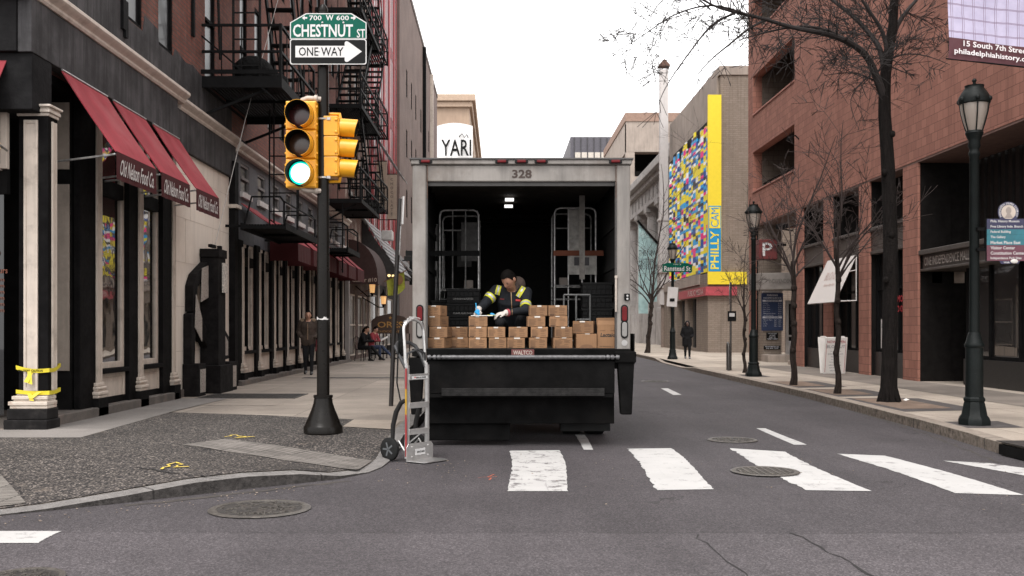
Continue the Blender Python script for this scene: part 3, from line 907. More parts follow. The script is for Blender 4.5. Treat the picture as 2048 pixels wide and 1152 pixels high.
# step, recessed corner entrance
mb = MB(); mb.box(-8.0, -5.57, 12.25, 17.3, .10, .265); mb.build('step', mat('worn_step_stone', (.105, .09, .08), .8, var=.3, scale=4, dirt=(.16, .12, .10), bump=.3), A, bevel=.015)
mb = MB(); mb.box(-8.0, XW - .02, 13.40, 13.48, .265, 4.62).box(-8.0, -7.9, 12.3, 13.72, .265, 4.62).box(-8.0, XW, 12.3, 13.72, 4.5, 4.618); mb.build('entry_wall', dullblack, A)
mb = MB(); mb.box(-6.2, -5.79, 13.38, 13.40, .79, 3.3).box(-6.2, -5.79, 13.38, 13.40, 3.5, 4.4); mb.build('entry_panel', mat('beige_panel_paint', (.33, .275, .23), .7, var=.1, dirt=(.24, .2, .17), streak=.3), A, bevel=.006)
mb = MB(); mb.bar((-5.8, 12.5, 3.35), (-6.25, 13.68, 4.15), .12, .05); mb.build('brace', cream, A)
for y in ((13.42, 14.13, 13.93, 14.11), (15.2, 15.76, 15.56, 15.74), (16.72, 17.34, 17.16, 17.32)): pilaster(A, *y)
shop_window(A, 14.13, 15.2); shop_window(A, 15.76, 16.72)
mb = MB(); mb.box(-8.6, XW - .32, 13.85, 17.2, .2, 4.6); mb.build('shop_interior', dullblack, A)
# front on the cross street
mb = MB(); mb.box(-25, -6.9, 12.12, 12.3, .1, 4.66); mb.box(-6.9, -6.0, 12.12, 12.2, 3.0, 4.66); mb.build('front_wall', dullblack, A)
mb = MB(); mb.box(-6.9, -6.84, 12.06, 12.14, .1, 4.4).box(-6.06, -5.98, 12.06, 12.14, 3.3, 4.6).box(-6.84, -6.06, 12.06, 12.13, 3.28, 3.36); fr = mb.build('front_window', cream, A, bevel=.006)
mb = MB(); mb.poly([(-6.84, 12.16, .3), (-6.06, 12.16, .3), (-6.06, 12.16, 3.0), (-6.84, 12.16, 3.0)]); mb.build('pane', dimglass, fr)
orange = mat('faded_orange_letters', (.16, .045, .02), .6)
mb = MB()
put_text(mb, 'Store Hours', (-6.22, 12.15, 2.07), .075, .42, bold=.01)
for k in range(6): put_text(mb, '%s am' % '987979'[k], (-6.13, 12.15, 1.96 - .075 * k), .05, .16)
put_text(mb, 'INFO', (-6.25, 12.15, 2.28), .10, .30)
mb.build('lettering', orange, fr)
# cream wall
mb = MB(); mb.box(XW - .02, XW + .03, 17.3, 21.0, .13, 4.55); mb.build('cream_wall', creamstone, A)
mb = MB()
for z in (.95, 1.75, 2.55, 3.35, 4.15): mb.box(XW + .03, XW + .033, 17.3, 21.0, z, z + .010)
for y, z0, z1 in ((18.4, 3.35, 4.15), (19.8, 2.55, 3.35), (18.1, 2.55, 3.35), (20.2, 3.35, 4.55)): mb.box(XW + .03, XW + .033, y, y + .01, z0, z1)
mb.build('wall_joint', mat('wall_joint', (.58, .51, .44), .9), A)
mb = MB(); mb.box(XW, XW + .07, 17.3, 21.0, .12, .27); mb.build('wall_base', mat('worn_step_stone', (.1, .09, .08)), A, bevel=.01)
mb = MB(); mb.box(XW - .02, XW + .16, 21.0, 21.3, .13, 4.9); mb.build('corner_pier', black, A, bevel=.01)
mb = MB(); mb.box(XW - .02, XW + .22, 20.95, 21.32, 3.9, 3.98); mb.build('pier_cap', cream, A, bevel=.01)

# yellow and black caution tape tied around the column
tape = thing('caution_tape', 'yellow caution tape tied around the foot of the cream and black corner column', 'tape', (-5.72, 12.1, .6))
ty = mat('caution_tape_plastic', (.62, .50, .02), .4, var=.15)
mb = MB()
def tband(z, tilt, wob):
    o = .018; ps = [(cx0 - o, cy0 - o - .015), (cx1 + o + .012, cy0 - o - .015), (cx1 + o + .012, cy1 + o), (cx0 - o, cy1 + o)]
    zz = [z + tilt, z, z + tilt * 1.5, z]
    for i in range(4):
        a, b = ps[i], ps[(i + 1) % 4]; za, zb = zz[i], zz[(i + 1) % 4]
        for k in range(6):
            t0, t1 = k / 6, (k + 1) / 6; s0 = -wob * math.sin(t0 * PI); s1 = -wob * math.sin(t1 * PI)
            P = lambda t, s, h: (a[0] + (b[0] - a[0]) * t, a[1] + (b[1] - a[1]) * t, za + (zb - za) * t + s + h)
            mb.add([P(t0, s0, 0), P(t1, s1, 0), P(t1, s1, .048), P(t0, s0, .048)], [(0, 1, 2, 3)])
tband(.83, .035, .025); tband(.555, .015, .01)
for (x, z, L, r) in ((-5.74, .84, .16, .3), (-5.72, .82, .12, -.4), (-5.74, .57, .09, .5), (-5.62, .59, .08, -.9)):
    mb.add([(x, cy0 - .05, z), (x + .05, cy0 - .055, z), (x + .05 + r * .1, cy0 - .09, z - L), (x + r * .1 - .01, cy0 - .08, z - L * .9)], [(0, 1, 2, 3)])
tb = mb.build('band', ty, tape)
mb = MB(); put_text(mb, 'CAUTION  CAUTION', (-5.71, cy0 - .0365, .846), .03, .30, bold=.02); mb.build('lettering', signblack, tape, recalc=False)

# ---- black wall monument -----------------------------------------------------
mo = thing('wall_monument', 'black angular wooden monument with pebbled panels standing against the cream wall', 'monument', (-5.5, 19, .13))
charred = mat('charred_wood', (.010, .009, .009), .9, var=.5, scale=8, bump=.5, bscale=40, dirt=(.02, .018, .017), spec=.1)
pebble = mat('pebbled_panel', (.34, .30, .265), .9, var=.5, scale=60, bump=.8, bscale=80, dirt=(.07, .06, .055))
shells = mat('white_shell_crust', (.6, .55, .49), .9, var=.5, scale=40, dirt=(.12, .1, .09), bump=1, bscale=60, bdist=.03)
x0, x1 = XW + .04, -5.34
mb = MB(); mb.box(x0, x1 - .02, 18.95, 19.45, .13, 2.72).box(x0, x1, 18.92, 19.48, 2.72, 2.88).box(x0, x1 + .06, 18.8, 19.7, .13, .66)
mb.obox((-5.52, 19.1, 2.94), (.08, .3, .06)).obox((-5.45, 19.35, 2.93), (.08, .1, .07)); mb.build('post', charred, mo, bevel=.01)
def slab(pts, xa=x0, xb=-5.50, name='wing', m=charred):
    mb = MB(); mb.prism(pts, 'x', xa, xb); return mb.build(name, m, mo, bevel=.008)
def inset(pts, m=pebble, xb=-5.50):
    mb = MB(); mb.prism(pts, 'x', xb, xb + .012); return mb.build('inset_panel', m, mo)
slab([(17.9, .13), (18.35, .13), (18.35, .72), (17.9, .72)], xb=-5.42); inset([(18.0, .2), (18.3, .2), (18.3, .62), (18.0, .62)], xb=-5.42)
slab([(17.95, .72), (18.15, .72), (18.2, 1.40), (18.7, 1.1), (18.72, 1.32), (18.22, 1.68), (17.95, 1.62)], xb=-5.56); inset([(18.08, 1.38), (18.5, 1.12), (18.5, 1.55), (18.15, 1.98)], xb=-5.545)
slab([(18.05, 1.66), (18.2, 1.70), (18.32, 2.12), (18.92, 2.42), (18.92, 2.62), (18.25, 2.36), (18.05, 2.14)], xb=-5.56); inset([(18.42, 1.85), (18.88, 1.95), (18.88, 2.55), (18.5, 2.48)], xb=-5.54)
slab([(18.2, 1.5), (18.95, 1.0), (18.95, 1.35), (18.3, 1.75)], xb=-5.57)
slab([(19.45, 2.2), (19.85, 2.0), (19.9, 1.5), (19.45, 1.25)], xb=-5.52); inset([(19.55, 2.1), (19.82, 1.95), (19.84, 1.55), (19.55, 1.4)], xb=-5.52)
slab([(19.5, 1.2), (19.9, 1.35), (20.2, 1.2), (20.2, .75), (19.5, .72)]); inset([(19.65, 1.15), (19.9, 1.22), (20.1, 1.1), (20.1, .82), (19.65, .82)])
slab([(19.6, .13), (20.15, .13), (20.15, .7), (19.6, .7)], xb=x1 + .02); inset([(19.75, .2), (20.05, .2), (20.05, .62), (19.75, .62)], xb=x1 + .02)
mb = MB(); mb.box(x1, x1 + .03, 19.12, 19.42, 2.05, 2.62); mb.build('crust', shells, mo)
cable = tag(MB().tube([(-5.5, 19.2, 2.95), (-5.1, 19.9, 5.5), (-4.6, 21.0, 8.6)], .007, 5).build('wire_cable', mat('pale_cable', (.4, .38, .36), .5)), 'thin pale cable running from the black monument up to the fire escape', 'cable')

# ---- awnings -------------------------------------------------------------------
def awning(name, label, y0, y1, top, lip, zb, group, text=None, canvas=redcloth, val=darkred, xw=XW, side=False, frame=True, cat='awning'):
    t = thing(name, label, cat, (xw, y0, lip[1]), group=group)
    mb = MB(); n = 10; rows = []
    for i in range(n + 1):
        k = i / n; sag = -.02 * math.sin(k * PI)
        rows.append((top[0] + (lip[0] - top[0]) * k, top[1] + (lip[1] - top[1]) * k + sag))
    mb.prism(rows + [(x - .008, z - .014) for x, z in rows[::-1]], 'y', y0, y1)
    mb.build('canvas', canvas, t, smooth=30)
    mb = MB(); k = 14; vs = []
    for i in range(k + 1):
        y = y0 + (y1 - y0) * i / k; w = .006 * math.sin(i * 1.9)
        vs += [(lip[0] + .002, y, lip[1] - .004), (lip[0] + .004 + w, y, zb + .004 * math.sin(i * 2.3))]
    mb.add(vs, [(2 * i, 2 * i + 2, 2 * i + 3, 2 * i + 1) for i in range(k)])
    if side:
        mb.poly([(top[0], y0, top[1]), (lip[0], y0, lip[1]), (lip[0], y0, zb), (top[0], y0, zb)])
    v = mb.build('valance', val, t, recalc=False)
    if text:
        lettering(text, (lip[0] + .016, (y0 + y1) / 2, (lip[1] + zb) / 2 - .01), (lip[1] - zb) * .60, whitepaint, v, w=(y1 - y0) * .86, face='east', shear=.28, bold=.012)
    if frame:
        fr = MB()
        for y in (y0 + .03, y1 - .03):
            fr.tube([(xw + .02, y, zb + .22), (lip[0] - .03, y, lip[1] - .04)], .014, 6)
        fr.tube([(lip[0] - .03, y0 + .02, lip[1] - .035), (lip[0] - .03, y1 - .02, lip[1] - .035)], .012, 6)
        fr.tube([(top[0] - .0, y0, top[1] + .012), (top[0] - .0, y1, top[1] + .012)], .014, 6, m=0)
        fr.build('frame', galv, t)
    return t


nm = 'Old Nelson Food Co.'
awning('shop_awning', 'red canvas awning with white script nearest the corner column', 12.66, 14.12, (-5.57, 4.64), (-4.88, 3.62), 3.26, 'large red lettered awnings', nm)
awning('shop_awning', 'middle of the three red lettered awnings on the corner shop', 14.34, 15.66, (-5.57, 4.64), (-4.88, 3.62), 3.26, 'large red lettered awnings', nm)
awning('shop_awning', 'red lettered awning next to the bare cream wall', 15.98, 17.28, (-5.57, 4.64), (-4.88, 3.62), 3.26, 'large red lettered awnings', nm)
# the awning over the cross-street front
t = thing('front_awning', 'red awning at the top left picture edge over the cross street shopfront', 'awning', (-6.8, 12, 3.6))
mb = MB(); mb.prism([(11.98, 4.68), (11.25, 3.62), (11.25, 3.60), (11.98, 4.66)], 'x', -8.6, -5.90); mb.build('canvas', redcloth, t)
mb = MB(); mb.box(-8.6, -5.90, 11.235, 11.249, 3.25, 3.62); mb.build('valance', darkred, t)
for q in ([(-5.93, 11.98, 3.5), (-5.93, 11.28, 3.62)], [(-5.9, 11.99, 4.70), (-8.6, 11.99, 4.70)]): MB().tube(q, .014, 6).build('frame', galv, t)
t = tag(MB().disc((-6.16, 12.115, 3.58), .085, 24, 'y').build('window_sign', emit('yellow_glow_sign', (.9, .62, .02), .7)), 'bright yellow round sign in the window at the left picture edge', 'sign')

# ---- second building: long black shopfront ---------------------------------------
B = thing('long_shop_building', 'long brick building with grey mezzanine and black shopfront beyond the cream wall', 'building', (XW, 21.3, 0))
wb = []
y = 22.0
while y < 36.4:
    wb += [(y, y + .62, 6.3, 8.9), (y, y + .62, 10.0, 12.4), (y, y + .62, 13.4, 15.6)]; y += 1.32
mz = [(y0, y0 + .75, 4.38, 5.02) for y0 in [21.95 + 1.55 * k for k in range(10)] if y0 < 36.2]
mb = MB(); mb.wall('x', XW - .3, XW, 21.3, 37.0, 5.5, 22, wb); mb.box(-25, XW - .3, 36.7, 37.0, 0.1, 22); mb.build('brick_wall', brick_a, B)
mb = MB(); mb.box(-25, XW - .3, 21.3, 36.7, 21.5, 21.8); mb.build('roof', dullblack, B)
mb = MB(); mb.wall('x', XW - .3, XW + .03, 21.3, 36.7, 3.25, 5.5, mz); mb.build('mezzanine_wall', midgrey, B)
for h in wb: sash(B, *h, XW)
mw = mat('dusty_window_frame', (.19, .18, .175), .7)
for h in mz: sash(B, *h, XW + .03, mw, dimglass, sill=whitepaint)
mb = MB(); mb.prism([(x - .05, z - .16) for x, z in prof], 'y', 21.35, 37.0); mb.build('cornice', creamtrim, B, smooth=30)
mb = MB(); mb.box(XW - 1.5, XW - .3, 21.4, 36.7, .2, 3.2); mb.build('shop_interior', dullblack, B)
mb = MB(); mb.box(-6.3, -5.52, 21.3, 37.0, .10, .235); mb.build('step', mat('worn_step_stone', (.1, .09, .08)), B, bevel=.012)
ys = [21.75 + 1.55 * k for k in range(10)]
for y in ys: pilaster(B, y - .16, y + .22, y + .08, y + .20, .235, 3.3)
for y in ys[:-1]:
    w = shop_window(B, y + .22, y + 1.39, .86, 2.75, 3.25)
for y in ys[:-1]:
    pl = MB(); pl.box(XW - .1, XW + .05, y + .76, y + .86, .86, 3.25); q = pl.build('mullion', black, B, bevel=.006)
    s = MB(); s.box(XW + .05, XW + .062, y + .79, y + .83, .9, 3.2); s.build('panel_strip', cream, q)
mb = MB(); mb.poly([(XW - .04, 22.3, 2.2), (XW - .04, 22.75, 2.2), (XW - .04, 22.75, 1.75), (XW - .04, 22.3, 1.75)]); mb.build('poster', mat('blue_poster', (.05, .12, .25), .5), B)
names = ['short red awning tucked above the near end of the black fire escape landing', 'red awning first to the left of the signal pole', 'red awning half hidden by the signal pole', 'red awning just to the right of the signal pole', 'red awning second to the right of the signal pole', 'red awning third to the right of the signal pole', 'plain red awning last in the row before the brown arched awning']
awning('small_awning', names[0], 21.72, 23.1, (-5.64, 4.1), (-5.0, 3.64), 3.56, 'small plain red awnings', frame=False)
for k in range(6):
    y = 24.4 + 2.05 * k
    awning('small_awning', names[k + 1], y, y + 1.6, (-5.64, 4.06), (-4.95, 3.45), 3.02, 'small plain red awnings', side=True, frame=False)

# ---- third building: patched brick with stairs ------------------------------------
Cb = thing('patched_brick_building', 'narrow patched brick building behind the far fire escape stairs', 'building', (XW, 37, 0))
wc = [(y, y + .8, z, z + 1.9) for y in (37.7, 39.4, 41.1, 42.5) for z in (6.6, 9.8, 13.0)]
mb = MB(); mb.wall('x', XW - .3, XW, 37.0, 43.5, 3.3, 23, wc); mb.box(-25, XW - .3, 43.2, 43.5, .1, 23); mb.box(-25, XW - .3, 37.02, 37.3, 21.9, 23); mb.build('brick_wall', brick_c, Cb)
for h in wc: sash(Cb, *h, XW, sill=stonegrey)
wc2 = [(38.2, 39.6, .3, 2.7), (40.3, 41.6, .3, 2.7), (42.0, 43.0, .3, 2.7)]
mb = MB(); mb.wall('x', XW - .3, XW, 37.0, 43.5, .13, 3.3, wc2); mb.build('ground_wall', mat('dark_brick_base', (.075, .045, .037), .9, var=.5, scale=6, dirt=(.2, .15, .12)), Cb)
for h in wc2: sash(Cb, *h, XW, cream, dimglass)
mb = MB(); mb.box(XW, XW + .15, 36.9, 37.1, .13, 3.2); mb.build('stone_pier', stonegrey, Cb)

# ---- fourth: red cast-iron front -------------------------------------------------------
D = thing('red_front_building', 'tall building with narrow red painted window mullions', 'building', (XW, 43.5, 0))
mb = MB(); mb.box(XW - .35, XW - .18, 43.5, 57.0, 4.5, 26).box(-25, XW - .35, 56.7, 57.0, .1, 26).box(-25, XW - .35, 43.55, 43.8, 22, 26); mb.build('wall', dullblack, D)
for k in range(18):
    y = 43.5 + k * .775; mb = MB(); mb.box(XW - .18, XW - .15 + (.03 if k % 3 == 0 else 0), y, y + (.22 if k % 3 == 0 else .12), 4.9, 25.5)
    mb.build('mullion', redpaint, D, bevel=.015)
for z in (4.5, 8.4, 12.2, 16.0, 19.8, 23.4):
    mb = MB(); mb.box(XW - .175, XW - .155, 43.5, 57.0, z, z + .55); mb.build('spandrel', mat('dark_red_paint', (.12, .022, .024), .7), D)
for z in (5.1, 9.0, 12.8, 16.6, 20.4):
    mb = MB(); mb.poly([(XW - .17, 43.6, z), (XW - .17, 56.6, z), (XW - .17, 56.6, z + 3.2), (XW - .17, 43.6, z + 3.2)]); mb.build('window_band', upglass, D)
for k in range(7):
    mb = MB(); y = 44.0 + k * 1.8; mb.prism([(XW, 10.2), (XW + .55, 9.5), (XW + .55, 9.45), (XW, 10.1)], 'y', y, y + 1.1); mb.build('window_hood', mat('slate_hood', (.2, .195, .19), .7), D)
mb = MB(); mb.wall('x', XW - .3, XW - .02, 43.5, 57, .13, 4.5, [(44.3, 46.6, .5, 2.9), (47.6, 50, .5, 2.9), (51, 53.4, .2, 2.9)]); mb.build('shopfront', mat('half_timber_black', (.03, .027, .026), .8, var=.3), D)
for y0, y1 in ((44.3, 46.6), (47.6, 50), (51, 53.4)): sash(D, y0, y1, .5, 2.9, XW, cream, dimglass)
for y in (43.8, 46.9, 47.3, 50.4): mb = MB(); mb.box(XW - .02, XW + .01, y, y + .2, .3, 3.6); mb.build('timber_strip', cream, D)

# ---- fifth: tall brown block -----------------------------------------------------------
E = thing('tall_brown_building', 'tall plain brown building with slit windows at the far left of the street', 'building', (XW, 57, 0))
we = []
for y in (61, 64.3, 67.6, 72, 76, 80, 85):
    for z in (4.5, 8.2, 11.9, 15.6): we.append((y, y + .8, z, z + 1.7))
mb = MB(); mb.wall('x', XW - .4, XW, 57, 91, .1, 22.4, we); mb.box(-25, XW - .4, 57, 57.4, .1, 22.4); mb.build('wall', brick_e, E)
mb = MB(); mb.box(-25, XW + .05, 56.95, 91.05, 22.4, 22.75); mb.build('parapet', mat('brown_coping', (.10, .075, .065), .8), E)
for h in we: sash(E, *h, XW)
for y in (74, 82): mb = MB(); mb.box(XW, XW + .25, y, y + .3, .1, 22.3); mb.build('downpipe', cream if y == 82 else blackmetal, E)

# ---- fire escapes ----------------------------------------------------------------------
def grate(mb, x0, x1, y0, y1, z, st=.085, w=.045):
    x = x0
    while x < x1: mb.box(x, x + w, y0, y1, z, z + .03); x += st
    for y in (y0, (y0 + y1) / 2, y1 - .05): mb.box(x0, x1, y, y + .05, z - .06, z - .001)


def rails(t, x1, y0, y1, z, hs=(.52, 1.03), xw=XW, near=True):
    for y in (y0, y1):
        mb = MB()
        for h in hs: mb.bar((xw, y, z + h), (x1, y, z + h), .045, .045)
        mb.bar((x1, y, z - .1), (x1, y, z + hs[-1] + .03), .05, .05)
        for k in range(1, 4): mb.bar((xw + (x1 - xw) * k / 4, y, z), (xw + (x1 - xw) * k / 4, y, z + hs[-1]), .02, .02)
        mb.build('end_rail', blackmetal, t)
    mb = MB()
    for h in hs: mb.bar((x1, y0, z + h), (x1, y1, z + h), .05, .05)
    k = 1; n = max(2, int((y1 - y0) / .5))
    for k in range(1, n): mb.bar((x1, y0 + (y1 - y0) * k / n, z), (x1, y0 + (y1 - y0) * k / n, z + hs[-1]), .02, .02)
    mb.build('front_rail', mat('worn_black_rail', (.012, .012, .012), .6, 0, var=.4, scale=12, scuff=.35, spec=.1), t)


def stair(t, x0, x1, ya, za, yb, zb, n=11):
    mb = MB()
    for x in (x0, x1): mb.bar((x, ya, za), (x, yb, zb), .04, .17)
    mb.build('stringer', blackmetal, t)
    mb = MB()
    for k in range(1, n):
        f = k / n; mb.box(x0, x1, ya + (yb - ya) * f - .12, ya + (yb - ya) * f + .12, za + (zb - za) * f - .015, za + (zb - za) * f + .015)
    mb.build('treads', blackmetal, t)
    mb = MB()
    for x in (x0, x1):
        mb.tube([(x, ya, za + .9), (x, yb, zb + .9)], .02, 6)
        for f in (0, .33, .66, 1): mb.tube([(x, ya + (yb - ya) * f, za + (zb - za) * f), (x, ya + (yb - ya) * f, za + (zb - za) * f + .9)], .014, 6)
    mb.build('handrail', blackmetal, t)


F1 = thing('fire_escape', 'black iron fire escape balcony with ladder left of the street name sign', 'fire escape', (-5, 20, 6))
mb = MB(); grate(mb, XW, -4.23, 19.2, 22.6, 6.15, .07, .052); mb.box(-4.27, -4.2, 19.2, 22.6, 6.0, 6.2).box(XW, -4.2, 19.16, 19.2, 6.0, 6.22).box(XW, -4.27, 22.6, 22.66, 6.0, 6.22); mb.build('platform', blackmetal, F1)
rails(F1, -4.23, 19.2, 22.6, 6.18)
mb = MB(); mb.bar((XW, 19.3, 5.5), (-4.5, 19.3, 6.0), .05, .05).bar((XW, 22.3, 5.5), (-4.5, 22.3, 6.0), .05, .05).bar((XW, 19.3, 6.05), (XW, 22.3, 6.05), .05, .05).bar((XW + .05, 19.3, 5.5), (XW + .05, 22.3, 5.5), .04, .04)
mb.bar((XW, 19.18, 7.0), (-4.3, 19.18, 5.75), .03, .03); mb.bar((XW, 19.15, 6.3), (-4.27, 19.15, 6.3), .03, .08); mb.build('bracket', blackmetal, F1)

lad = MB()
for x in (-5.22, -4.70): lad.tube([(x, 19.5, 6.25), (x, 19.45, 12)], .028, 6)
k = 6.5
while k < 12: lad.tube([(-5.22, 19.48, k), (-4.70, 19.48, k)], .016, 6); k += .26
lad.tube([(-5.45, 19.4, 6.6), (-5.5, 19.4, 8), (-5.45, 19.4, 12)], .03, 6)
lad.build('ladder', mat('worn_black_rail', (.012, .012, .012)), F1)
mb = MB(); grate(mb, XW, -4.23, 19.2, 22.6, 9.75, .07, .052); mb.build('upper_platform', blackmetal, F1)
rails(F1, -4.23, 19.2, 22.6, 9.78)
stair(F1, -4.95, -4.4, 22.4, 6.2, 20.2, 9.75)
bagt = tag(MB().ell((-4.95, 20.0, 6.46), (.42, .5, .36)).ell((-4.6, 20.3, 6.36), (.3, .3, .22)).build('covered_bundle', mat('black_tarp', (.008, .008, .008), .8, var=.4, bump=.9, bscale=8, bdist=.08, spec=.08), smooth=60), 'black covered bundle heaped on the fire escape balcony', 'bundle')

F2 = thing('fire_escape', 'low black fire escape landing hanging in front of the grey mezzanine windows', 'fire escape', (-5, 22, 3.5))
mb = MB(); grate(mb, -5.35, -4.5, 20.7, 24.3, 3.5, .06, .048); mb.box(-4.5, -4.45, 20.7, 24.3, 3.42, 3.56).box(-5.4, -5.35, 20.7, 24.3, 3.42, 3.56); mb.build('platform', blackmetal, F2)
mb = MB()
for y in (20.75, 24.2):
    mb.bar((XW, y, 3.5), (-5.35, y, 3.5), .05, .05)
    mb.tube([(-4.5, y, 3.55), (-4.5, y, 4.0), (-4.6, y + .1, 4.12), (-5.2, y + .1, 4.12), (-5.32, y, 3.55)], .022, 6)
mb.tube([(-4.7, 20.7, 3.56), (-4.7, 20.7, 6.1)], .018, 6).tube([(-4.55, 22.4, 3.56), (-4.5, 22.4, 6.1)], .018, 6)
mb.tube([(-4.48, 20.7, 4.0), (-4.48, 24.2, 4.0)], .018, 6)
for z in (3.9, 4.3, 4.7, 5.1, 5.5): mb.bar((-5.0, 21.6, z), (-4.4, 21.6, z), .025, .025)
for x in (-5.0, -4.4): mb.bar((x, 21.6, 3.5), (x, 21.6, 6.1), .03, .03)
mb.build('rail', blackmetal, F2)

F3 = thing('fire_escape', 'tall black fire escape with flights of stairs right of the signal pole', 'fire escape', (-5, 33, 3))
pz = (5.35, 8.3, 11.3, 14.3)
for k, z in enumerate(pz):
    mb = MB(); grate(mb, XW, -4.35, 31.0, 35.6, z, .07, .055); mb.box(-4.37, -4.3, 31, 35.6, z - .08, z + .05).box(XW, -4.3, 30.95, 31, z - .08, z + .05); mb.build('platform', blackmetal, F3)
    rails(F3, -4.35, 31.0, 35.6, z + .03, (.5, 1.0))
    mb = MB(); mb.bar((XW, 31.1, z - .8), (-4.5, 31.1, z - .1), .05, .05); mb.build('bracket', blackmetal, F3)
    if k < 3: stair(F3, -5.15, -4.45, 31.3 if k % 2 else 34.9, z, 34.6 if k % 2 else 31.8, pz[k + 1])
lad = MB()
for x in (-5.5, -4.9): lad.bar((x, 31.0, 3.1), (x, 31.0, 5.4), .04, .04)
for k in range(9): lad.bar((-5.5, 31.0, 3.2 + k * .26), (-4.9, 31.0, 3.2 + k * .26), .025, .025)
lad.build('ladder', blackmetal, F3)
F4 = thing('fire_escape', 'small low black landing with rail loops right of the signal pole', 'fire escape', (-5, 29, 3.4))
mb = MB(); grate(mb, -5.4, -4.4, 28.6, 31.0, 3.65, .07, .055); mb.box(-4.42, -4.36, 28.6, 31, 3.56, 3.7); mb.build('platform', blackmetal, F4)
mb = MB()
for y in (28.7, 30.8): mb.tube([(-4.4, y, 3.7), (-4.4, y, 4.3), (-4.55, y, 4.42), (-5.2, y, 4.42), (-5.35, y, 3.7)], .025, 6)
mb.tube([(-4.4, 28.7, 4.2), (-4.4, 30.8, 4.2)], .02, 6).tube([(XW, 30.9, 3.65), (-5.4, 30.9, 3.65)], .03, 6); mb.build('rail', blackmetal, F4)
# gable lines of more iron work in front of the red building
F5 = thing('fire_escape', 'slender black fire escape in front of the red mullioned building', 'fire escape', (-5, 40, 5))
for z in (6.2, 9.3, 12.4, 15.5):
    mb = MB(); grate(mb, XW, -4.7, 37.6, 41.6, z, .09, .06); mb.build('platform', blackmetal, F5); rails(F5, -4.7, 37.6, 41.6, z + .03, (.5, 1.0))
stair(F5, -5.4, -4.8, 41.2, 6.2, 38.2, 9.3); stair(F5, -5.4, -4.8, 38.2, 9.3, 41.2, 12.4); stair(F5, -5.4, -4.8, 41.2, 12.4, 38.2, 15.5)

# ---- signs, canopies and lamps on the far left shops -------------------------------------
tan = mat('tan_banner_cloth', (.33, .26, .20), .85, var=.12, streak=.3)
for (x0_, x1_, y, z0, z1, lab) in ((-5.58, -5.12, 45.0, 6.75, 8.9, 'taller tan vertical banner sign reading CHOCOLATE'), (-5.36, -4.90, 47.2, 6.55, 8.65, 'lower tan vertical banner sign in front of the red mullions')):
    t = thing('vertical_sign', lab, 'sign', (x0_, y, z0), group='chocolate banner signs')
    p = MB(); p.box(x0_, x1_, y, y + .06, z0, z1); p.build('board', tan, t)
    p = MB()
    for i, ch in enumerate('CHOCOLATE'): put_text(p, ch, ((x0_ + x1_) / 2, y - .004, z1 - .22 - i * .205), .125, bold=.01)
    p.build('lettering', mat('brown_letters', (.06, .045, .035), .7), t, recalc=False)
    for zz in (z1 + .03, z0 - .03): MB().tube([(XW, y + .03, zz), (x1_, y + .03, zz)], .02, 6).build('bracket', blackmetal, t)
slate = m_pavers('slate_shingles', (.17, .165, .165), .34, .22)
def shingle(lab, y0, y1, zt, zb, xo, under=True):
    t = thing('shingle_canopy', lab, 'canopy', (XW, y0, zb))
    k = 9
    mb = MB()
    for i in range(k):
        a, b = i / k, (i + 1) / k
        xa, za = XW + .05 + (xo - XW - .05) * a, zt + (zb - zt) * a; xb, zb_ = XW + .05 + (xo - XW - .05) * b, zt + (zb - zt) * b
        mb.prism([(xa, za), (xb + .02, zb_ + .03), (xb + .02, zb_), (xa, za - .05)], 'y', y0, y1)
    mb.build('shingles', mat('grey_slate', (.20, .195, .195), .7, var=.35, scale=5), t)
    mb = MB(); mb.prism([(XW, zt - .1), (xo - .05, zb + .0), (XW, zb)], 'y', y0 + .02, y0 + .08); mb.prism([(XW, zb), (xo - .02, zb), (xo - .02, zb - .12), (XW, zb - .12)], 'y', y0, y1); mb.build('soffit', mat('half_timber_black', (.03, .027, .026)), t)
    return t
t = shingle('sloped grey shingle canopy over the lit chocolate shopfront', 41.3, 47.5, 6.0, 3.75, -4.25)
bulb = emit('warm_bulb', (1.0, .72, .35), 1.6)
for k, x in enumerate((-4.85, -4.65, -4.5)): MB().ell((x + .0, 41.42 + .3 * k, 3.58), (.07, .07, .06)).build('bulb', bulb, t, smooth=60)
shingle('darker shingle canopy farther along behind the first', 48.5, 55, 5.6, 4.1, -4.3)
t = thing('arched_awning', 'dark brown arched awning with small lettering before the shingle canopy', 'awning', (XW, 39, 3))
mb = MB(); pr = [(XW, 4.75)] + [(XW + 1.1 * math.sin(a), 3.35 + 1.4 * math.cos(a)) for a in [PI / 2 * k / 8 for k in range(1, 9)]] + [(XW, 3.35)]
mb.prism(pr, 'y', 37.8, 40.9); aw = mb.build('canvas', mat('brown_canvas', (.04, .017, .014), .85), t, smooth=40)
mb = MB(); mb.box(-4.66, -4.64, 37.8, 40.9, 3.05, 3.36).box(XW, -4.66, 37.78, 37.8, 3.05, 3.36); v = mb.build('valance', mat('brown_canvas', (.075, .028, .022)), t)
lettering('Callier #10', (-5.15, 37.772, 3.2), .17, mat('pale_letters', (.45, .35, .28), .7), v, w=.95, bold=.01)
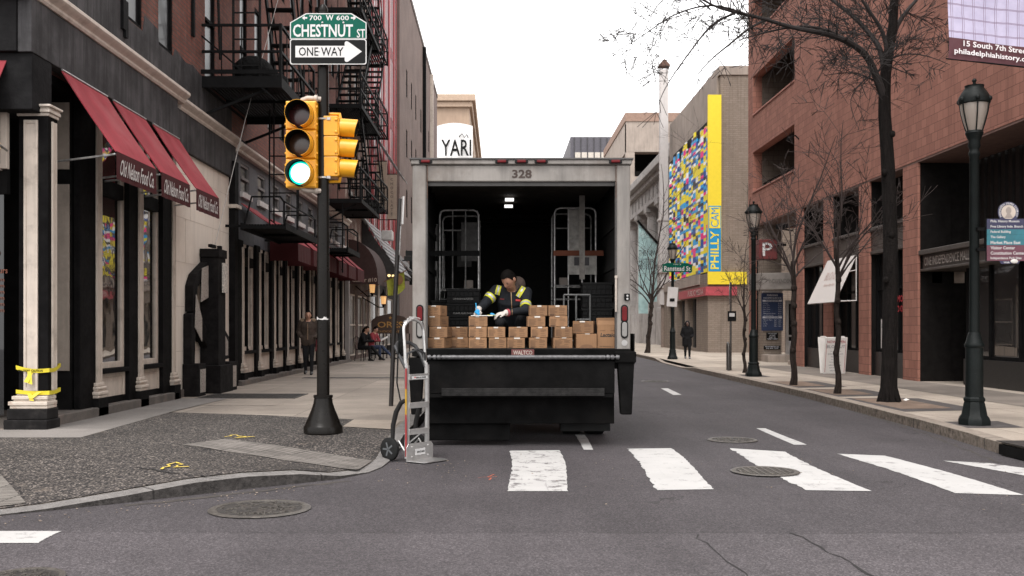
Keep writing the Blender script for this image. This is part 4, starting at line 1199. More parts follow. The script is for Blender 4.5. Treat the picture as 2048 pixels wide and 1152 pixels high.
for (x, y, z, lab) in ((-5.08, 39.6, 2.95, 'lit wall lantern on the left beside the chocolate shop'), (-4.87, 41.6, 2.55, 'lit wall lantern on the right beside the chocolate shop')):
    t = thing('wall_lantern', lab, 'lantern', (x, y, z))
    MB().lathe([(.05, -.2), (.09, -.17), (.12, .16), (.02, .16)], (x, y, z), 6).build('glass', emit('lantern_glow', (1, .55, .22), .65), t)
    MB().lathe([(.17, .16), (.12, .22), (.03, .36), (.02, .45)], (x, y, z), 6).lathe([(.02, -.32), (.07, -.2), (.09, -.17)], (x, y, z), 6).tube([(XW, y, z + .1), (x - .2, y, z - .3), (x, y, z - .3)], .025, 6).build('housing', blackmetal, t)
t = thing('shop_flag', 'lime green flag with a pale stripe hanging from a slanted pole', 'flag', (-4.6, 40, 3.3))
MB().tube([(XW + .1, 40.2, 2.75), (-3.72, 39.6, 3.68)], .018, 6).build('pole', mat('wood_pole', (.2, .09, .05), .6), t)
flagm = mat('lime_flag_cloth', (.42, .44, .06), .85, var=.25, scale=6)
mb = MB(); n = 10; vs = []; y0 = 39.7
P0 = V(-4.55, 39.95, 3.28); P1 = V(-3.82, 39.65, 3.62)
for i in range(n + 1):
    f = i / n; p = P0.lerp(P1, f); w = .06 * math.sin(f * 9)
    vs += [p + V(0, w * .3, 0), p + V(.05 + .02 * math.sin(i), w, -.78 + .22 * abs(f - .55) * 1.5)]
mb.add(vs, [(2 * i, 2 * i + 2, 2 * i + 3, 2 * i + 1) for i in range(n)]); fl = mb.build('cloth', flagm, t, smooth=80)
mb = MB(); vs = []
for i in range(4, 7):
    f = i / n; p = P0.lerp(P1, f); w = .06 * math.sin(f * 9); d = V(0, -.012, 0)
    vs += [p + V(0, w * .3, -.02) + d, p + V(.05 + .02 * math.sin(i), w, -.78 + .22 * abs(f - .55) * 1.5) + d]
mb.add(vs, [(0, 2, 3, 1), (2, 4, 5, 3)]); mb.build('stripe', mat('pale_flag_stripe', (.6, .5, .42), .85), fl)
MB().disc((-4.02, 39.63, 3.30), .17, 12, 'y', ry=.2).build('emblem', mat('brown_flag_print', (.25, .13, .05), .85), fl)
t = thing('shop_sign', 'dark brown carved shop sign with gold letters above an iron railing', 'sign', (-4.85, 41, 1.2))
mb = MB(); mb.prism([(-5.3, 1.15), (-3.75, 1.15), (-3.75, 1.68), (-3.95, 1.85), (-4.52, 1.98), (-5.1, 1.85), (-5.3, 1.68)], 'y', 41.0, 41.08); b_ = mb.build('board', mat('brown_sign_wood', (.05, .026, .018), .6), t, bevel=.01)
gold = mat('gold_letters', (.42, .22, .05), .5)
lettering('ORES', (-4.52, 40.992, 1.52), .25, gold, b_, w=1.05, bold=.015); lettering('CHOCOLATES', (-4.52, 40.992, 1.24), .08, gold, b_, w=1.1)
st = MB(); star = [(-4.52 + (.08 if k % 2 == 0 else .035) * math.sin(k * PI / 5), 40.993, 1.80 + (.08 if k % 2 == 0 else .035) * math.cos(k * PI / 5)) for k in range(10)]; st.poly(star); st.build('star', gold, b_)
rl = MB()
for k in range(11): rl.box(-5.3 + k * .155, -5.26 + k * .155, 41.0, 41.04, .13, 1.15)
rl.box(-5.32, -3.72, 41.0, 41.045, .3, .36); rl.build('railing', blackmetal, t)
t = thing('hanging_sign', 'small black hanging sign with pale lettering beside the truck', 'sign', (-4, 50, 4))
MB().box(-4.55, -3.6, 50, 50.06, 3.55, 4.75).build('board', signblack, t); lettering("Moody's", (-4.0, 49.99, 4.3), .22, signwhite, t, w=.62); lettering('225', (-3.95, 49.99, 3.85), .26, signwhite, t)
MB().tube([(XW, 50.03, 4.78), (-3.6, 50.03, 4.78)], .03, 6).build('bracket', blackmetal, t)
tag(MB().box(-5.0, -4.55, 42.0, 42.6, 5.1, 5.5).build('wall_unit', mat('grey_unit_paint', (.5, .48, .46), .5), bevel=.03), 'pale grey box unit on the wall above the arched awning', 'box')
# stone planter/stoop blocks past the awning row
# ---- white-banner building at the end of the street
YB_ = thing('end_building', 'cream building with heavy cornice and white lettered banner above the truck', 'building', (-10, 130, 0))
wy = [(x, x + 1.5, z, z + 2.6) for x in (-8.2, -5.9) for z in (21.2, 16)]
mb = MB(); mb.wall('y', 130, 130.6, -24, -4.0, .1, 30.2, wy); mb.wall('x', -4.6, -4.0, 130.6, 175, .1, 30.2, [(y, y + 2, z, z + 2.6) for y in (133, 138, 143, 150) for z in (21.2, 25.6)]); mb.build('wall', mat('sandstone', (.36, .26, .19), .85, var=.12, scale=.6, streak=.2), YB_)
mb = MB(); mb.box(-24, -3.6, 129.5, 175, 30.2, 30.9).box(-24, -3.2, 129.1, 175, 30.9, 31.8).box(-24, -3.8, 129.7, 175, 25.2, 25.6); mb.build('cornice', mat('sandstone_trim', (.42, .31, .23), .85), YB_, bevel=.1)
for a, b, c, d in wy: MB().poly([(a, 130.5, c), (b, 130.5, c), (b, 130.5, d), (a, 130.5, d)]).build('window', upglass, YB_)
for y in (133, 138, 143, 150):
    for z in (21.2, 25.6): MB().poly([(-4.5, y, z), (-4.5, y + 2, z), (-4.5, y + 2, z + 2.6), (-4.5, y, z + 2.6)]).build('window', upglass, YB_)
t = thing('wall_banner', 'large white banner with black capital letters high above the truck roof', 'banner', (-6, 129.3, 22))
mb = MB(); n = 16; vs = []
for i in range(n + 1):
    f = i / n; x = -8.2 + 4.65 * f; vs += [(x, 129.45 - .9 * math.sin(f * PI), 20.5), (x, 129.45 - .9 * math.sin(f * PI), 27.9 - .22 * (2 * f - 1) ** 2)]
mb.add(vs, [(2 * i, 2 * i + 2, 2 * i + 3, 2 * i + 1) for i in range(n)]); bn = mb.build('cloth', mat('white_banner_cloth', (.8, .79, .78), .8, var=.03), t, smooth=60)
lettering('YARI', (-5.65, 128.45, 24.7), 2.1, signblack, bn, w=3.9, bold=.012)
MB().tube([(-5.3, 128.46, 26.1), (-4.9, 128.46, 26.5), (-4.6, 128.46, 26.0), (-4.3, 128.5, 26.4), (-4.1, 128.6, 26.0)], .07, 5).build('emblem', signblack, bn)

# ================================================================== RIGHT SIDE OF THE STREET
RX = 9.7
Q = thing('brick_office_building', 'large terracotta brick building with square garage openings on the right', 'building', (RX, 12, 0))
oh = [(32.8, 38.2, 6.6, 8.1), (32.8, 38.2, 9.55, 11.0), (32.8, 38.2, 12.5, 14.0), (32.8, 38.2, 15.4, 16.6)]
mb = MB(); mb.wall('x', RX, RX + .35, 8.0, 38.9, 5.27, 18.5, oh); mb.box(RX + .35, 30, 38.55, 38.9, 5.27, 18.5); mb.build('brick_wall', brick_r, Q)
mb = MB(); mb.box(RX + .35, 30, 8.2, 38.5, 18.0, 18.3); mb.build('roof', dullblack, Q)
soff = mat('brown_soffit', (.16, .095, .078), .85, var=.2)
mb = MB(); mb.box(RX + .01, RX + 1.25, 8.0, 38.9, 5.22, 5.268); mb.build('soffit', soff, Q)
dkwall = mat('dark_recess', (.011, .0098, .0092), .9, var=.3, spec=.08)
# garage decks behind the openings
tanblock = brickmat('tan_block_wall', (.20, .165, .135), (.17, .14, .115), (.12, .10, .085), .4, .2, var=.15)
for z in (6.35, 9.3, 12.25, 15.15):
    MB().box(RX + .35, RX + 9, 32.0, 38.5, z, z + .22).build('garage_deck', concretegrey, Q)
    MB().box(RX + .36, RX + 9, 38.2, 38.54, z + .23, z + 2.9).build('garage_end_wall', tanblock, Q)
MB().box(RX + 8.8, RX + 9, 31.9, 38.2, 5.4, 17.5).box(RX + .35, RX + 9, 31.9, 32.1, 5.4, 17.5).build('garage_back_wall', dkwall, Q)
sillm = mat('terracotta_sill', (.36, .16, .125), .8)
for h in oh[:3]:
    MB().box(RX - .03, RX + .32, h[0], h[1], h[2] - .06, h[2] + .004).build('opening_sill', sillm, Q, bevel=.01)
    p = MB(); p.tube([(RX + .42, h[0], h[2] + .32), (RX + .42, h[1], h[2] + .32)], .03, 6).tube([(RX + .42, h[0], h[2] + .16), (RX + .42, h[1], h[2] + .16)], .02, 6)
    for k in range(8): p.tube([(RX + .42, h[0] + .2 + k * .7, h[2]), (RX + .42, h[0] + .2 + k * .7, h[2] + .32)], .02, 5)
    p.build('guard_rail', blackmetal, Q)
# piers
for y0, y1 in ((37.9, 38.85), (31.95, 32.65), (29.15, 29.9), (26.2, 26.95), (23.15, 24.0), (9.5, 10.3)):
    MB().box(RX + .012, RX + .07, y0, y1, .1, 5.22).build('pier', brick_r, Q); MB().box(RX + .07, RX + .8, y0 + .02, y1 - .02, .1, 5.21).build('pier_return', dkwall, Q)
# storefront line
SX = RX + .24
LX = RX + .78
grey = mat('bronze_grey_metal', (.085, .072, .064), .5, .3, var=.2)
gran = mat('black_granite_base', (.016, .0155, .0155), .4, var=.3, scale=20)
for (y0, y1) in ((29.9, 31.95), (26.95, 29.15), (24.0, 26.2)):
    MB().box(SX + .22, SX + .4, y0, y1, 3.95, 5.22).build('upper_panel', dkwall, Q)
    b = MB(); b.box(SX - .16, SX + .1, y0, y1, 3.38, 3.92).box(SX - .23, SX + .1, y0, y1, 3.92, 4.0).box(SX - .2, SX + .1, y0, y1, 3.30, 3.38); b.build('spandrel_band', grey, Q, bevel=.01)
    MB().box(SX - .1, SX + .2, y0, y1, .1, .75).build('granite_base', gran, Q)
    n = 3; f = MB()
    for k in range(n + 1):
        yy = y0 + (y1 - y0 - .07) * k / n; f.box(SX - .04, SX + .06, yy, yy + .07, .75, 3.3)
    f.box(SX - .03, SX + .05, y0, y1, .75, .82).box(SX - .03, SX + .05, y0, y1, 2.35, 2.42); w = f.build('window', blackmetal, Q)
    MB().poly([(SX + .02, y0, .75), (SX + .02, y1, .75), (SX + .02, y1, 3.3), (SX + .02, y0, 3.3)]).build('pane', glassmat('right_glass', tint=(.010, .0095, .0095), refl=.38) if 'right_glass' not in bpy.data.materials else bpy.data.materials['right_glass'], w)
    MB().box(SX - .02, SX + .08, y0, y1, 3.3, 3.96).build('spandrel_back', dkwall, Q)
rglass = bpy.data.materials['right_glass']
sgn = thing('window_poster', 'white back to front poster standing inside the shop window near the big tree', 'poster', (SX, 25.9, 1))
MB().box(SX - .012, SX + .01, 25.45, 25.95, .85, 1.6).build('board', whitepaint, sgn)
mb = MB(); put_text(mb, 'OPEN', (SX - .014, 25.7, 1.42), .11, .4, axes=(V(0, 1, 0), V(0, 0, 1)), bold=.02); put_text(mb, 'OUT', (SX - .014, 25.7, 1.22), .11, .3, axes=(V(0, 1, 0), V(0, 0, 1)), bold=.02); mb.build('lettering', mat('grey_print', (.12, .12, .13), .6), sgn, recalc=False)
mb = MB(); put_text(mb, 'SMOG', (SX - .045, 24.6, 2.1), .17, .62, 'west', bold=.02); put_text(mb, 'LO OUT', (SX - .045, 24.55, 1.85), .17, .7, 'west', bold=.02)
tag(mb.build('window_lettering', mat('red_window_letters', (.45, .03, .04), .6), recalc=False), 'red lettering on the shop window to the right of the big tree trunk', 'lettering')
# lobby bay with the name band
MB().box(LX + .5, LX + .7, 10.3, 23.15, 3.2, 5.22).build('lobby_upper_wall', dkwall, Q)
fl = MB()
for k in range(42): fl.box(LX + .42, LX + .5, 10.4 + k * .3, 10.55 + k * .3, 3.25, 5.2)
fl.build('fluted_panel', mat('brown_fluted_metal', (.022, .018, .0165), .6, .2), Q)
b = MB(); b.box(RX + .12, LX + .5, 10.3, 23.14, 2.74, 3.06).box(RX + .02, LX + .5, 10.3, 23.14, 3.06, 3.17).box(RX + .06, LX + .5, 10.3, 23.14, 2.68, 2.74); b.build('name_band', grey, Q, bevel=.012)
lettering('ONE INDEPENDENCE MALL', (RX + .085, 21.85, 2.90), .20, mat('dull_steel_letters', (.36, .32, .29), .5, .1), Q, w=2.2, face='west', bold=.004)
for xx in (10.06, 10.58): MB().box(xx, xx + .23, 23.17, 23.199, 2.42, 2.90).build('lobby_light_panel', mat('beige_lobby_panel', (.40, .32, .26), .7), Q)
MB().box(RX + .8, RX + 12, 23.2, 23.4, .1, 5.21).build('lobby_end_wall', dkwall, Q)
MB().box(LX + .6, LX + .8, 10.3, 23.1, .1, 2.68).build('lobby_wall', dkwall, Q)
MB().box(RX + .45, LX + .5, 10.3, 21.8, .1, .70).build('granite_base', gran, Q)
f = MB()
for yy in (10.4, 12.0, 13.6, 15.2, 16.7, 18.2, 19.5, 20.7, 21.7): f.box(RX + .5, RX + .58, yy, yy + .08, .7, 2.68)
f.box(RX + .51, RX + .57, 10.4, 21.75, .7, .78); w = f.build('window', blackmetal, Q)
MB().poly([(RX + .54, 10.4, .7), (RX + .54, 21.75, .7), (RX + .54, 21.75, 2.68), (RX + .54, 10.4, 2.68)]).build('pane', rglass, w)
MB().poly([(RX + .535, 19.7, .80), (RX + .535, 20.6, .80), (RX + .535, 20.6, 1.02), (RX + .535, 19.7, .98)]).build('inner_bench', tanblock, w)
mb = MB(); put_text(mb, 'GENERAL INFORMATION', (10.06, 23.19, 1.90), .035, .36); put_text(mb, 'NOTICE', (10.06, 23.19, 1.845), .03, .1); put_text(mb, 'NO SMOKING ON PREMISES', (10.06, 23.19, 1.79), .03, .36); mb.build('lettering', mat('pale_notice_letters', (.5, .48, .45), .6), Q, recalc=False)
tag(MB().lathe([(.0, .0), (.07, .01), (.09, .05), (.09, .12), (.04, .16)], (RX - .30, 32.3, 7.42), 14).tube([(RX, 32.3, 7.5), (RX - .12, 32.3, 7.62), (RX - .3, 32.3, 7.56)], .025, 6).build('security_camera', blackmetal, smooth=50), 'small dome security camera on the brick wall beside the lowest garage opening', 'camera')
tag(MB().obox((RX - .35, 33.0, 4.75), (.16, .42, .16), Matrix.Rotation(.5, 3, 'Z')).tube([(RX, 33.0, 4.6), (RX - .35, 33.0, 4.66)], .03, 6).build('security_camera', blackmetal, bevel=.01), 'box shaped security camera on an arm to the right of the red parking sign', 'camera')
# --- parking entrance at the end bay
brk = MB(); brk.box(RX + .12, RX + .82, 37.2, 37.88, .1, 5.22); brk.build('entrance_pier', brick_t, Q)
MB().box(RX + .05, RX + 2.4, 36.2, 37.15, .1, .40).build('entrance_kerb', concretegrey, Q, bevel=.02)
MB().box(RX + 3.0, RX + 3.2, 32.7, 38.5, .1, 5.22).build('garage_entry_back', dkwall, Q)
cn = MB(); pl = [(RX - .55, 36.6)] + [(RX - .55 + .35 * (1 - math.cos(a)), 36.6 - .9 * math.sin(a)) for a in [PI / 2 * k / 6 for k in range(1, 7)]] + [(RX + 1.6, 34.9), (RX + 1.6, 36.8)]
cn.prism(pl, 'z', 2.75, 3.35); cn.build('entrance_canopy', mat('canopy_concrete', (.17, .15, .135), .7, var=.15), Q, bevel=.02)
lettering('INDEPENDENCE MALL', (RX + .50, 35.35, 3.05), .15, grey, Q, w=1.25, axes=(V(.95, -.31, 0).normalized(), V(0, 0, 1)), bold=.01)
fr = MB(); fr.box(RX + .9, RX + 1.0, 36.9, 37.0, .4, 2.4).box(RX + 2.2, RX + 2.3, 36.9, 37.0, .4, 2.4).box(RX + 1.0, RX + 2.2, 36.9, 37.0, 2.28, 2.4).box(RX + 1.0, RX + 2.2, 36.92, 36.98, 1.05, 1.12); fr.build('gate_frame', mat('pale_gate_frame', (.35, .32, .30), .6), Q)
MB().box(RX + 1.0, RX + 2.2, 37.0, 37.05, .4, 2.28).build('gate', dkwall, Q)
MB().box(RX + 1.0, RX + 1.4, 36.85, 36.9, .4, .9).build('gate_panel', mat('pale_panel', (.4, .38, .38), .6), Q)
t = thing('parking_rate_board', 'dark blue parking rate board with rows of white text on the tan pier', 'sign board', (RX + .4, 37.15, 1.3))
navy = mat('navy_board', (.018, .035, .10), .5); white = mat('white_print', (.62, .62, .66), .6)
yb = 37.14
MB().box(RX + .06, RX + .86, yb, yb + .055, 1.28, 2.68).build('board', navy, t)
p = MB(); r_ = random.Random(4)
put_text(p, 'PARKING', (RX + .46, yb - .003, 2.60), .07, .4, bold=.02); put_text(p, 'INDEPENDENCE', (RX + .46, yb - .003, 2.5), .055, .66, bold=.02)
p.box(RX + .1, RX + .82, yb - .004, yb, 2.36, 2.43); p.box(RX + .1, RX + .82, yb - .004, yb, 1.74, 1.81)
for k in range(7):
    put_text(p, ['Early Bird', 'Up to 1/2 hr', 'Up to 1 hour', 'Up to 2 hours', 'Up to 10 hrs', 'Maximum to close', 'Lost ticket pays max'][k], (RX + .12, yb - .003, 2.30 - k * .075), .042, None, align='l'); put_text(p, '$%d.00' % (4 + 3 * k), (RX + .74, yb - .003, 2.30 - k * .075), .042, .12)
for k in range(4): put_text(p, ['Mon to Thurs', 'Friday', 'Saturday', 'Sunday'][k], (RX + .12, yb - .003, 1.68 - k * .075), .042, None, align='l'); put_text(p, '6am - 12am', (RX + .66, yb - .003, 1.68 - k * .075), .042, .26)
p.build('lettering', white, t, recalc=False)
p = MB(); put_text(p, 'PARKING RATES', (RX + .46, yb - .007, 2.395), .05, .5, bold=.02); put_text(p, 'GARAGE HOURS', (RX + .46, yb - .007, 1.775), .05, .5, bold=.02); p.build('heading', navy, t, recalc=False)
t = thing('parking_header', 'white faded sign with grey lettering above the blue rate board', 'sign', (RX + .5, 37.1, 2.7)); MB().box(RX + .1, RX + .84, 37.13, 37.19, 2.70, 2.96).build('board', mat('faded_white_board', (.55, .52, .52), .6, var=.25, scale=10), t)
lettering('PARKING', (RX + .47, 37.12, 2.83), .13, mat('grey_print', (.12, .12, .13), .6), t, w=.62, bold=.01)
t = thing('notice_plate', 'small dark notice plate below the blue rate board', 'sign', (RX + .5, 37.1, 1)); MB().box(RX + .25, RX + .68, 37.15, 37.19, .93, 1.21).build('plate', signblack, t)
p = MB()
for k, s_ in enumerate(['WE DO NOT', 'ACCEPT', 'DEBIT OR', 'CREDIT CARDS']): put_text(p, s_, (RX + .465, 37.145, 1.17 - k * .066), .042, None, bold=.02)
p.build('lettering', white, t, recalc=False)
t = thing('notice_plate', 'narrow dark notice strip lowest on the tan parking pier', 'sign', (RX + .5, 37.1, .6)); MB().box(RX + .15, RX + .76, 37.15, 37.19, .58, .72).build('plate', signblack, t)
p = MB(); put_text(p, 'FOR INFORMATION CALL', (RX + .455, 37.145, .68), .042, .52, bold=.02); put_text(p, '215 440 7275', (RX + .455, 37.145, .62), .042, .45, bold=.02); p.build('lettering', white, t, recalc=False)
t = thing('parking_sign', 'square red parking sign with a white letter P', 'sign', (9.7, 36, 4))
MB().box(9.36, 10.02, 35.95, 36.5, 3.86, 4.58).build('box', mat('parking_red', (.12, .017, .016), .5), t, bevel=.02)
lettering('P', (9.66, 35.945, 4.22), .48, signwhite, t, w=.36, bold=.008); MB().tube([(10.0, 36.2, 4.4), (10.4, 36.2, 4.4)], .05, 6).build('bracket', blackmetal, t)
t = thing('ticket_post', 'dark bollard like ticket post with a pale slanted top at the garage entrance', 'post', (10.1, 33.3, .13))
MB().box(9.8, 10.5, 33.0, 33.9, .1, .27).build('footing', concretegrey, t, bevel=.02); MB().box(9.95, 10.25, 33.3, 33.6, .27, 1.42).build('column', mat('dark_brown_metal', (.03, .025, .022), .5), t, bevel=.03); MB().obox((10.0, 33.4, 1.46), (.42, .34, .14), Matrix.Rotation(.15, 3, 'Y')).build('head', mat('pale_gate_frame', (.35, .32, .3), .6), t, bevel=.05)
tag(MB().box(RX + .35, RX + .37, 24.03, 24.20, .35, .62).build('wall_notice', whitepaint), 'small white notice stuck low on the brick pier beside the big tree', 'notice')
# --- white salon awning and its sandwich board
t = thing('salon_awning', 'white slanted awning with faint pink lettering over the salon window', 'awning', (RX, 28, 2.1))
ay0, ay1 = 27.05, 29.45
wcl = mat('white_vinyl', (.60, .555, .525), .7, var=.04, scale=2)
cv = MB(); cv.prism([(RX - .01, 3.36), (9.10, 2.10), (9.10, 2.085), (RX - .01, 3.34)], 'y', ay0, ay1); c_ = cv.build('canvas', wcl, t)
f = MB(); f.tube([(RX - .02, ay0, 3.35), (RX - .02, ay0, 2.12), (9.11, ay0, 2.1)], .02, 6).tube([(RX - .02, ay0, 2.95), (9.45, ay0, 2.9)], .014, 6).tube([(9.11, ay0, 2.09), (9.11, ay1, 2.09)], .02, 6).tube([(RX - .02, ay0, 3.35), (9.11, ay0, 2.1)], .02, 6); f.build('frame', whitepaint, t)
sl = V(RX - 9.10, 0, 1.26).normalized(); sn = V(-sl.z, 0, sl.x); pm = mat('faint_pink_letters', (.46, .30, .26), .7)
cc = V((RX + 9.10) / 2, 28.2, 2.73) + sn * .012
lettering('BLO/OUT', cc + sl * .14, .26, pm, c_, w=1.35, axes=(V(0, -1, 0), sl), bold=-.01); lettering('blow dry bar', cc - sl * .16, .12, pm, c_, w=.9, axes=(V(0, -1, 0), sl))
t = thing('sandwich_board', 'white folding sandwich board with red and grey lettering outside the salon', 'sandwich board', (9.02, 27.0, .13), rad(4), local=True)
tl = .17
for s_ in (-1, 1):
    p = MB(); M_ = Matrix.Rotation(-s_ * tl, 3, 'X')
    p.obox(V(0, s_ * .17, .5), (.62, .035, 1.0), M_)
    for x in (-.26, .26): p.obox(V(x, s_ * .085, 1.005), (.09, .03, .035), M_)
    p.build('panel', mat('white_board_plastic', (.66, .63, .60), .5, var=.04), t, bevel=.012)
M_ = Matrix.Rotation(tl, 3, 'X'); nx, ny = V(1, 0, 0), M_ @ V(0, 0, 1)
f0 = V(0, -.17, .5) + (M_ @ V(0, -1, 0)) * .021
rp = mat('red_print', (.35, .05, .05), .6); gprint = mat('grey_print', (.12, .12, .13), .6)
lettering('NOW OPEN', f0 + ny * .38, .075, rp, t, w=.5, axes=(nx, ny), bold=.02); lettering('BLO/OUT', f0 + ny * .25, .085, gprint, t, w=.5, axes=(nx, ny))
p = MB()
for k, (s_, w_) in enumerate([('the blow dry bar', .3), ('SIMPLY BLOWOUTS', .42), ('wash blow style', .26), ('braids updos', .22), ('bridal parties', .3), ('walk ins welcome', .34), ('open seven days', .3), ('nine to seven', .25)]): put_text(p, s_, f0 + ny * (.12 - k * .075), .04, w_, axes=(nx, ny))
p.build('lettering', gprint, t, recalc=False)
p = MB()
for x in (-.27, .262): p.add([f0 + nx * x + ny * -.45, f0 + nx * (x + .012) + ny * -.45, f0 + nx * (x + .012) + ny * .33, f0 + nx * x + ny * .33], [(0, 1, 2, 3)])
p.build('border', rp, t, recalc=False)

# ---- PhillyCAM building -------------------------------------------------------------
PH = thing('mosaic_building', 'tan brick building with multicoloured mosaic screen and yellow frame', 'building', (11, 51, 0))
mb = MB(); mb.box(11.3, 30, 51.0, 65.8, 4.2, 14.35)
mb.wall('x', 10.65, 11.0, 53.0, 65.8, .1, 3.7, [(54, 56.6, .3, 3.0), (57.4, 60, .3, 3.0), (60.8, 63.2, .3, 3.0)])
mb.box(10.65, 30, 51.0, 53.0, .1, 4.2).box(11.0, 30, 53.0, 65.8, .1, 4.2)
mb.build('brick_wall', brick_t, PH)
MB().box(11.22, 30, 50.93, 65.9, 14.35, 14.8).box(11.2, 11.298, 51.4, 65.8, 12.3, 14.35).build('parapet', concretegrey, PH)
MB().box(10.6, 11.02, 53.0, 65.8, 3.7, 4.25).build('ledge', concretegrey, PH)
dkb = brickmat('dark_brick_infill', (.05, .045, .042), (.04, .036, .034), (.02, .02, .02), .3, .1)
for y in (54, 57.4, 60.8): MB().box(10.98, 11.02, y, y + 2.6, .3, 3.0).build('window', dimglass, PH); MB().box(10.8, 10.97, y, y + .5, .3, 3.0).box(10.8, 10.97, y + 1.2, y + 1.6, .3, 3.0).build('brick_screen', dkb, PH)
ms = MB(); rr = random.Random(9); y = 51.25
while y < 62.3:
    ztop = 11.75 + .3 * math.sin((y - 51.25) / .92 * 2.1) + rr.uniform(-.18, .2)
    o = rr.uniform(0, .05); ms.box(10.66 + o, 10.72 + o, y, y + .455, 4.28, ztop); y += .46
ms.build('mosaic_screen', m_mosaic(), PH)
MB().box(10.85, 10.9, 51.2, 62.4, 4.26, 12.2).build('screen_backing', blackmetal, PH)
f = MB(); f.box(10.62, 11.3, 50.82, 50.998, 3.62, 13.3).box(11.3, 12.6, 50.82, 50.998, 3.62, 4.25); f.build('yellow_frame', yellowpanel, PH)
bp = MB(); bp.box(10.64, 11.28, 50.805, 50.815, 4.28, 7.62); bpn = bp.build('blue_name_panel', bluepanel, PH)
up = (V(0, 0, 1), V(-1, 0, 0))
lettering('PHILLY', (10.95, 50.80, 5.37), .42, mat('yellow_print', (.85, .68, .05), .5), bpn, w=1.95, axes=up, bold=.015)
MB().box(10.68, 11.24, 50.79, 50.803, 6.48, 7.56).build('cam_panel', mat('yellow_print', (.85, .68, .05)), bpn)
lettering('CAM', (10.96, 50.785, 7.02), .40, bluepanel, bpn, w=.98, axes=up)
sgnred = mat('faded_red_sign', (.40, .06, .075), .6)
t_ = MB(); t_.box(10.5, 10.62, 51.0, 58.5, 3.05, 3.5).box(10.5, 12.1, 50.8, 50.98, 3.05, 3.5); rs = t_.build('red_sign_band', sgnred, PH)
lettering('PUBLIC MEDIA', (10.49, 53.5, 3.28), .3, mat('pale_pink_letters', (.6, .4, .38), .6), rs, w=4.2, face='west', bold=.01)
tl_ = mat('dark_wall_letters', (.11, .09, .08), .6)
lettering('CH', (12.63, 50.985, 4.95), .42, tl_, PH, w=.62); lettering('M', (14.7, 50.985, 5.0), .36, tl_, PH, w=.36); lettering('GIO', (14.72, 50.985, 4.5), .36, tl_, PH, w=.8)
# white flue in front of the stone building
fl_ = thing('chimney_flue', 'tall white square flue with a rusty cap rising beside the mosaic building', 'chimney', (10.6, 65, 0))
fx0, fx1 = 10.40, 10.92
MB().box(fx0, fx1, 64.6, 65.1, 8.4, 18.2).box(fx0 - .03, fx1 + .03, 64.55, 65.15, 2.9, 8.4).box(fx0 - .12, fx1 + .12, 64.5, 65.2, 8.36, 8.5).build('duct', mat('white_flue_paint', (.52, .49, .475), .55, var=.05, streak=.12), fl_)
MB().prism([(fx0 - .12, 18.45), (fx1 + .12, 18.45), ((fx0 + fx1) / 2, 18.85)], 'y', 64.5, 65.2).box(fx0 - .1, fx1 + .1, 64.5, 65.2, 18.38, 18.45).tube([(fx0 + .03, 64.7, 18.2), (fx0 + .03, 64.7, 18.4)], .03, 5).tube([(fx1 - .03, 64.7, 18.2), (fx1 - .03, 64.7, 18.4)], .03, 5).build('cap', mat('rusty_cap', (.12, .065, .048), .8, var=.4), fl_)
MB().box(fx0 + .1, fx1 - .1, 64.7, 65.0, .1, 2.9).box(fx0 - .1, fx1 + .3, 64.5, 65.2, 4.9, 5.0).box(fx0 - .1, fx1 + .4, 64.5, 65.2, 3.9, 4.0).build('support', mat('brown_support', (.22, .17, .14), .7), fl_)
# stone building with columns
ST = thing('columned_stone_building', 'grey stone building with classical columns and heavy cornice behind the white flue', 'building', (12.5, 70, 0))
MB().box(13.2, 30, 68.5, 96, .1, 12).build('wall', stonegrey, ST)
cb = MB(); cb.box(11.9, 30, 68.2, 96, 11.2, 12.6).box(11.5, 30, 67.8, 96.3, 12.6, 13.0).box(11.1, 30, 67.4, 96.6, 13.0, 13.6).box(12.0, 30, 68.3, 96, 13.6, 14.6); cb.build('entablature', stonegrey, ST, bevel=.05)
for k in range(14): MB().box(11.87, 11.9, 69 + 2 * k, 69.6 + 2 * k, 11.6, 12.4).build('frieze_block', mat('dark_frieze_stone', (.2, .185, .175), .9), ST)  # frieze blocks in a darker grey stone tone
for k in range(5):
    yc = 70.2 + k * 5.6; c_ = MB(); c_.lathe([(.78, 2.6), (.78, 2.9), (.66, 2.95), (.64, 5), (.55, 10.3), (.55, 10.45), (.7, 10.6), (.74, 10.8)], (12.6, yc, 0), 20).box(11.85, 13.3, yc - .75, yc + .75, 10.8, 11.2); c_.build('column', stonegrey, ST, smooth=40)
MB().box(11.85, 13.3, 68.2, 96, .1, 2.6).build('podium', stonegrey, ST)
for k in range(4): MB().box(11.6, 13.2, 69.0 + k * 7, 71 + k * 7, .1, 3.4).build('pedestal', stonegrey, ST)
t = thing('museum_mural', 'pale turquoise mural panel with dark lettering between the stone columns', 'mural', (11.8, 80, 2))
teal = mat('pale_teal_print', (.34, .50, .50), .7, var=.22, scale=2.2, dirt=(.5, .6, .58), bump=0)
MB().prism([(11.0, 2.55), (12.5, 2.55), (12.5, 8.0), (11.0, 9.7)], 'y', 79.0, 79.1).build('panel', teal, t)
for k, (s_, z) in enumerate([('THE NEW', 7.35), ('HISTORY', 6.7), ('MUSEUM', 6.25)]): lettering(s_, (11.72, 78.98, z), .42, mat('dark_teal_letters', (.035, .045, .05), .6), t, w=1.4)
MB().tube([(10.9, 78.9, 9.9), (12.6, 78.9, 8.0)], .09, 6).build('rod', blackmetal, t)
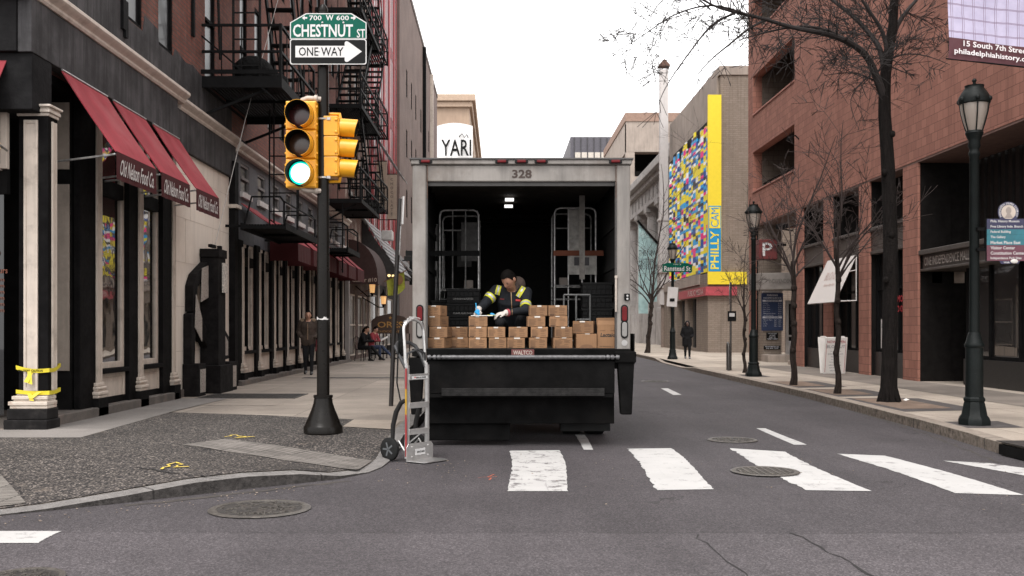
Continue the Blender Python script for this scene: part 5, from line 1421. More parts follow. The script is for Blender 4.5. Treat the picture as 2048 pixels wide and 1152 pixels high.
# distant garage, dark office
GA = thing('concrete_garage', 'beige concrete parking garage with wide dark openings far down the street', 'building', (14, 105, 0))
mb = MB()
for z0, z1 in ((.1, 6), (9, 12), (14.4, 17.4), (20.0, 23.2)): mb.box(13.3, 34, 105, 105.8, z0, z1).box(13.3, 14.1, 105.8, 127, z0, z1)
mb.box(13.3, 14.2, 105.02, 106, .1, 23).box(13.32, 14.1, 126, 127, .1, 23).box(24, 25, 105.02, 106, .1, 23).box(13.32, 14.0, 115.6, 116.6, .1, 23)
mb.build('wall', concretegrey, GA)
for z in (6.2, 12.2, 17.6): MB().box(14.2, 34, 106, 127, z, z + .5).build('deck', dkwall, GA)
MB().box(15.5, 34, 118, 119, .2, 22).build('back_wall', dkwall, GA)
MB().box(13.2, 34, 104.9, 127, 23.2, 24.1).build('parapet', mat('brown_parapet', (.26, .17, .13), .85), GA)
MB().box(15.2, 18, 106.5, 109, 24.1, 24.5).build('roof_unit', mat('pale_panel', (.4, .38, .38)), GA)
OF = thing('dark_office_block', 'low dark glass office block with pale window band in the far distance', 'building', (12, 140, 0))
MB().box(10.0, 34, 140, 170, .1, 25.2).build('wall', concretegrey, OF)
MB().box(9.9, 34.1, 139.9, 170, 25.2, 28.3).build('top_band', mat('purple_grey_cladding', (.085, .08, .095), .6), OF)
for k in range(7): MB().box(10.55 + k * .92, 11.3 + k * .92, 139.8, 139.89, 22.9, 26.1).build('window', mat('pale_window', (.52, .47, .41), .4), OF); MB().box(10.38 + k * .92, 10.48 + k * .92, 139.78, 139.89, 22.9, 28.2).build('fin', mat('dark_fin', (.04, .038, .042), .6), OF)

# ================================================================== DELIVERY TRUCK
TY = 11.4
T = thing('delivery_truck', 'white box delivery truck parked with its rear door open and lift gate folded', 'truck', (.245, TY, 0))
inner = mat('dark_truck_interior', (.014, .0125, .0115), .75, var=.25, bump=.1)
gate = mat('black_steel_gate', (.0048, .0046, .0046), .75, .0, var=.5, scale=4, dirt=(.010, .009, .0085), bump=.3, spec=.05)
tp = truckpaint
bx = MB()
bx.box(-1.0, -.965, TY + .12, 17.6, 1.0, 3.27).box(1.455, 1.49, TY + .12, 17.6, 1.0, 3.27).box(-1.0, 1.49, 17.6, 17.64, 1.0, 3.27).box(-.965, 1.455, TY + .12, 17.6, 3.23, 3.27)
bx.build('body', tp, T, bevel=.01)
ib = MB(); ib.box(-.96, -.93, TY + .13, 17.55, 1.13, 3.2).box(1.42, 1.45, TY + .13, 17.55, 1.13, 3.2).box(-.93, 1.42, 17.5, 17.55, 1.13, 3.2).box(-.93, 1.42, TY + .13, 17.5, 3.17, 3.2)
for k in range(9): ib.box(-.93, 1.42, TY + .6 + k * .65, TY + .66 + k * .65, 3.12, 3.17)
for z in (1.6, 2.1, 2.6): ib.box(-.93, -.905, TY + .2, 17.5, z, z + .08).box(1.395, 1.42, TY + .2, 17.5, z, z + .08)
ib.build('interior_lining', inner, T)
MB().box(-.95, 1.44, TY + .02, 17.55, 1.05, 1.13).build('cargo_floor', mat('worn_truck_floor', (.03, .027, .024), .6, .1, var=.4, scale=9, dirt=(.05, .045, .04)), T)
# rear frame
for x in (-1.005, 1.33): MB().box(x, x + .165, TY, TY + .12, 1.06, 3.235).build('rear_post', tp, T, bevel=.022, seg=3)
hd = MB(); hd.box(-.838, 1.328, TY + .012, TY + .12, 3.045, 3.232); hd.build('header', tp, T, bevel=.012)
cp = MB(); cp.box(-1.02, 1.51, TY - .02, TY + .16, 3.237, 3.292); cp.build('roof_cap', tp, T, bevel=.012)
MB().box(-1.035, 1.525, TY - .035, TY + .2, 3.292, 3.31).build('roof_edge', mat('dark_trim', (.06, .055, .052), .6), T)
rl = MB()
for x in (-.845, 1.322): rl.box(x, x + .014, TY - .006, TY + .1, 1.1, 3.04)
rl.box(-.83, 1.32, TY + .05, TY + .1, 3.0, 3.042); rl.build('door_track', mat('dark_trim', (.06, .055, .052)), T)
rd = MB()
for k in range(10): rd.box(-.82, 1.31, TY + .25 + k * .32, TY + .55 + k * .32, 3.03 + .004 * k, 3.06 + .004 * k)
rd.build('raised_door', mat('grimy_door', (.022, .018, .015), .8, var=.5, scale=7, dirt=(.012, .011, .011), spec=.1), T, bevel=.006)
for x in (-.835, 1.325): MB().box(x, x + .006, TY - .008, TY - .001, 2.85, 3.23).build('rust_seam', mat('rust_streak', (.10, .05, .03), .9), T)
lettering('328', (.252, TY + .008, 3.132), .098, mat('dark_brown_numerals', (.045, .028, .022), .7), T, w=.225, bold=.03)
redlens = mat('red_lens', (.105, .006, .008), .4, var=.25, bump=0, spec=.2)
blackrub = rubber
for x in (-.85, .02, .245, .47, 1.32):
    m_ = MB(); m_.obox((x, TY - .03, 3.268), (.15, .03, .05)); b_ = m_.build('marker_light', blackrub, T, bevel=.012)
    MB().obox((x, TY - .048, 3.268), (.10, .02, .032)).build('lens', redlens, b_, bevel=.008)


def stadium(cx, cz, rx, h, n=8):
    p = []
    for k in range(n + 1): a = PI * k / n; p.append((cx + rx * math.cos(a), cz + h + rx * math.sin(a)))
    for k in range(n + 1): a = PI + PI * k / n; p.append((cx + rx * math.cos(a), cz - h + rx * math.sin(a)))
    return p


clear = mat('clear_lens', (.20, .19, .18), .3, var=.1, bump=0)
for x, z, m_ in ((1.425, 1.53, redlens), (-.918, 1.53, redlens), (1.425, 1.35, clear), (-.918, 1.35, clear)):
    b_ = MB().prism(stadium(x, z, .042, .062), 'y', TY - .012, TY + .02).build('tail_light', blackrub, T, bevel=.006)
    MB().prism(stadium(x, z, .029, .056), 'y', TY - .02, TY - .004).build('lens', m_, b_, bevel=.006)
MB().box(1.42, 1.485, TY - .03, TY, 1.68, 1.76).build('switch_box', blackmetal, T, bevel=.01)
MB().lathe([(.001, -.006), (.012, -.006), (.012, 0)], (1.455, TY - .03, 1.735), 10, 'y').lathe([(.001, -.006), (.012, -.006), (.012, 0)], (1.455, TY - .03, 1.70), 10, 'y').build('switch_button', galv, T)
MB().disc((1.425, TY - .003, 1.195), .034, 20, 'y').build('sticker', mat('silver_sticker', (.32, .31, .30), .4), T)
MB().tube([(1.325, TY - .03, 1.55), (1.325, TY - .03, 1.95)], .012, 6).obox((1.325, TY - .03, 1.95), (.03, .03, .03)).build('grab_handle', steelpipe, T)
# lift gate
g = MB(); g.box(-1.0, 1.49, TY - .10, TY + .02, 1.04, 1.128); g.box(-.95, 1.44, TY - .04, TY + .3, .9, 1.04); g.build('rear_sill', gate, T, bevel=.008)
g = MB(); g.tube([(-.66, TY - .14, 1.035), (1.19, TY - .14, 1.035)], .026, 12); g.build('hinge_bar', mat('scraped_steel', (.10, .097, .10), .45, .5, var=.4, scale=30), T, smooth=40)
g = MB()
for x in (-.80, -.74, -.69, 1.22, 1.27, 1.33): g.lathe([(.001, -.02), (.025, -.02), (.03, 0), (.025, .02), (.001, .02)], (x, TY - .14, 1.035), 10, 'x')
g.tube([(-.82, TY - .14, 1.035), (1.35, TY - .14, 1.035)], .012, 8); g.build('hinge_pin', mat('scraped_steel', (.10, .097, .10)), T, smooth=40)
g = MB(); g.box(-.82, 1.30, TY - .12, TY - .06, .62, .99); g.build('lift_platform', gate, T, bevel=.01)
tr = MB(); tr.box(-.80, 1.28, TY - .118, TY - .06, .58, .618)
tp2 = MB(); tp2.box(-.66, 1.18, TY - .15, TY - .121, .60, .685)
rr = random.Random(2)
for i in range(74):
    for j in range(3): tp2.obox((-.645 + i * .0246, TY - .152, .618 + j * .028), (.018, .006, .006), Matrix.Rotation(.7 if (i + j) % 2 else -.7, 3, 'Y'))
tr.build('platform_lip', gate, T); tp2.build('tread_strip', mat('tread_plate', (.017, .016, .0155), .6, .1, var=.6, scale=15, spec=.2), T)
g = MB(); g.box(-.86, 1.32, TY + .1, TY + .16, .26, .62).box(-.86, .12, TY + .161, TY + .22, .06, .9); g.build('lower_panel_shade_block', gate, T, bevel=.01)  # left box added low down so the ground under the truck stays shaded
g = MB(); g.prism([(1.335, 1.03), (1.53, 1.03), (1.50, .38), (1.375, .38)], 'y', TY - .09, TY + .05); g.box(1.30, 1.545, TY - .12, TY + .08, .97, 1.10); g.build('lift_arm', gate, T, bevel=.014); MB().prism([(-1.045, 1.03), (-.86, 1.03), (-.90, .38), (-1.01, .38)], 'y', TY - .09, TY + .05).build('lift_arm', gate, T, bevel=.014)
g = MB(); g.box(1.53, 1.545, TY + .02, TY + .4, .95, 1.3); g.build('side_bracket', gate, T)
pl = MB(); pl.box(.128, .388, TY - .125, TY - .101, 1.052, 1.122); pn = pl.build('maker_plate', mat('red_plate', (.11, .02, .019), .5, var=.3, scale=20, dirt=(.1, .05, .04)), T, bevel=.004)
lettering('WALTCO', (.258, TY - .1275, 1.087), .048, mat('cream_plate_letters', (.36, .31, .27), .6), pn, w=.215, bold=.02)
for x0, x1 in ((.72, 1.30), (-.84, -.3)): MB().box(x0, x1, 11.75, 11.78, .15, .95).build('mudflap', rubber, T)
for x0, x1 in ((.78, 1.36), (-.87, -.29)):
    w = MB(); pr = [(.24, -.14), (.42, -.14), (.465, -.10), (.465, .10), (.42, .14), (.24, .14)]
    for k in (.0, 1): w.lathe([(r, h) for r, h in pr], ((x0 + x1) / 2 + (.15 if k else -.15), 12.9, .465), 28, 'x')
    q = w.build('rear_wheel', rubber, T, smooth=35); MB().lathe([(.02, -.12), (.24, -.12), (.24, .12), (.02, .12)], ((x0 + x1) / 2, 12.9, .465), 20, 'x').build('rim', galv, q)
for x in (1.2, -.71): MB().lathe([(.24, -.13), (.42, -.13), (.46, -.08), (.46, .08), (.42, .13), (.24, .13)], (x, 19.0, .465), 24, 'x').build('front_wheel', rubber, T, smooth=35)
ch = MB(); ch.box(-.35, -.25, TY + .3, 20.2, .62, .95).box(.74, .84, TY + .3, 20.2, .62, .95).tube([(-.5, 12.9, .465), (1.0, 12.9, .465)], .09, 10).ell((.245, 12.9, .47), (.2, .2, .2))
for k in range(6): ch.box(-.95, 1.44, TY + .8 + k * 1.0, TY + .88 + k * 1.0, .95, 1.05)
ch.box(-.4, .9, TY + .3, TY + .4, .66, .9); ch.build('chassis', gate, T)
cab = MB(); cab.prism([(17.75, .6), (20.6, .6), (20.6, 1.3), (20.2, 1.5), (19.5, 2.45), (17.75, 2.5)], 'x', -.85, 1.34); cab.build('cab', tp, T, bevel=.06)
MB().prism([(18.3, 1.55), (19.7, 1.55), (19.2, 2.3), (18.3, 2.35)], 'x', -.858, 1.348).build('cab_window', glass, T)
lm = emit('cool_ceiling_lamp', (1, .97, .94), 1.6)
for k, (y, x, w_) in enumerate(((12.62, .12, .11), (13.3, .115, .105))):
    MB().box(x - .055, x + .055, y - .03, y + .10, 2.985, 3.01).build('ceiling_lamp', lm, T)
MB().box(1.0, 1.07, 12.55, 12.56, 1.98, 3.1).build('hanging_strap', mat('grey_webbing', (.17, .155, .14), .8, var=.3, scale=20), T)

# ---- roll cages and crates in the truck -----------------------------------------------
def cage(name, label, x0, x1, y, z1, shelf, placard=False, depth=.7):
    t = thing('roll_cage', label, 'roll cage', ((x0 + x1) / 2, y, 1.13), group='wire roll cages in the truck')
    r = .05
    f = MB()
    for yy in (y, y + depth):
        f.tube([(x0, yy, 1.2), (x0, yy, z1 - .07), (x0 + .02, yy, z1 - .02), (x0 + .07, yy, z1), (x1 - .07, yy, z1), (x1 - .02, yy, z1 - .02), (x1, yy, z1 - .07), (x1, yy, 1.2)], .017, 8)
        if yy > y: f.tube([(x0 + .02, yy, z1 - .2), (x1 - .02, yy, z1 - .2)], .012, 6)
    for z in (1.2, 1.75, shelf): f.tube([(x0, y, z), (x1, y, z)], .013, 6).tube([(x0, y, z), (x0, y + depth, z)], .012, 6).tube([(x1, y, z), (x1, y + depth, z)], .012, 6)
    f.build('frame', galv, t, smooth=50)
    f = MB()
    for k in (1, 2): x = x0 + (x1 - x0) * k / 3; f.tube([(x, y, 1.2), (x, y, z1 - .01)], .009, 6)
    f.build('upright', galv, t)
    f = MB(); f.box(x0, x1, y + .02, y + depth, shelf - .02, shelf + .012); f.build('shelf', galv, t)
    if placard:
        MB().box(x0 + .19, x0 + .40, y - .012, y - .004, 2.36, 2.95).build('placard', mat('dirty_white_placard', (.40, .38, .35), .6, var=.35, scale=9, dirt=(.15, .13, .12)), t)
        MB().box(x0 + .18, x0 + .56, y - .016, y - .006, 2.08, 2.34).build('label_plate', mat('dirty_white_placard', (.4, .38, .35)), t)
        MB().box(x0 + .26, x0 + .46, y - .022, y - .016, 2.2, 2.31).build('label', mat('dark_label', (.07, .065, .07), .6), t)
        MB().box(x0 - .02, x1 + .1, y - .03, y - .02, 2.33, 2.40).build('orange_strap', mat('orange_webbing', (.20, .06, .03), .8), t)
    else:
        MB().box(x0 + .26, x0 + .48, y + depth - .02, y + depth - .012, 2.30, 2.84).build('placard', mat('dull_placard', (.12, .115, .11), .6, var=.4, scale=9), t)
        MB().box(x0 - .45, x1 + .02, y - .03, y - .02, 2.32, 2.39).build('dark_strap', rubber, t)
    return t


cage('c', 'wire roll cage behind the left stack of black crates', -.80, -.285, 13.2, 2.93, 1.88)
cage('c', 'wire roll cage with white placard and orange strap on the right in the truck', .73, 1.28, 13.3, 2.97, 1.93, True)
cage('c', 'partly hidden roll cage against the left inner wall of the truck', -.915, -.85, 14.2, 2.85, 1.9, depth=1.0)
for (x, y, z, lab) in ((-.42, 13.35, 1.905, 'small pale carton on the shelf of the left roll cage'), (.86, 13.45, 1.945, 'small pale carton on the shelf of the right roll cage')):
    MBx = MB().box(x - .06, x + .06, y - .05, y + .07, z - .012, z + .1); tag(MBx.build('small_carton', mat('dusty_carton', (.20, .17, .15), .8), bevel=.004), lab, 'box')
cratem = mat('black_crate_plastic', (.010, .0098, .0098), .6, var=.25, spec=.2)
pr_ = mat('crate_print', (.28, .27, .26), .7)


def crate(x, y, z, w, d, h, label, text=None):
    t = thing('plastic_crate', label, 'crate', (x, y, z), group='black plastic crates in the truck')
    b = MB(); b.box(x - w / 2, x + w / 2, y, y + d, z + .002, z + h - .02)
    b.box(x - w / 2 - .012, x + w / 2 + .012, y - .012, y + d, z + h - .035, z + h - .003)
    k = -w / 2 + .05
    while k < w / 2 - .04:
        b.box(x + k, x + k + .012, y - .01, y, z + .02, z + h - .035); k += .055
    b.box(x - w / 2, x + w / 2, y - .011, y, z + h * .45, z + h * .45 + .012).build('crate_shell', cratem, t, bevel=.005)
    if text: lettering(text, (x, y - .014, z + h * .3), .022, pr_, t, w=min(.26, .02 * len(text)), bold=.02)
    return t


for k in range(4): crate(-.47, 12.75, 1.13 + k * .185, .42, .40, .185, ['bottom crate of the left stack of black crates, mostly behind cartons', 'second lowest crate of the left stack of black crates', 'third crate up in the left stack of black crates', 'top crate of the left stack of black crates'][k], ['UNITED VALLEY', 'RETURN', 'CLEVELAND DAIRY', 'LEHIGH DAIRIES'][k])
for k in range(3): crate(-.79, 12.9, 1.13 + k * .2, .19, .36, .2, ['lowest narrow black crate beside the left truck wall', 'middle narrow black crate beside the left truck wall', 'top narrow black crate beside the left truck wall'][k], ['DAIRY', 'CLEVELAND', None][k])
for k in range(5): crate(1.215, 12.4, 1.13 + k * .162, .37, .36, .16, ['lowest crate of the right stack of black crates behind the tall carton', 'second crate up in the right stack of black crates', 'middle crate of the five in the right stack of black crates', 'second crate from the top in the right stack of black crates', 'top crate of the right stack of black crates'][k])
MB_ = MB().tube([(.93, 12.15, 1.13), (.93, 12.15, 1.77)], .014, 8).tube([(.78, 12.15, 1.77), (1.1, 12.15, 1.77)], .014, 8).tube([(.93, 12.15, 1.47), (1.1, 12.15, 1.47)], .012, 8).tube([(1.1, 12.15, 1.13), (1.1, 12.15, 1.77)], .012, 8).tube([(.78, 12.15, 1.13), (.78, 12.15, 1.77)], .012, 8)
tag(MB_.build('metal_cart_frame', mat('dull_cart_steel', (.12, .12, .118), .5, .5, var=.3), smooth=50), 'low grey tubular cart frame standing in front of the right roll cage', 'cart frame')

# ---- cartons on the tail -----------------------------------------------------------------
cardboard = m_cardboard(); inkm = mat('brown_carton_ink', (.085, .045, .026), .85, var=.3); whitetape = mat('pale_tape', (.55, .50, .45), .5)
darkcut = mat('dark_cutout', (.16, .085, .045), .9)
ZB = 1.132; BH = .1225


def carton(x, y, z, w, h, d, rz, label, seed, cut=False, printed=True):
    t = thing('cardboard_box', label, 'box', (x, y, z), rz, 'small printed cartons on the truck tail', local=True)
    r = random.Random(seed)
    b = MB(); b.box(-w / 2, w / 2, 0, d, .0015, h - .001); b.build('carton', cardboard, t, bevel=.004)
    if printed:
        p = MB(); yy = -.0012
        p.box(-w * .22, w * .22, yy, 0, h * .84, h * .87)
        for k in range(7):
            z0 = h * (.70 - k * .095); a = r.uniform(.25, .42) * w
            p.box(-w * .44, -w * .44 + a, yy, 0, z0, z0 + h * .032)
            if k not in (3, 5): p.box(w * .06, w * .06 + r.uniform(.2, .36) * w, yy, 0, z0 + h * .02, z0 + h * .052)
        if r.random() < .6: p.box(-w * .44, -w * .2, yy, 0, h * .06, h * .17)
        for k in range(3): p.box(w / 2, w / 2 + .0012, d * .25, d * r.uniform(.5, .72), h * (.62 - k * .16), h * (.68 - k * .16))
        p.build('print', inkm, t)
    tw = r.uniform(.02, .034); to = r.uniform(-.012, .012); q = MB(); q.box(to - tw, to + tw, -.0018, .0, h - r.uniform(.006, .02), h); q.box(to - tw, to + tw, .0, d, h - .0005, h + .0008); q.build('tape', whitetape, t)
    if cut:
        c = MB(); n = 12; c.prism([(w * .34 * math.cos(PI * k / n), .002 + h * .26 * math.sin(PI * k / n)) for k in range(n + 1)], 'y', -.002, 0); c.build('hand_hole', darkcut, t)
    return t


def cx(z): return (760 + z / 2.879 - 1000) / 172.4


stk = [
 # (left, right of the front face in the tail view, level, yaw, y, cut, label)
 (275, 375, 0, -16, 11.50, 0, 'bottom box of the tall leftmost stack, turned sideways'),
 (285, 390, 1, -8, 11.50, 0, 'second box from the bottom in the tall leftmost stack'),
 (252, 352, 2, -20, 11.52, 0, 'third box up in the leftmost stack, jutting out to the left'),
 (262, 352, 3, -17, 11.52, 0, 'topmost box of the leftmost stack beside the left tail light'),
 (410, 510, 0, 0, 11.74, 0, 'lower shaded box set back between the leftmost stack and the box stack under the clipboard'),
 (404, 506, 1, 2, 11.74, 0, 'upper shaded box set back between the leftmost stack and the box stack under the clipboard'),
 (512, 615, 0, 0, 11.47, 1, 'bottom box with a dark hand hole in the stack under the clipboard'),
 (512, 615, 1, 0, 11.47, 0, 'middle box of the three under the clipboard'),
 (512, 618, 2, 0, 11.47, 0, 'top box carrying the clipboard the worker writes on'),
 (627, 728, 0, 0, 11.47, 0, 'lower box of the pair just right of the clipboard stack'),
 (620, 720, 1, 0, 11.47, 0, 'upper box of the pair just right of the clipboard stack'),
 (733, 833, 0, 0, 11.47, 0, 'lower box of the pair in front of the worker\'s knee'),
 (740, 848, 1, -3, 11.47, 0, 'upper box of the pair in front of the worker\'s knee'),
 (858, 960, 0, 0, 11.47, 0, 'bottom box of the four high stack directly right of the worker'),
 (868, 965, 1, 0, 11.47, 0, 'second box up in the four high stack directly right of the worker'),
 (850, 950, 2, 0, 11.47, 0, 'third box up in the four high stack directly right of the worker'),
 (860, 962, 3, 0, 11.47, 0, 'topmost box of the stack directly right of the worker'),
 (997, 1106, 0, 5, 11.47, 1, 'bottom box with a dark hand hole in the rightmost four high stack'),
 (1004, 1106, 1, 6, 11.47, 0, 'second box up in the other four high stack right of the worker'),
 (973, 1077, 2, 0, 11.47, 0, 'third box up in the second four high stack right of the worker'),
 (968, 1075, 3, 2, 11.47, 0, 'topmost box of the second four high stack right of the worker')]
for i, (a, b, lv, yaw, y, cut, lab) in enumerate(stk):
    k = y / 11.47
    carton((cx(a) + cx(b)) / 2 * k, y, ZB + lv * (BH + .0015), (cx(b) - cx(a)) * k, BH, .25, rad(yaw + random.Random(i + 90).uniform(-2.5, 2.5)), lab, i, cut)
carton((cx(1128) + cx(1245)) / 2, 11.47, ZB, cx(1245) - cx(1128), .168, .27, rad(3), 'plain unprinted box under a printed one beside the tall open carton', 40, True, False)
carton((cx(1108) + cx(1226)) / 2, 11.50, ZB + .1695, cx(1226) - cx(1108), .145, .27, rad(-10), 'wide printed box resting on the plain unprinted box', 41)
LX = (cx(1250) + cx(1368)) / 2
t = thing('open_carton', 'tall open carton with black script brand lettering at the right end', 'box', (LX, 11.5, ZB), rad(-3), local=True)
w, h, d = .24, .272, .25
b = MB(); b.box(-w / 2, w / 2, 0, .006, .002, h).box(-w / 2, w / 2, d - .006, d, .002, h).box(-w / 2, -w / 2 + .006, .006, d - .006, .002, h).box(w / 2 - .006, w / 2, .006, d - .006, .002, h).box(-w / 2 + .006, w / 2 - .006, .006, d - .006, .002, .01); b.build('carton', cardboard, t)
f = MB(); f.add([(-w / 2, 0, h), (w / 2, 0, h), (w / 2 - .002, .075, h + .045), (-w / 2 + .01, .07, h + .05)], [(0, 1, 2, 3)]); f.add([(-w / 2, d, h), (w / 2, d, h), (w / 2, d + .01, h + .085), (-w / 2, d + .005, h + .08)], [(0, 1, 2, 3)]); f.add([(w / 2, .01, h), (w / 2, d, h), (w / 2 + .01, d, h + .09), (w / 2 + .005, .03, h + .085)], [(0, 1, 2, 3)]); f.build('flap', m_cardboard('flap_cardboard', (.25, .14, .075)), t)  # flaps in a slightly paler cardboard tone
lettering('Lactaid', (0, -.002, h * .565), .046, mat('black_ink', (.02, .018, .017), .8), t, w=.165, shear=.18, bold=.03)
p = MB(); put_text(p, 'CONTENTS', (-.06, -.0015, h * .75), .011, .06, bold=.02); put_text(p, 'VITAMIN D', (.06, -.0015, h * .75), .011, .06, bold=.02); put_text(p, 'KEEP REFRIGERATED 35 - 40 F', (0, -.0015, h * .07), .012, .19, bold=.02); p.build('print', inkm, t, recalc=False)
t = thing('clipboard', 'clipboard with white delivery papers on top of a box under the worker\'s hands', 'clipboard', (-.2, 11.6, 1.504))
cz = ZB + 3 * (BH + .0015)
MB().box(-.335, -.085, 11.46, 11.70, cz + .001, cz + .008).build('paper', mat('white_paper', (.7, .69, .66), .7), t); MB().obox((-.10, 11.52, cz + .011), (.09, .05, .005), Matrix.Rotation(.3, 3, 'Z')).build('note', mat('yellow_note', (.6, .55, .1), .7), t)

# ================================================================== HAND TRUCK
H = thing('hand_truck', 'aluminium hand truck standing upright beside the truck tail', 'hand truck', (-.865, 10.27, .004), rad(52), local=True)
f = MB()
for x in (-.15, .15): f.tube([(x, 0, .03), (x, -.01, .5), (x, .0, 1.0)], .019, 8, sx=1.0).box(x - .012, x + .012, -.035, .0, .03, .98)
f.build('rail', alu, H, smooth=40)
f = MB()
for z in (.30, .57, .86): f.box(-.15, .15, -.045, -.02, z - .03, z + .03); f.box(-.15, .15, -.05, -.045, z + .012, z + .03)
f.build('crossbar', alu, H, bevel=.004)
pl_ = mat('pale_label', (.55, .54, .53), .5); bk = mat('black_ink', (.02, .018, .017))
b_ = MB().box(-.12, .12, -.0525, -.0505, .838, .868).build('label_plate', pl_, H); lettering('MAGLINER', (.02, -.0535, .853), .019, bk, b_, w=.15, shear=.2, bold=.04); MB().poly([(-.075, -.0538, .845), (-.055, -.0538, .861), (-.09, -.0538, .861)]).build('logo', mat('red_logo', (.45, .03, .03), .5), b_)
tpz = MB(); tpz.prism([(-.20, .012), (.20, .012), (.20, .15), (.17, .185), (-.17, .185), (-.20, .15)], 'y', -.055, -.047)
tpz.prism([(-.20, -.047), (.20, -.047), (.185, -.27), (.15, -.29), (-.15, -.29), (-.185, -.27)], 'z', .006, .014)
for x in (-.12, .12):
    for z in (.05, .15): tpz.ell((x, -.057, z), (.009, .005, .009), n=8, k=5)
tn = tpz.build('toe_plate', alu, H, bevel=.003)
b_ = MB().box(-.075, .075, -.058, -.0555, .06, .125).build('label_plate', pl_, tn); lettering('MAGLINER', (.01, -.059, .092), .021, bk, b_, w=.115, shear=.2, bold=.04)
s1 = MB().box(-.172, -.167, -.026, -.006, .05, .48).box(-.172, -.167, -.026, -.006, .74, .95).build('red_strip', mat('red_reflector', (.28, .03, .032), .4), H)
MB().box(-.1725, -.1675, -.026, -.006, .48, .74).build('yellow_strip', mat('yellow_reflector', (.42, .24, .02), .4), H)
for x in (-.215, .215):
    w = MB(); w.lathe([(.075, -.025), (.105, -.025), (.118, -.016), (.12, 0), (.118, .016), (.105, .025), (.075, .025)], (x, .17, .12), 32, 'x'); wh = w.build('wheel', rubber, H, smooth=35)
    w = MB(); w.lathe([(.012, -.02), (.076, -.012), (.076, .012), (.012, .02)], (x, .17, .12), 24, 'x')
    for k in range(5):
        a = k * 2 * PI / 5; w.bar((x - (.02 if x < 0 else -.02), .17, .12), (x - (.02 if x < 0 else -.02), .17 + .072 * math.cos(a), .12 + .072 * math.sin(a)), .014, .018)
    w.build('rim', mat('grey_wheel_hub', (.09, .095, .10), .6, .1, var=.3), wh)
f = MB(); f.tube([(-.23, .17, .12), (.23, .17, .12)], .012, 8)
for x in (-.15, .15): f.tube([(x, .17, .13), (x, .10, .2), (x, .02, .1)], .012, 6)
f.bar((-.13, .03, .28), (.0, .16, .13), .02, .012); f.bar((.13, .03, .28), (.0, .16, .13), .02, .012)
f.build('axle', alu, H, smooth=40)
f = MB()
for x in (-.17, .17): f.tube([(x, .0, .62), (x, .05, .60), (x, .12, .5), (x, .165, .36), (x, .175, .13)], [.022, .024, .026, .024, .02], 8)
f.build('wheel_brace', mat('dark_grey_brace', (.022, .021, .0205), .5, .1, spec=.2), H, smooth=40)
hnd = MB(); top = [(-.15, .01, 1.0), (-.15, .02, 1.15), (-.15, .035, 1.33)] + [(-.15 * math.cos(a), .04, 1.33 + .12 * math.sin(a)) for a in [PI * k / 10 for k in range(1, 10)]] + [(.15, .035, 1.33), (.15, .02, 1.15), (.15, .01, 1.0)]
hnd.tube(top, .017, 8); hnd.build('top_handle', alu, H, smooth=40)
hnd = MB(); hnd.tube([(-.15, .0, .95), (-.16, .08, 1.08), (-.15, .15, 1.17), (-.08, .18, 1.21), (.08, .18, 1.21), (.15, .15, 1.17), (.16, .08, 1.08), (.15, .0, .95)], .021, 8); hnd.tube([(-.15, .01, 1.0), (-.13, .0, 1.1), (0, -.005, 1.14), (.13, 0, 1.1), (.15, .01, 1.0)], .012, 8); hnd.build('grip', mat('black_grip', (.03, .03, .032), .4), H, smooth=40)
rr = random.Random(3); wr = MB()
for k in range(9):
    ph = rr.uniform(0, 6); wr.tube([(-.15 * math.cos(a) + rr.uniform(-.012, .012), .04 + .024 * math.sin(a * 9 + ph), 1.335 + .125 * math.sin(a) + rr.uniform(-.015, .02)) for a in [PI * j / 9 for j in range(0, 8)]], .0035, 4)
MB().tube([(-.16, .06, 1.38), (-.18, .08, 1.2), (-.18, .1, .8), (-.17, .06, .62)], .009, 6).build('hanging_strap', rubber, H, smooth=60)
wr.build('tied_strap', mat('white_cord', (.42, .41, .40), .7), H)
MB().ell((-.15, .06, 1.22), (.035, .035, .16)).build('hanging_bag', mat('black_tarp', (.018, .018, .018)), H, smooth=60)

# ================================================================== TRAFFIC SIGNAL
PX, PY = -2.06, 11.6
P = thing('traffic_signal', 'traffic signal pole with two yellow signal heads and the near one lit green', 'traffic light', (PX, PY, .13))
lat = MB(); lat.lathe([(.215, .135), (.226, .15), (.226, .215), (.215, .235), (.205, .25), (.19, .29), (.165, .35), (.135, .42), (.112, .49), (.104, .545), (.10, .56)], (PX, PY, 0), 32); lat.build('base', bronzepole, P, smooth=35)
lat = MB(); lat.lathe([(.112, .555), (.112, .585), (.074, .59), (.070, 2.5), (.062, 5.04), (.05, 5.05)], (PX, PY, 0), 24).lathe([(.055, 5.05), (.055, 5.08), (.03, 5.13), (.001, 5.14)], (PX, PY, 0), 16); lat.build('shaft', bronzepole, P, smooth=35)
for z in (3.78, 3.10): MB().lathe([(.072, z), (.079, z + .005), (.079, z + .02), (.072, z + .025)], (PX, PY, 0), 20).obox((PX + .075, PY - .06, z + .012), (.04, .03, .03)).build('band_clamp', galv, P)
st_ = MB(); rq = random.Random(8); lo = []; hi = []
for k in range(15):
    a = -2.75 + k * .165; q = max(0, math.sin(k * .75 + .5)); lo.append((PX + .0742 * math.cos(a), PY + .0742 * math.sin(a), 1.466 + rq.uniform(-.006, .004))); hi.append((PX + .0742 * math.cos(a), PY + .0742 * math.sin(a), 1.474 + .03 * q * rq.uniform(.5, 1.1)))
st_.add(lo + hi, [(k, k + 1, 16 + k, 15 + k) for k in range(14)])
st_.build('torn_sticker', whitepaint, P)
ysig = yellowpaint; sblack = mat('visor_black', (.008, .008, .008), .8, var=.2, spec=.1)


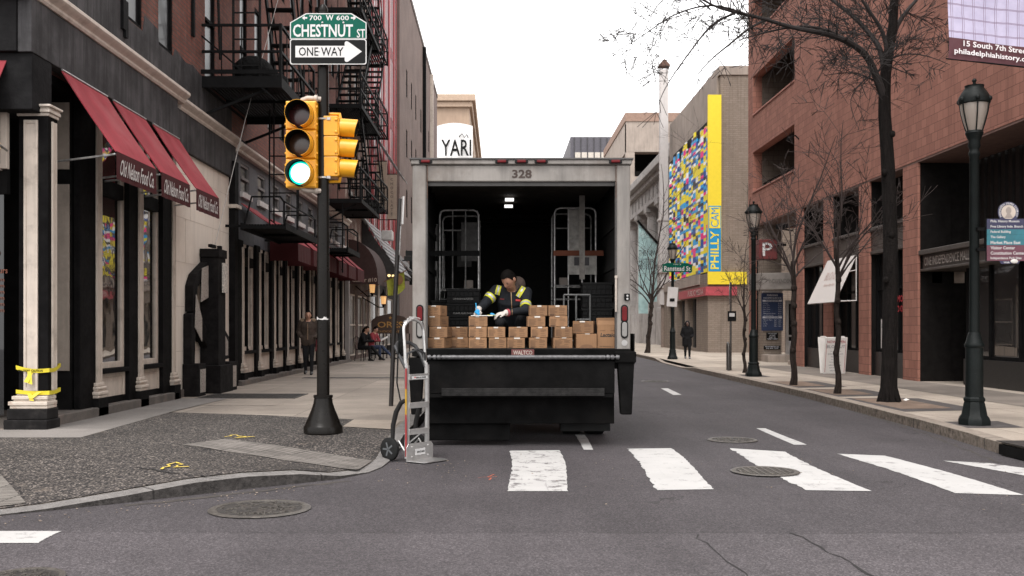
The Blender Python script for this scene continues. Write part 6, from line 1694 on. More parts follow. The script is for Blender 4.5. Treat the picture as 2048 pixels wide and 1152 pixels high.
def signal(root, origin, rot, sec, rl, lit, name='signal_housing'):
    """three stacked lamp sections facing -Y before being turned"""
    Mx = Matrix.Translation(origin) @ Matrix.Rotation(rot, 4, 'Z')
    def bake(mb, *a, **k):
        mb.v = [tuple(Mx @ Vector(v)) for v in mb.v]; return mb.build(*a, **k)
    w = sec * 1.05
    hs = MB()
    for k in range(3):
        z = (1 - k) * sec; hs.box(-w / 2, w / 2, -.02, .17, z - sec / 2 + .003, z + sec / 2 - .003); hs.box(-w / 2 + .01, w / 2 - .01, -.035, -.02, z - sec / 2 + .012, z + sec / 2 - .012)
        for sx in (-1, 1):
            for sz in (-.3, .3): hs.obox((sx * w / 2, 0.0, z + sz * sec), (.03, .03, .028))
    body = bake(hs, name, ysig, root, bevel=.012)
    for k, key in enumerate(('red', 'amber', 'green')):
        z = (1 - k) * sec
        lens = MB(); lens.lathe([(.001, -.055), (rl * .5, -.052), (rl * .82, -.044)], (0, 0, z), 28, 'y')
        ln_ = bake(lens, 'lens', lit[key], body, smooth=60)
        lens = MB(); lens.lathe([(rl * .80, -.0445), (rl * .9, -.041), (rl, -.034)], (0, 0, z), 28, 'y'); bake(lens, 'lens_rim', lit[key + '_rim'], body, smooth=60)
        vz = MB(); n = 30; vs = []; vi = []
        for j in range(n + 1):
            a = rad(-78) + rad(336) * j / n
            L = .165 + .045 * max(0, min(1, (math.sin(a) + 1.05) / 1.6))
            c_, s_ = math.cos(a), math.sin(a)
            vs += [(rl * 1.10 * c_, -.03, z + rl * 1.10 * s_), (rl * 1.07 * c_, -.03 - L, z + rl * 1.07 * s_ - .012)]
            vi += [(rl * 1.07 * c_, -.03, z + rl * 1.07 * s_), (rl * 1.045 * c_, -.03 - L, z + rl * 1.045 * s_ - .012)]
        fs = [(2 * j, 2 * j + 2, 2 * j + 3, 2 * j + 1) for j in range(n)]
        vz.add(vs, fs, 0); vz.add(vi, fs, 1); o = len(vs)
        vz.add(vs + vi, [(2 * j + 1, 2 * j + 3, o + 2 * j + 3, o + 2 * j + 1) for j in range(n)], 0)
        bake(vz, 'visor', [ysig, sblack], body, smooth=50)
        rg = MB(); rg.lathe([(rl * 1.0, -.036), (rl * 1.12, -.037), (rl * 1.14, -.03)], (0, 0, z), 28, 'y'); bake(rg, 'lens_ring', sblack, body)
    return body


dim = {'red': mat('unlit_red_lens', (.040, .010, .009), .2, var=.3, bump=0), 'amber': mat('unlit_amber_lens', (.045, .02, .01), .2, var=.3, bump=0), 'green': emit('lit_green_core', (.80, 1, .96), 1.6)}
dim.update(red_rim=dim['red'], amber_rim=dim['amber'], green_rim=emit('lit_green_rim', (.0, .80, .62), .95))
signal(P, (-2.285, 11.45, 3.475), 0, .334, .137, dim)
dim2 = dict(dim); dim2['green'] = dim2['green_rim'] = mat('unlit_green_lens', (.01, .04, .035), .2)
signal(P, (-1.90, 11.66, 3.475), rad(90), .236, .098, dim2)
pb = MB()
for z, q in ((4.02, -1), (2.955, 1)):
    pb = MB(); pb.tube([(PX - .02, 11.55, z), (-2.22, 11.5, z), (-2.28, 11.5, z + .02 * q), (-2.29, 11.5, z + .06 * q)], .03, 10).lathe([(.036, -.02), (.042, -.01), (.042, .01), (.036, .02)], (-2.13, 11.52, z), 10, 'x'); pb.build('bracket_pipe', steelpipe, P, smooth=50)
for z, q in ((3.87, -1), (3.08, 1)): MB().tube([(PX, 11.66, z), (-1.88, 11.66, z), (-1.87, 11.66, z + .06 * q)], .022, 8).build('side_bracket', yellowpaint, P, smooth=50)
# --- street name and one way signs
YS = 11.47; k_ = YS / 1991
def sx(px): return (px - 1000) * k_
def sz(py): return 1.36 + (657 - py) * k_
t = thing('street_name_sign', 'green street name sign reading CHESTNUT ST on top of the signal pole', 'street sign', (PX, YS, 4.7))
outer = [(580, 77.5), (580, 45), (612, 26.5), (703, 26.5), (733, 45), (733, 77.5)]; innr = [(582, 76), (582, 46), (613, 28.5), (702, 28.5), (731, 46), (731, 76)]
b_ = MB().prism([(sx(a), sz(b)) for a, b in outer], 'y', YS, YS + .006).build('edge_border', signwhite, t)
bd = MB().prism([(sx(a), sz(b)) for a, b in innr], 'y', YS - .003, YS).build('face', signgreen, t)
lt = MB(); yt = YS - .0045
put_text(lt, 'CHESTNUT', (sx(646), yt, sz(61.5)), .148, sx(706) - sx(586), bold=.02); put_text(lt, 'ST', (sx(722), yt, sz(67)), .100, sx(730.5) - sx(714), bold=.012)
put_text(lt, '700', (sx(631), yt, sz(36)), .056, sx(643) - sx(618.5), bold=.015); put_text(lt, 'W', (sx(659.5), yt, sz(35.5)), .066, sx(667.5) - sx(652), bold=.02); put_text(lt, '600', (sx(685.5), yt, sz(36)), .056, sx(698) - sx(673), bold=.015)
for d in (-1, 1):
    x = 609.5 if d < 0 else 707; lt.poly([(sx(x + q * d), yt, sz(36 + w_)) for q, w_ in ((-5, -1.6), (0, -1.6), (0, -4.5), (5.5, 0), (0, 4.5), (0, 1.6), (-5, 1.6))])
lt.build('lettering', signwhite, bd, recalc=False)
bl = MB()
for px in (645, 687): bl.lathe([(.001, -.01), (.010, -.008), (.012, 0)], (sx(px), YS - .003, sz(45.5)), 8, 'y')
bl.build('bolt', galv, bd)
t = thing('one_way_sign', 'black ONE WAY sign with a white right pointing arrow', 'street sign', (PX, YS, 4.42))
def rrect(x0, x1, z0, z1, r, n=5):
    p = []
    for cxx, czz, a0 in ((x1 - r, z1 - r, 0), (x0 + r, z1 - r, PI / 2), (x0 + r, z0 + r, PI), (x1 - r, z0 + r, 1.5 * PI)):
        p += [(cxx + r * math.cos(a0 + PI / 2 * k / n), czz + r * math.sin(a0 + PI / 2 * k / n)) for k in range(n + 1)]
    return p
MB().prism(rrect(sx(580), sx(733), sz(129), sz(78.2), .025), 'y', YS - .001, YS + .006).build('edge_border', signwhite, t)
bd = MB().prism(rrect(sx(582), sx(731), sz(127), sz(80), .022), 'y', YS - .005, YS - .0012).build('face', signblack, t)
ar = MB(); ya = YS - .0068
ar.poly([(sx(a), ya, sz(b)) for a, b in ((591, 92), (689.5, 92), (689.5, 86), (691, 83.5), (694, 82.8), (697, 84), (724, 103.3), (697, 123), (694, 124.2), (691, 123.5), (689.5, 121), (689.5, 115), (591, 115))]); ar.build('arrow', signwhite, bd)
lettering('ONE WAY', (sx(642.5), YS - .0085, sz(103.5)), .100, signblack, bd, w=sx(687) - sx(598), bold=.008)
bl = MB()
for px in (638, 671): bl.lathe([(.001, -.01), (.008, -.008), (.010, 0)], (sx(px), YS - .0068, sz(103)), 8, 'y')
bl.build('bolt', galv, bd)
t = thing('sign_post', 'thin dark leaning sign post on the sidewalk left of the truck', 'post', (-1.72, 15.8, .13))
MB().tube([(-1.73, 15.8, .12), (-1.66, 15.8, 1.9), (-1.585, 15.8, 3.42)], .036, 8).build('pole', mat('brown_black_pole', (.022, .019, .018), .55), t, smooth=50)
MB().obox((-1.555, 15.78, 3.22), (.02, .3, .44), Matrix.Rotation(rad(2.5), 3, 'Y') @ Matrix.Rotation(rad(14), 3, 'Z')).build('plate', signwhite, t)
MB().obox((-1.59, 15.78, 2.75), (.015, .2, .46), Matrix.Rotation(rad(2.5), 3, 'Y') @ Matrix.Rotation(rad(10), 3, 'Z')).build('lower_plate', galv, t)

# ================================================================== STREET LAMPS
lampglass = N('lamp_glass'); lampglass.b.inputs['Transmission Weight'].default_value = .35; lampglass = lampglass.done((.42, .36, .31), .35)


def lamp(loc, label, hs=1.0):
    t = thing('street_lamp', label, 'street lamp', loc, group='old style green street lamps', local=True)
    b = MB()
    b.lathe([(.20, 0), (.20, .06), (.185, .10), (.16, .13), (.145, .22), (.125, .30), (.135, .31), (.135, .34), (.118, .36)], n=8)
    b.lathe([(.108, .36), (.104, .98), (.118, 1.0), (.118, 1.03), (.105, 1.05), (.072, 1.17), (.066, 1.18)], n=20); b.build('base', greenlamp, t, smooth=35)
    b = MB(); b.lathe([(.062, 1.18), (.056, 3.42), (.068, 3.44), (.068, 3.47), (.058, 3.49), (.058, 3.52), (.075, 3.56), (.068, 3.62), (.085, 3.66), (.11, 3.72), (.10, 3.75)], n=20); b.build('post', greenlamp, t, smooth=35)
    b = MB(); b.lathe([(.09, 3.75), (.125, 3.86), (.155, 3.98), (.168, 4.08), (.168, 4.12)], n=24); b.build('lantern_glass', lampglass, t, smooth=60)
    b = MB(); b.lathe([(.172, 4.09), (.19, 4.10), (.195, 4.14), (.185, 4.18), (.15, 4.24), (.115, 4.29), (.112, 4.31), (.118, 4.325), (.06, 4.335), (.018, 4.34), (.018, 4.37), (.03, 4.39), (.02, 4.415), (.001, 4.42)], n=24); b.build('lantern_cap', greenlamp, t, smooth=35)
    for k in range(6):
        a = k * PI / 3 + .3; b = MB(); b.tube([(r * math.cos(a), r * math.sin(a), z) for r, z in ((.098, 3.74), (.133, 3.86), (.163, 3.98), (.178, 4.08), (.185, 4.13))], .009, 5); b.ell((.188 * math.cos(a), .188 * math.sin(a), 4.14), (.03, .03, .035), n=8, k=5); b.build('rib', greenlamp, t, smooth=50)
    t.scale = (1, 1, hs); return t


l1 = lamp((6.05, 12.7, .13), 'nearest street lamp, green cast iron post carrying the direction sign')
l2 = dup(l1, (6.52, 25.6, .13), .4, 'middle street lamp beside the red parking sign'); l2.scale = (1.05, 1.05, 1.02)
l3 = dup(l1, (6.9, 39.8, .13), .9, 'farthest street lamp with the green Ranstead street sign'); l3.scale = (1.05, 1.05, 1.07)
redchip = mat('red_paint_chip', (.4, .02, .03), .5)
# --- wayfinding sign on the near lamp
t = thing('direction_sign', 'multicoloured direction sign listing city sights on the nearest street lamp', 'sign', (6.4, 12.55, 2.5))
x0, x1 = 6.15, 6.82; yb = 12.58
rows = [('Phila. History Museum', 0), ('Free Library Inde. Branch', 0), ('Federal Building', 1), ('The Gallery', 1), ('Market Place East', 1), ('Visitor Center', 2), ('Constitution Center', 2), ('Independence Park Sites', 2)]
cols = [mat('sign_navy', (.028, .027, .075), .4, bump=0), mat('sign_teal', (.02, .15, .19), .4, bump=0), mat('sign_maroon', (.125, .035, .055), .4, bump=0)]
rh = .0665; zt = 2.745
MB().box(x0 - .01, x1, yb + .002, yb + .012, zt - rh * 8 - .004, zt + .004).build('backplate', signblack, t)
for i, (s_, c_) in enumerate(rows):
    lt = MB(); z1 = zt - i * rh; r_ = MB().box(x0, x1, yb - .006, yb, z1 - rh + .002, z1); pn_ = r_.build('panel', cols[c_], t)
    vs = textmesh(s_, .0); hh = .040; put_text(lt, s_, (x0 + .045, yb - .0085, z1 - rh / 2), hh, (vs[3] - vs[2]) / (vs[5] - vs[4]) * hh * .92, align='l', bold=.018)
    xa = x1 - .06; zc = z1 - rh / 2; lt.poly([(xa - .015, yb - .0085, zc - .012), (xa + .02, yb - .0085, zc + .018), (xa - .006, yb - .0085, zc + .016), (xa - .02, yb - .0085, zc + .002)])
    lt.build('lettering', signwhite, pn_, recalc=False)
ec = (x0 + .275, zt + .085)
MB().lathe([(.001, -.004), (.132, -.004), (.132, .008), (.001, .008)], (ec[0], yb + .004, ec[1]), 32, 'y').build('emblem_ring', cols[0], t)
MB().disc((ec[0], yb - .0015, ec[1]), .092, 32, 'y').build('emblem_face', mat('emblem_cream', (.55, .47, .40), .5), t)
rg = MB(); s_ = 'WASHINGTON SQUARE DISTRICT'; n = len(s_)
for i, ch in enumerate(s_):
    if ch == ' ': continue
    a = rad(205) - rad(230) * i / (n - 1); c_ = V(ec[0] + .111 * math.cos(a), yb - .0015, ec[1] + .111 * math.sin(a))
    put_text(rg, ch, c_, .024, axes=(V(math.sin(a), 0, -math.cos(a)), V(math.cos(a), 0, math.sin(a))), bold=.02)
rg.build('ring_lettering', signwhite, t, recalc=False)
po = MB(); po.disc((ec[0] + .0, yb - .003, ec[1] + .02), .036, 16, 'y', ry=.046); po.poly([(ec[0] - .05, yb - .0032, ec[1] - .075), (ec[0] + .055, yb - .0032, ec[1] - .072), (ec[0] + .025, yb - .0032, ec[1] - .02), (ec[0] - .02, yb - .0032, ec[1] - .02)]); po.build('portrait', mat('emblem_grey', (.33, .28, .25), .6), t)
MB().prism([(x0 + .16, zt - rh * 8), (x0 + .42, zt - rh * 8), (x0 + .40, zt - rh * 8 - .035), (x0 + .18, zt - rh * 8 - .035)], 'y', yb - .004, yb + .008).build('foot_plate', cols[0], t)
lettering('Walk', (x0 + .25, yb - .0055, zt - rh * 8 - .017), .022, signwhite, t, w=.08, bold=.02)
pp = MB(); pp.ell((x0 + .34, yb - .02, zt - rh * 8 - .005), (.05, .015, .028), n=8, k=5); pp.build('torn_paper', paper, t)
bk_ = MB(); bk_.box(6.04, x0 + .1, yb + .012, yb + .05, 2.60, 2.64).box(6.04, x0 + .1, yb + .012, yb + .05, 2.34, 2.38).box(6.14, 6.2, yb + .005, yb + .05, 2.36, 2.64); bk_.build('bracket', blackmetal, t)
bo = MB()
for z in (2.62, 2.36): bo.lathe([(.001, -.006), (.012, -.005), (.014, .01)], (6.185, yb, z), 8, 'y')
bo.build('bolt', galv, t)
# --- Ranstead street sign on the far lamp
t = thing('street_name_sign', 'small green Ranstead St sign on the farthest street lamp', 'street sign', (6.9, 39.7, 3.8))
ux = V(.985, .17, 0); o = V(7.06, 39.65, 3.78)
def rs(a, b): return o + ux * a + V(0, 0, b)
m1 = MB(); m1.add([rs(*p) for p in ((-.62, -.17), (.62, -.17), (.62, .12), (.42, .19), (-.42, .19), (-.62, .12))] , [(0, 1, 2, 3, 4, 5)]); b_ = m1.build('face', signgreen, t)
off = V(.17, -.985, 0) * .012
lettering('Ranstead St', o + off + V(0, 0, -.03), .19, signwhite, b_, w=1.1, axes=(ux, V(0, 0, 1)), bold=.015); lettering('100 S', o + off + V(0, 0, .135), .05, signwhite, b_, w=.3, axes=(ux, V(0, 0, 1)))
t = thing('lamp_notice', 'small white two sided notice fixed to the farthest street lamp', 'sign', (6.85, 39.6, 2.8))
MB().obox((6.86, 39.62, 2.62), (.42, .02, .78), Matrix.Rotation(-.5, 3, 'Z') @ Matrix.Rotation(.08, 3, 'Y')).build('plate', whitepaint, t); MB().obox((6.85, 39.60, 2.5), (.2, .02, .12), Matrix.Rotation(-.5, 3, 'Z')).build('print', signblack, t)
# --- stop sign seen edge on, bicycle rack
t = thing('stop_sign', 'stop sign seen almost edge on before the mosaic building', 'street sign', (6.75, 29.2, .13))
Mx = Matrix.Rotation(rad(72), 3, 'Z'); oc = [V(.38 * math.cos(PI / 8 + k * PI / 4), 0, .38 * math.sin(PI / 8 + k * PI / 4)) for k in range(8)]
m1 = MB(); A_ = [Mx @ v + V(6.76, 29.2, 2.36) for v in oc]; B_ = [Mx @ (v + V(0, .01, 0)) + V(6.76, 29.2, 2.36) for v in oc]; m1.add(A_ + B_, [tuple(range(8)), tuple(range(15, 7, -1))] + [(i, (i + 1) % 8, 8 + (i + 1) % 8, 8 + i) for i in range(8)]); m1.build('plate', mat('grey_sign_back', (.26, .25, .25), .5, .3), t)
MB().tube([(6.77, 29.22, .12), (6.77, 29.22, 2.72)], .03, 8).build('post', mat('dull_steel_post', (.09, .085, .08), .5, .5), t); MB().obox((6.80, 29.19, 1.72), (.26, .012, .3), Matrix.Rotation(rad(8), 3, 'Z')).build('small_plate', signblack, t)
MB().obox((6.80, 29.18, 1.76), (.16, .012, .1), Matrix.Rotation(rad(8), 3, 'Z')).build('print', signwhite, t)
tag(MB().tube([(6.66, 29.0, .12), (6.66, 29.0, .82), (6.67, 29.05, .9), (6.70, 29.3, .93), (6.74, 29.5, .9), (6.75, 29.55, .82), (6.75, 29.55, .12)], .035, 8).build('bicycle_rack', mat('dull_steel_post', (.09, .085, .08)), smooth=50), 'inverted U bicycle rack on the right sidewalk beneath the stop sign', 'bicycle rack')
# --- banner on the pole at the right edge
t = thing('banner_pole', 'dark pole with flared base just outside the right picture edge carrying a banner', 'pole', (5.95, 10.75, .13))
lat = MB(); lat.lathe([(.19, .13), (.21, .15), (.21, .21), (.19, .25), (.15, .36), (.12, .46), (.10, .56), (.08, .58), (.075, 6.8), (.001, 6.85)], (5.95, 10.75, 0), 24); lat.build('shaft', blackmetal, t, smooth=35)
MB().lathe([(.214, .155), (.214, .21), (.196, .25), (.18, .25)], (5.95, 10.75, 0), 24).build('red_band', redchip, t)
for z in (4.13, 6.25): MB().tube([(5.95, 10.75, z + .02), (4.66, 10.4, z + .05)], .008, 6).build('banner_arm', blackmetal, t)
bt = thing('street_banner', 'lavender map banner with a maroon lettered foot at the top right picture edge', 'banner', (5.4, 10.5, 4.2))
A0, A1 = V(4.685, 10.40, 4.175), V(5.82, 10.75, 4.15); du = (A1 - A0); W_ = du.length; du.normalize(); nb = V(du.y, -du.x, 0)
nbm = N('lavender_map_print'); p = nbm.sep()
def line(c_, st, wd, ph=0.0):
    q = nbm.math('MODULO', nbm.math('ADD', nbm.math('ADD', c_, 100 * st + ph), nbm.math('MULTIPLY', nbm.math('SUBTRACT', nbm.noise(4, 2), .5), .03)), st); return nbm.math('LESS_THAN', q, wd)
u_ = p[0]
ln = nbm.math('MAXIMUM', nbm.math('MAXIMUM', line(u_, .138, .007), line(u_, .138, .005, .115)), nbm.math('MAXIMUM', line(p[2], .145, .007, .02), line(p[2], .145, .006, .03)))
colb = nbm.mix(nbm.ramp(nbm.noise(7, 5, .6), [(.3, 0), (.7, 1)]), (.40, .365, .50), (.50, .46, .60))
nbm.bump(nbm.noise(2.2, 3), .35, .05); bmap = nbm.done(nbm.mix(nbm.math('MULTIPLY', ln, .85), colb, (.17, .11, .16)), .8)
def cloth(z0, z1, mt, name, o=0.0):
    mb = MB(); n = 16; m = 10; vs = []
    for j in range(m + 1):
        for i in range(n + 1):
            f = i / n; z = z0 + (z1 - z0) * j / m; q = A0 + du * (W_ * f) + nb * (o + .012 * math.sin(f * 7 + z * 3) + .008 * math.sin(z * 9)); vs.append((q.x - .02 * (z - 4.17) , q.y, z - f * .025))
    mb.add(vs, [(j * (n + 1) + i, j * (n + 1) + i + 1, (j + 1) * (n + 1) + i + 1, (j + 1) * (n + 1) + i) for j in range(m) for i in range(n)])
    return mb.build(name, mt, bt, smooth=80)
cloth(4.40, 6.28, bmap, 'map_cloth'); foot = cloth(4.18, 4.40, mat('maroon_banner_foot', (.095, .033, .040), .8), 'foot_cloth')
cbw = mat('banner_white_print', (.72, .68, .68), .7)
def bt_text(s_, z, h, off, w):
    pth = A0 + du * off + nb * .035; lettering(s_, V(pth.x, pth.y, z), h, cbw, foot, w=w, axes=(du, V(0, 0, 1)), align='l', bold=.02)
bt_text('15 South 7th Street', 4.345, .060, .16, .86); bt_text('philadelphiahistory.org', 4.252, .072, .045, 1.03)

# ================================================================== TREES
bark = m_bark('dark_bark', (.0135, .011, .010)); bark2 = m_bark('grey_brown_bark', (.036, .027, .023)); twigm = mat('twig_bark', (.018, .014, .013), .85, var=.3, bump=0); twig2 = mat('pale_twig_bark', (.040, .028, .025), .85, var=.3, bump=0)


def grow(mb, p, d, L, r, depth, rnd, droop=0.0, kids=(3, 6), seg=.16, curl=.25, rmin=.0048):
    n = max(3, int(L / seg)); pts = [p]; rs = [r]
    d = d.normalized(); side = rnd.choice((-1, 1))
    for i in range(n):
        f = (i + 1) / n
        d = (d + V(rnd.uniform(-curl, curl), rnd.uniform(-curl, curl), rnd.uniform(-curl, curl) - droop * f) * .55).normalized()
        pts.append(pts[-1] + d * (L / n)); rs.append(max(r * (1 - .8 * f), rmin))
    mb.tube(pts, rs, 5 if r > .012 else 4 if r > .006 else 3)
    if depth > 0:
        for k in range(rnd.randint(*kids)):
            i = rnd.randint(max(1, n // 5), n - 1); dd = (pts[i + 1] - pts[i]).normalized() if i < n else d
            ax = dd.orthogonal().normalized(); ax = Matrix.Rotation(rnd.uniform(0, 2 * PI), 3, dd) @ ax
            nd = (dd * .75 + ax * rnd.uniform(.5, .95) + V(0, 0, .12)).normalized()
            grow(mb, pts[i], nd, L * rnd.uniform(.35, .62), max(rs[i] * .6, .005), depth - 1, rnd, droop, kids, seg, curl)
    return pts


def limb(mb, pts, r0, r1, rnd, n_twig, tl=(.5, 1.1), droop=.12, depth=1, tr=.010):
    pts = [V(*q) for q in pts]; P_ = []
    for a, b in zip(pts, pts[1:]):
        k = max(2, int((b - a).length / .14))
        for i in range(k): P_.append(a.lerp(b, i / k) + V(rnd.uniform(-.012, .012), rnd.uniform(-.012, .012), rnd.uniform(-.012, .012)))
    P_.append(pts[-1]); k = len(P_)
    # smooth the joints
    for _ in range(3): P_ = [P_[0]] + [(P_[i - 1] + P_[i] * 2 + P_[i + 1]) / 4 for i in range(1, k - 1)] + [P_[-1]]
    rs = [r0 + (r1 - r0) * (i / (k - 1)) ** .8 for i in range(k)]
    mb.tube(P_, rs, 8)
    for j in range(n_twig):
        i = rnd.randint(int(k * .12), k - 2); d = (P_[i + 1] - P_[i]).normalized(); ax = Matrix.Rotation(rnd.uniform(0, 2 * PI), 3, d) @ d.orthogonal().normalized()
        grow(mb, P_[i], d * .5 + ax * .9 + V(0, 0, .15), rnd.uniform(*tl), min(rs[i] * .5, tr), depth, rnd, droop)
    return P_


def bp(px, py, dy=0.0):
    y = 16.64 + dy; return ((px - 1000) * y / 1991, y, 1.36 + (657 - py) * y / 1991)


bt_ = thing('bare_tree', 'largest bare street tree with a thick dark trunk and branches reaching over the road', 'tree', (6.5, 16.64, .13), group='bare street trees')
rnd = random.Random(11)
tk = MB()
tp_ = [V(*bp(*q)) for q in ((1777, 808), (1777, 795), (1779, 720), (1780, 600), (1781, 500), (1780, 440), (1777, 360), (1774, 300), (1769, 230), (1769, 190), (1771, 150), (1778, 100), (1785, 60), (1790, 0), (1795, -100), (1798, -200))]
tk.tube(tp_, [.17, .142, .126, .120, .118, .116, .113, .108, .103, .098, .090, .082, .073, .065, .05, .03], 14)
for k in range(6): a = k * 1.05; tk.tube([V(6.5 + .10 * math.cos(a), 16.64 + .10 * math.sin(a), .36), V(6.5 + .19 * math.cos(a), 16.64 + .19 * math.sin(a), .12)], [.045, .025], 6)
for q in ((1785, 268), (1768, 345), (1783, 470), (1772, 560)): tk.ell(bp(*q, -.1), (.05, .05, .06), n=8, k=5)
tk.build('trunk', bark, bt_, smooth=60)
cw = MB()
L1 = [(1769, 200), (1752, 150), (1740, 118), (1725, 98), (1692, 80), (1655, 67), (1582, 56), (1538, 38), (1500, 30), (1440, 20), (1390, -10)]
limb(cw, [bp(*q, -.12 * i) for i, q in enumerate(L1)], .075, .012, rnd, 40, (.5, 1.3), .12, 2)
limb(cw, [bp(*q, -.3 - .15 * i) for i, q in enumerate(((1692, 80), (1660, 58), (1600, 50), (1540, 62), (1480, 80)))], .03, .008, rnd, 12, (.5, 1.0), .2, 2)
limb(cw, [bp(*q, -.8 - .15 * i) for i, q in enumerate(((1538, 38), (1500, 52), (1471, 80), (1414, 122), (1395, 150)))], .024, .006, rnd, 9, (.4, .8), .3, 1)
limb(cw, [bp(*q, -.9 - .15 * i) for i, q in enumerate(((1470, 26), (1430, 40), (1398, 80), (1350, 144), (1327, 180), (1320, 200)))], .020, .005, rnd, 11, (.35, .75), .3, 1)
limb(cw, [bp(*q, -1.0 - .1 * i) for i, q in enumerate(((1500, 30), (1420, 5), (1340, 30), (1290, 70), (1235, 102)))], .020, .004, rnd, 10, (.4, .9), .3, 2)
limb(cw, [bp(*q, -1.0 - .1 * i) for i, q in enumerate(((1420, 20), (1380, -20), (1330, -10), (1300, 30), (1280, 90)))], .014, .004, rnd, 8, (.4, .8), .35, 1)
limb(cw, [bp(*q, .15 * i) for i, q in enumerate(((1770, 170), (1764, 98), (1735, 62), (1710, 33), (1677, 10), (1640, -20), (1560, -60)))], .06, .015, rnd, 16, (.6, 1.2), .05, 2)
limb(cw, [bp(*q, .1 * i) for i, q in enumerate(((1785, 75), (1790, 55), (1812, 22), (1834, 0), (1870, -50)))], .05, .015, rnd, 8, (.6, 1.2), .05, 2)
limb(cw, [bp(*q, -.1 * i) for i, q in enumerate(((1775, 110), (1770, 62), (1746, 33), (1724, 0), (1700, -50)))], .042, .015, rnd, 9, (.5, 1.1), .05, 2)
limb(cw, [bp(*q, -.1 * i) for i, q in enumerate(((1775, 120), (1785, 114), (1812, 106), (1854, 108), (1900, 130)))], .022, .005, rnd, 9, (.3, .8), .1, 2)
limb(cw, [bp(*q, -.1 * i) for i, q in enumerate(((1745, 160), (1733, 152), (1706, 142), (1680, 146), (1648, 151)))], .018, .005, rnd, 8, (.3, .7), .15, 1)
limb(cw, [bp(*q, -.12 * i) for i, q in enumerate(((1740, 150), (1723, 164), (1708, 180), (1697, 200), (1703, 225), (1718, 260)))], .014, .004, rnd, 7, (.3, .6), .2, 1)
limb(cw, [bp(*q, -.12 * i) for i, q in enumerate(((1722, 165), (1728, 182), (1733, 195)))], .010, .005, rnd, 2, (.2, .4), .2, 1)
limb(cw, [bp(*q, -.1 * i) for i, q in enumerate(((1783, 135), (1800, 140), (1830, 152)))], .012, .006, rnd, 4, (.3, .7), .1, 1)
cw.build('crown', twigm, bt_)


def small_tree(loc, label, h, fork, r, seed, spread=.45, nb=6, ln=(1.2, 2.0), lean=(0, 0), mt=None, twm=None, tip=None):
    t = thing('bare_tree', label, 'tree', loc, group='bare street trees'); rnd = random.Random(seed)
    b = V(*loc); tk = MB(); pts = []; n = 14
    for i in range(n + 1):
        f = i / n; pts.append(b + V(lean[0] * f + .02 * math.sin(i * 1.3), lean[1] * f + .02 * math.cos(i * 1.7), fork * f - .02))
    tk.tube(pts, [r * 1.5, r * 1.15] + [r * (1.08 - .28 * i / n) for i in range(2, n + 1)], 9)
    for q in (.35, .55, .7, .85): i = int(q * n); tk.ell(pts[i] + V(rnd.uniform(-.02, .02), -.02, 0), (r * 1.15, r * 1.15, r * 1.4), n=8, k=5)
    tk.build('trunk', mt or bark2, t, smooth=60); cw = MB()
    for k in range(nb):
        f0 = rnd.uniform(.78, 1.0); i = int(f0 * n); a = k * 2 * PI / nb + rnd.uniform(-.5, .5); s_ = spread * rnd.uniform(.7, 1.5)
        d = V(math.cos(a) * s_, math.sin(a) * s_ * .8, 1); L = rnd.uniform(*ln)
        grow(cw, pts[i], d, L, r * rnd.uniform(.32, .44), 3, rnd, -.02, (2, 4), .15, .22)
    grow(cw, pts[-1], V(.05, 0, 1), h - fork, r * .5, 3, rnd, -.02, (3, 5), .15, .15)
    cw.build('crown', twm or twig2, t); return t


small_tree((6.34, 18.7, .13), 'slim bare tree just left of the largest tree, in front of the sandwich board', 5.2, 2.75, .052, 21, .55, 8, (1.2, 2.1))
small_tree((6.34, 21.5, .13), 'slim bare tree between the slanted white awning and the middle lamp', 5.5, 2.7, .062, 33, .5, 8, (1.3, 2.3), (.0, 0))
small_tree((6.78, 27.6, .13), 'thin bare sapling immediately left of the middle street lamp', 4.0, 1.9, .045, 14, .45, 6, (.8, 1.5))
small_tree((7.4, 50, .13), 'far bare tree in front of the turquoise mural', 9.5, 3.0, .11, 25, .62, 9, (2.5, 4.6), (.25, 0))

# ================================================================== PEOPLE
def head_into(mb, c, fwd, up, s=1.0, m=None):
    fwd = fwd.normalized(); rt = fwd.cross(up).normalized(); up = rt.cross(fwd).normalized()
    n, k = 28, 20; vs = []; fs = []
    for i in range(k + 1):
        th = PI * i / k
        for j in range(n):
            a = 2 * PI * j / n; x, y, z = math.sin(th) * math.cos(a), math.sin(th) * math.sin(a), math.cos(th)   # y forward
            X, Y, Z = x * .076, y * .096, z * .118
            if z < 0:
                q = (-z) ** 1.3; X *= 1 - .34 * q; Y *= 1 - .12 * q if y > 0 else 1 - .38 * q
            if y > 0:
                Y += .024 * math.exp(-((x / .17) ** 2 + ((z + .14) / .2) ** 2)) + .007 * math.exp(-((x / .12) ** 2 + ((z - .02) / .2) ** 2))
                Y -= .010 * math.exp(-(((abs(x) - .36) / .17) ** 2 + ((z - .06) / .11) ** 2))
                Y += .005 * math.exp(-((x / .5) ** 2 + ((z - .2) / .07) ** 2))
                Y += .007 * math.exp(-((x / .26) ** 2 + ((z + .52) / .10) ** 2)) + .006 * math.exp(-((x / .25) ** 2 + ((z + .85) / .14) ** 2))
            vs.append(c + (rt * X + fwd * Y + up * Z) * s)
    for i in range(k):
        for j in range(n):
            a = i * n + j; b = i * n + (j + 1) % n; fs.append((a, a + n, b + n, b))
    mb.add(vs, fs, m)
    M_ = Matrix((rt, fwd, up)).transposed()
    for sgn in (-1, 1): mb.ell(c + (rt * sgn * .078 + fwd * -.008 + up * -.005) * s, (.013 * s, .026 * s, .036 * s), M_, 8, 6, m)
    return rt, fwd, up


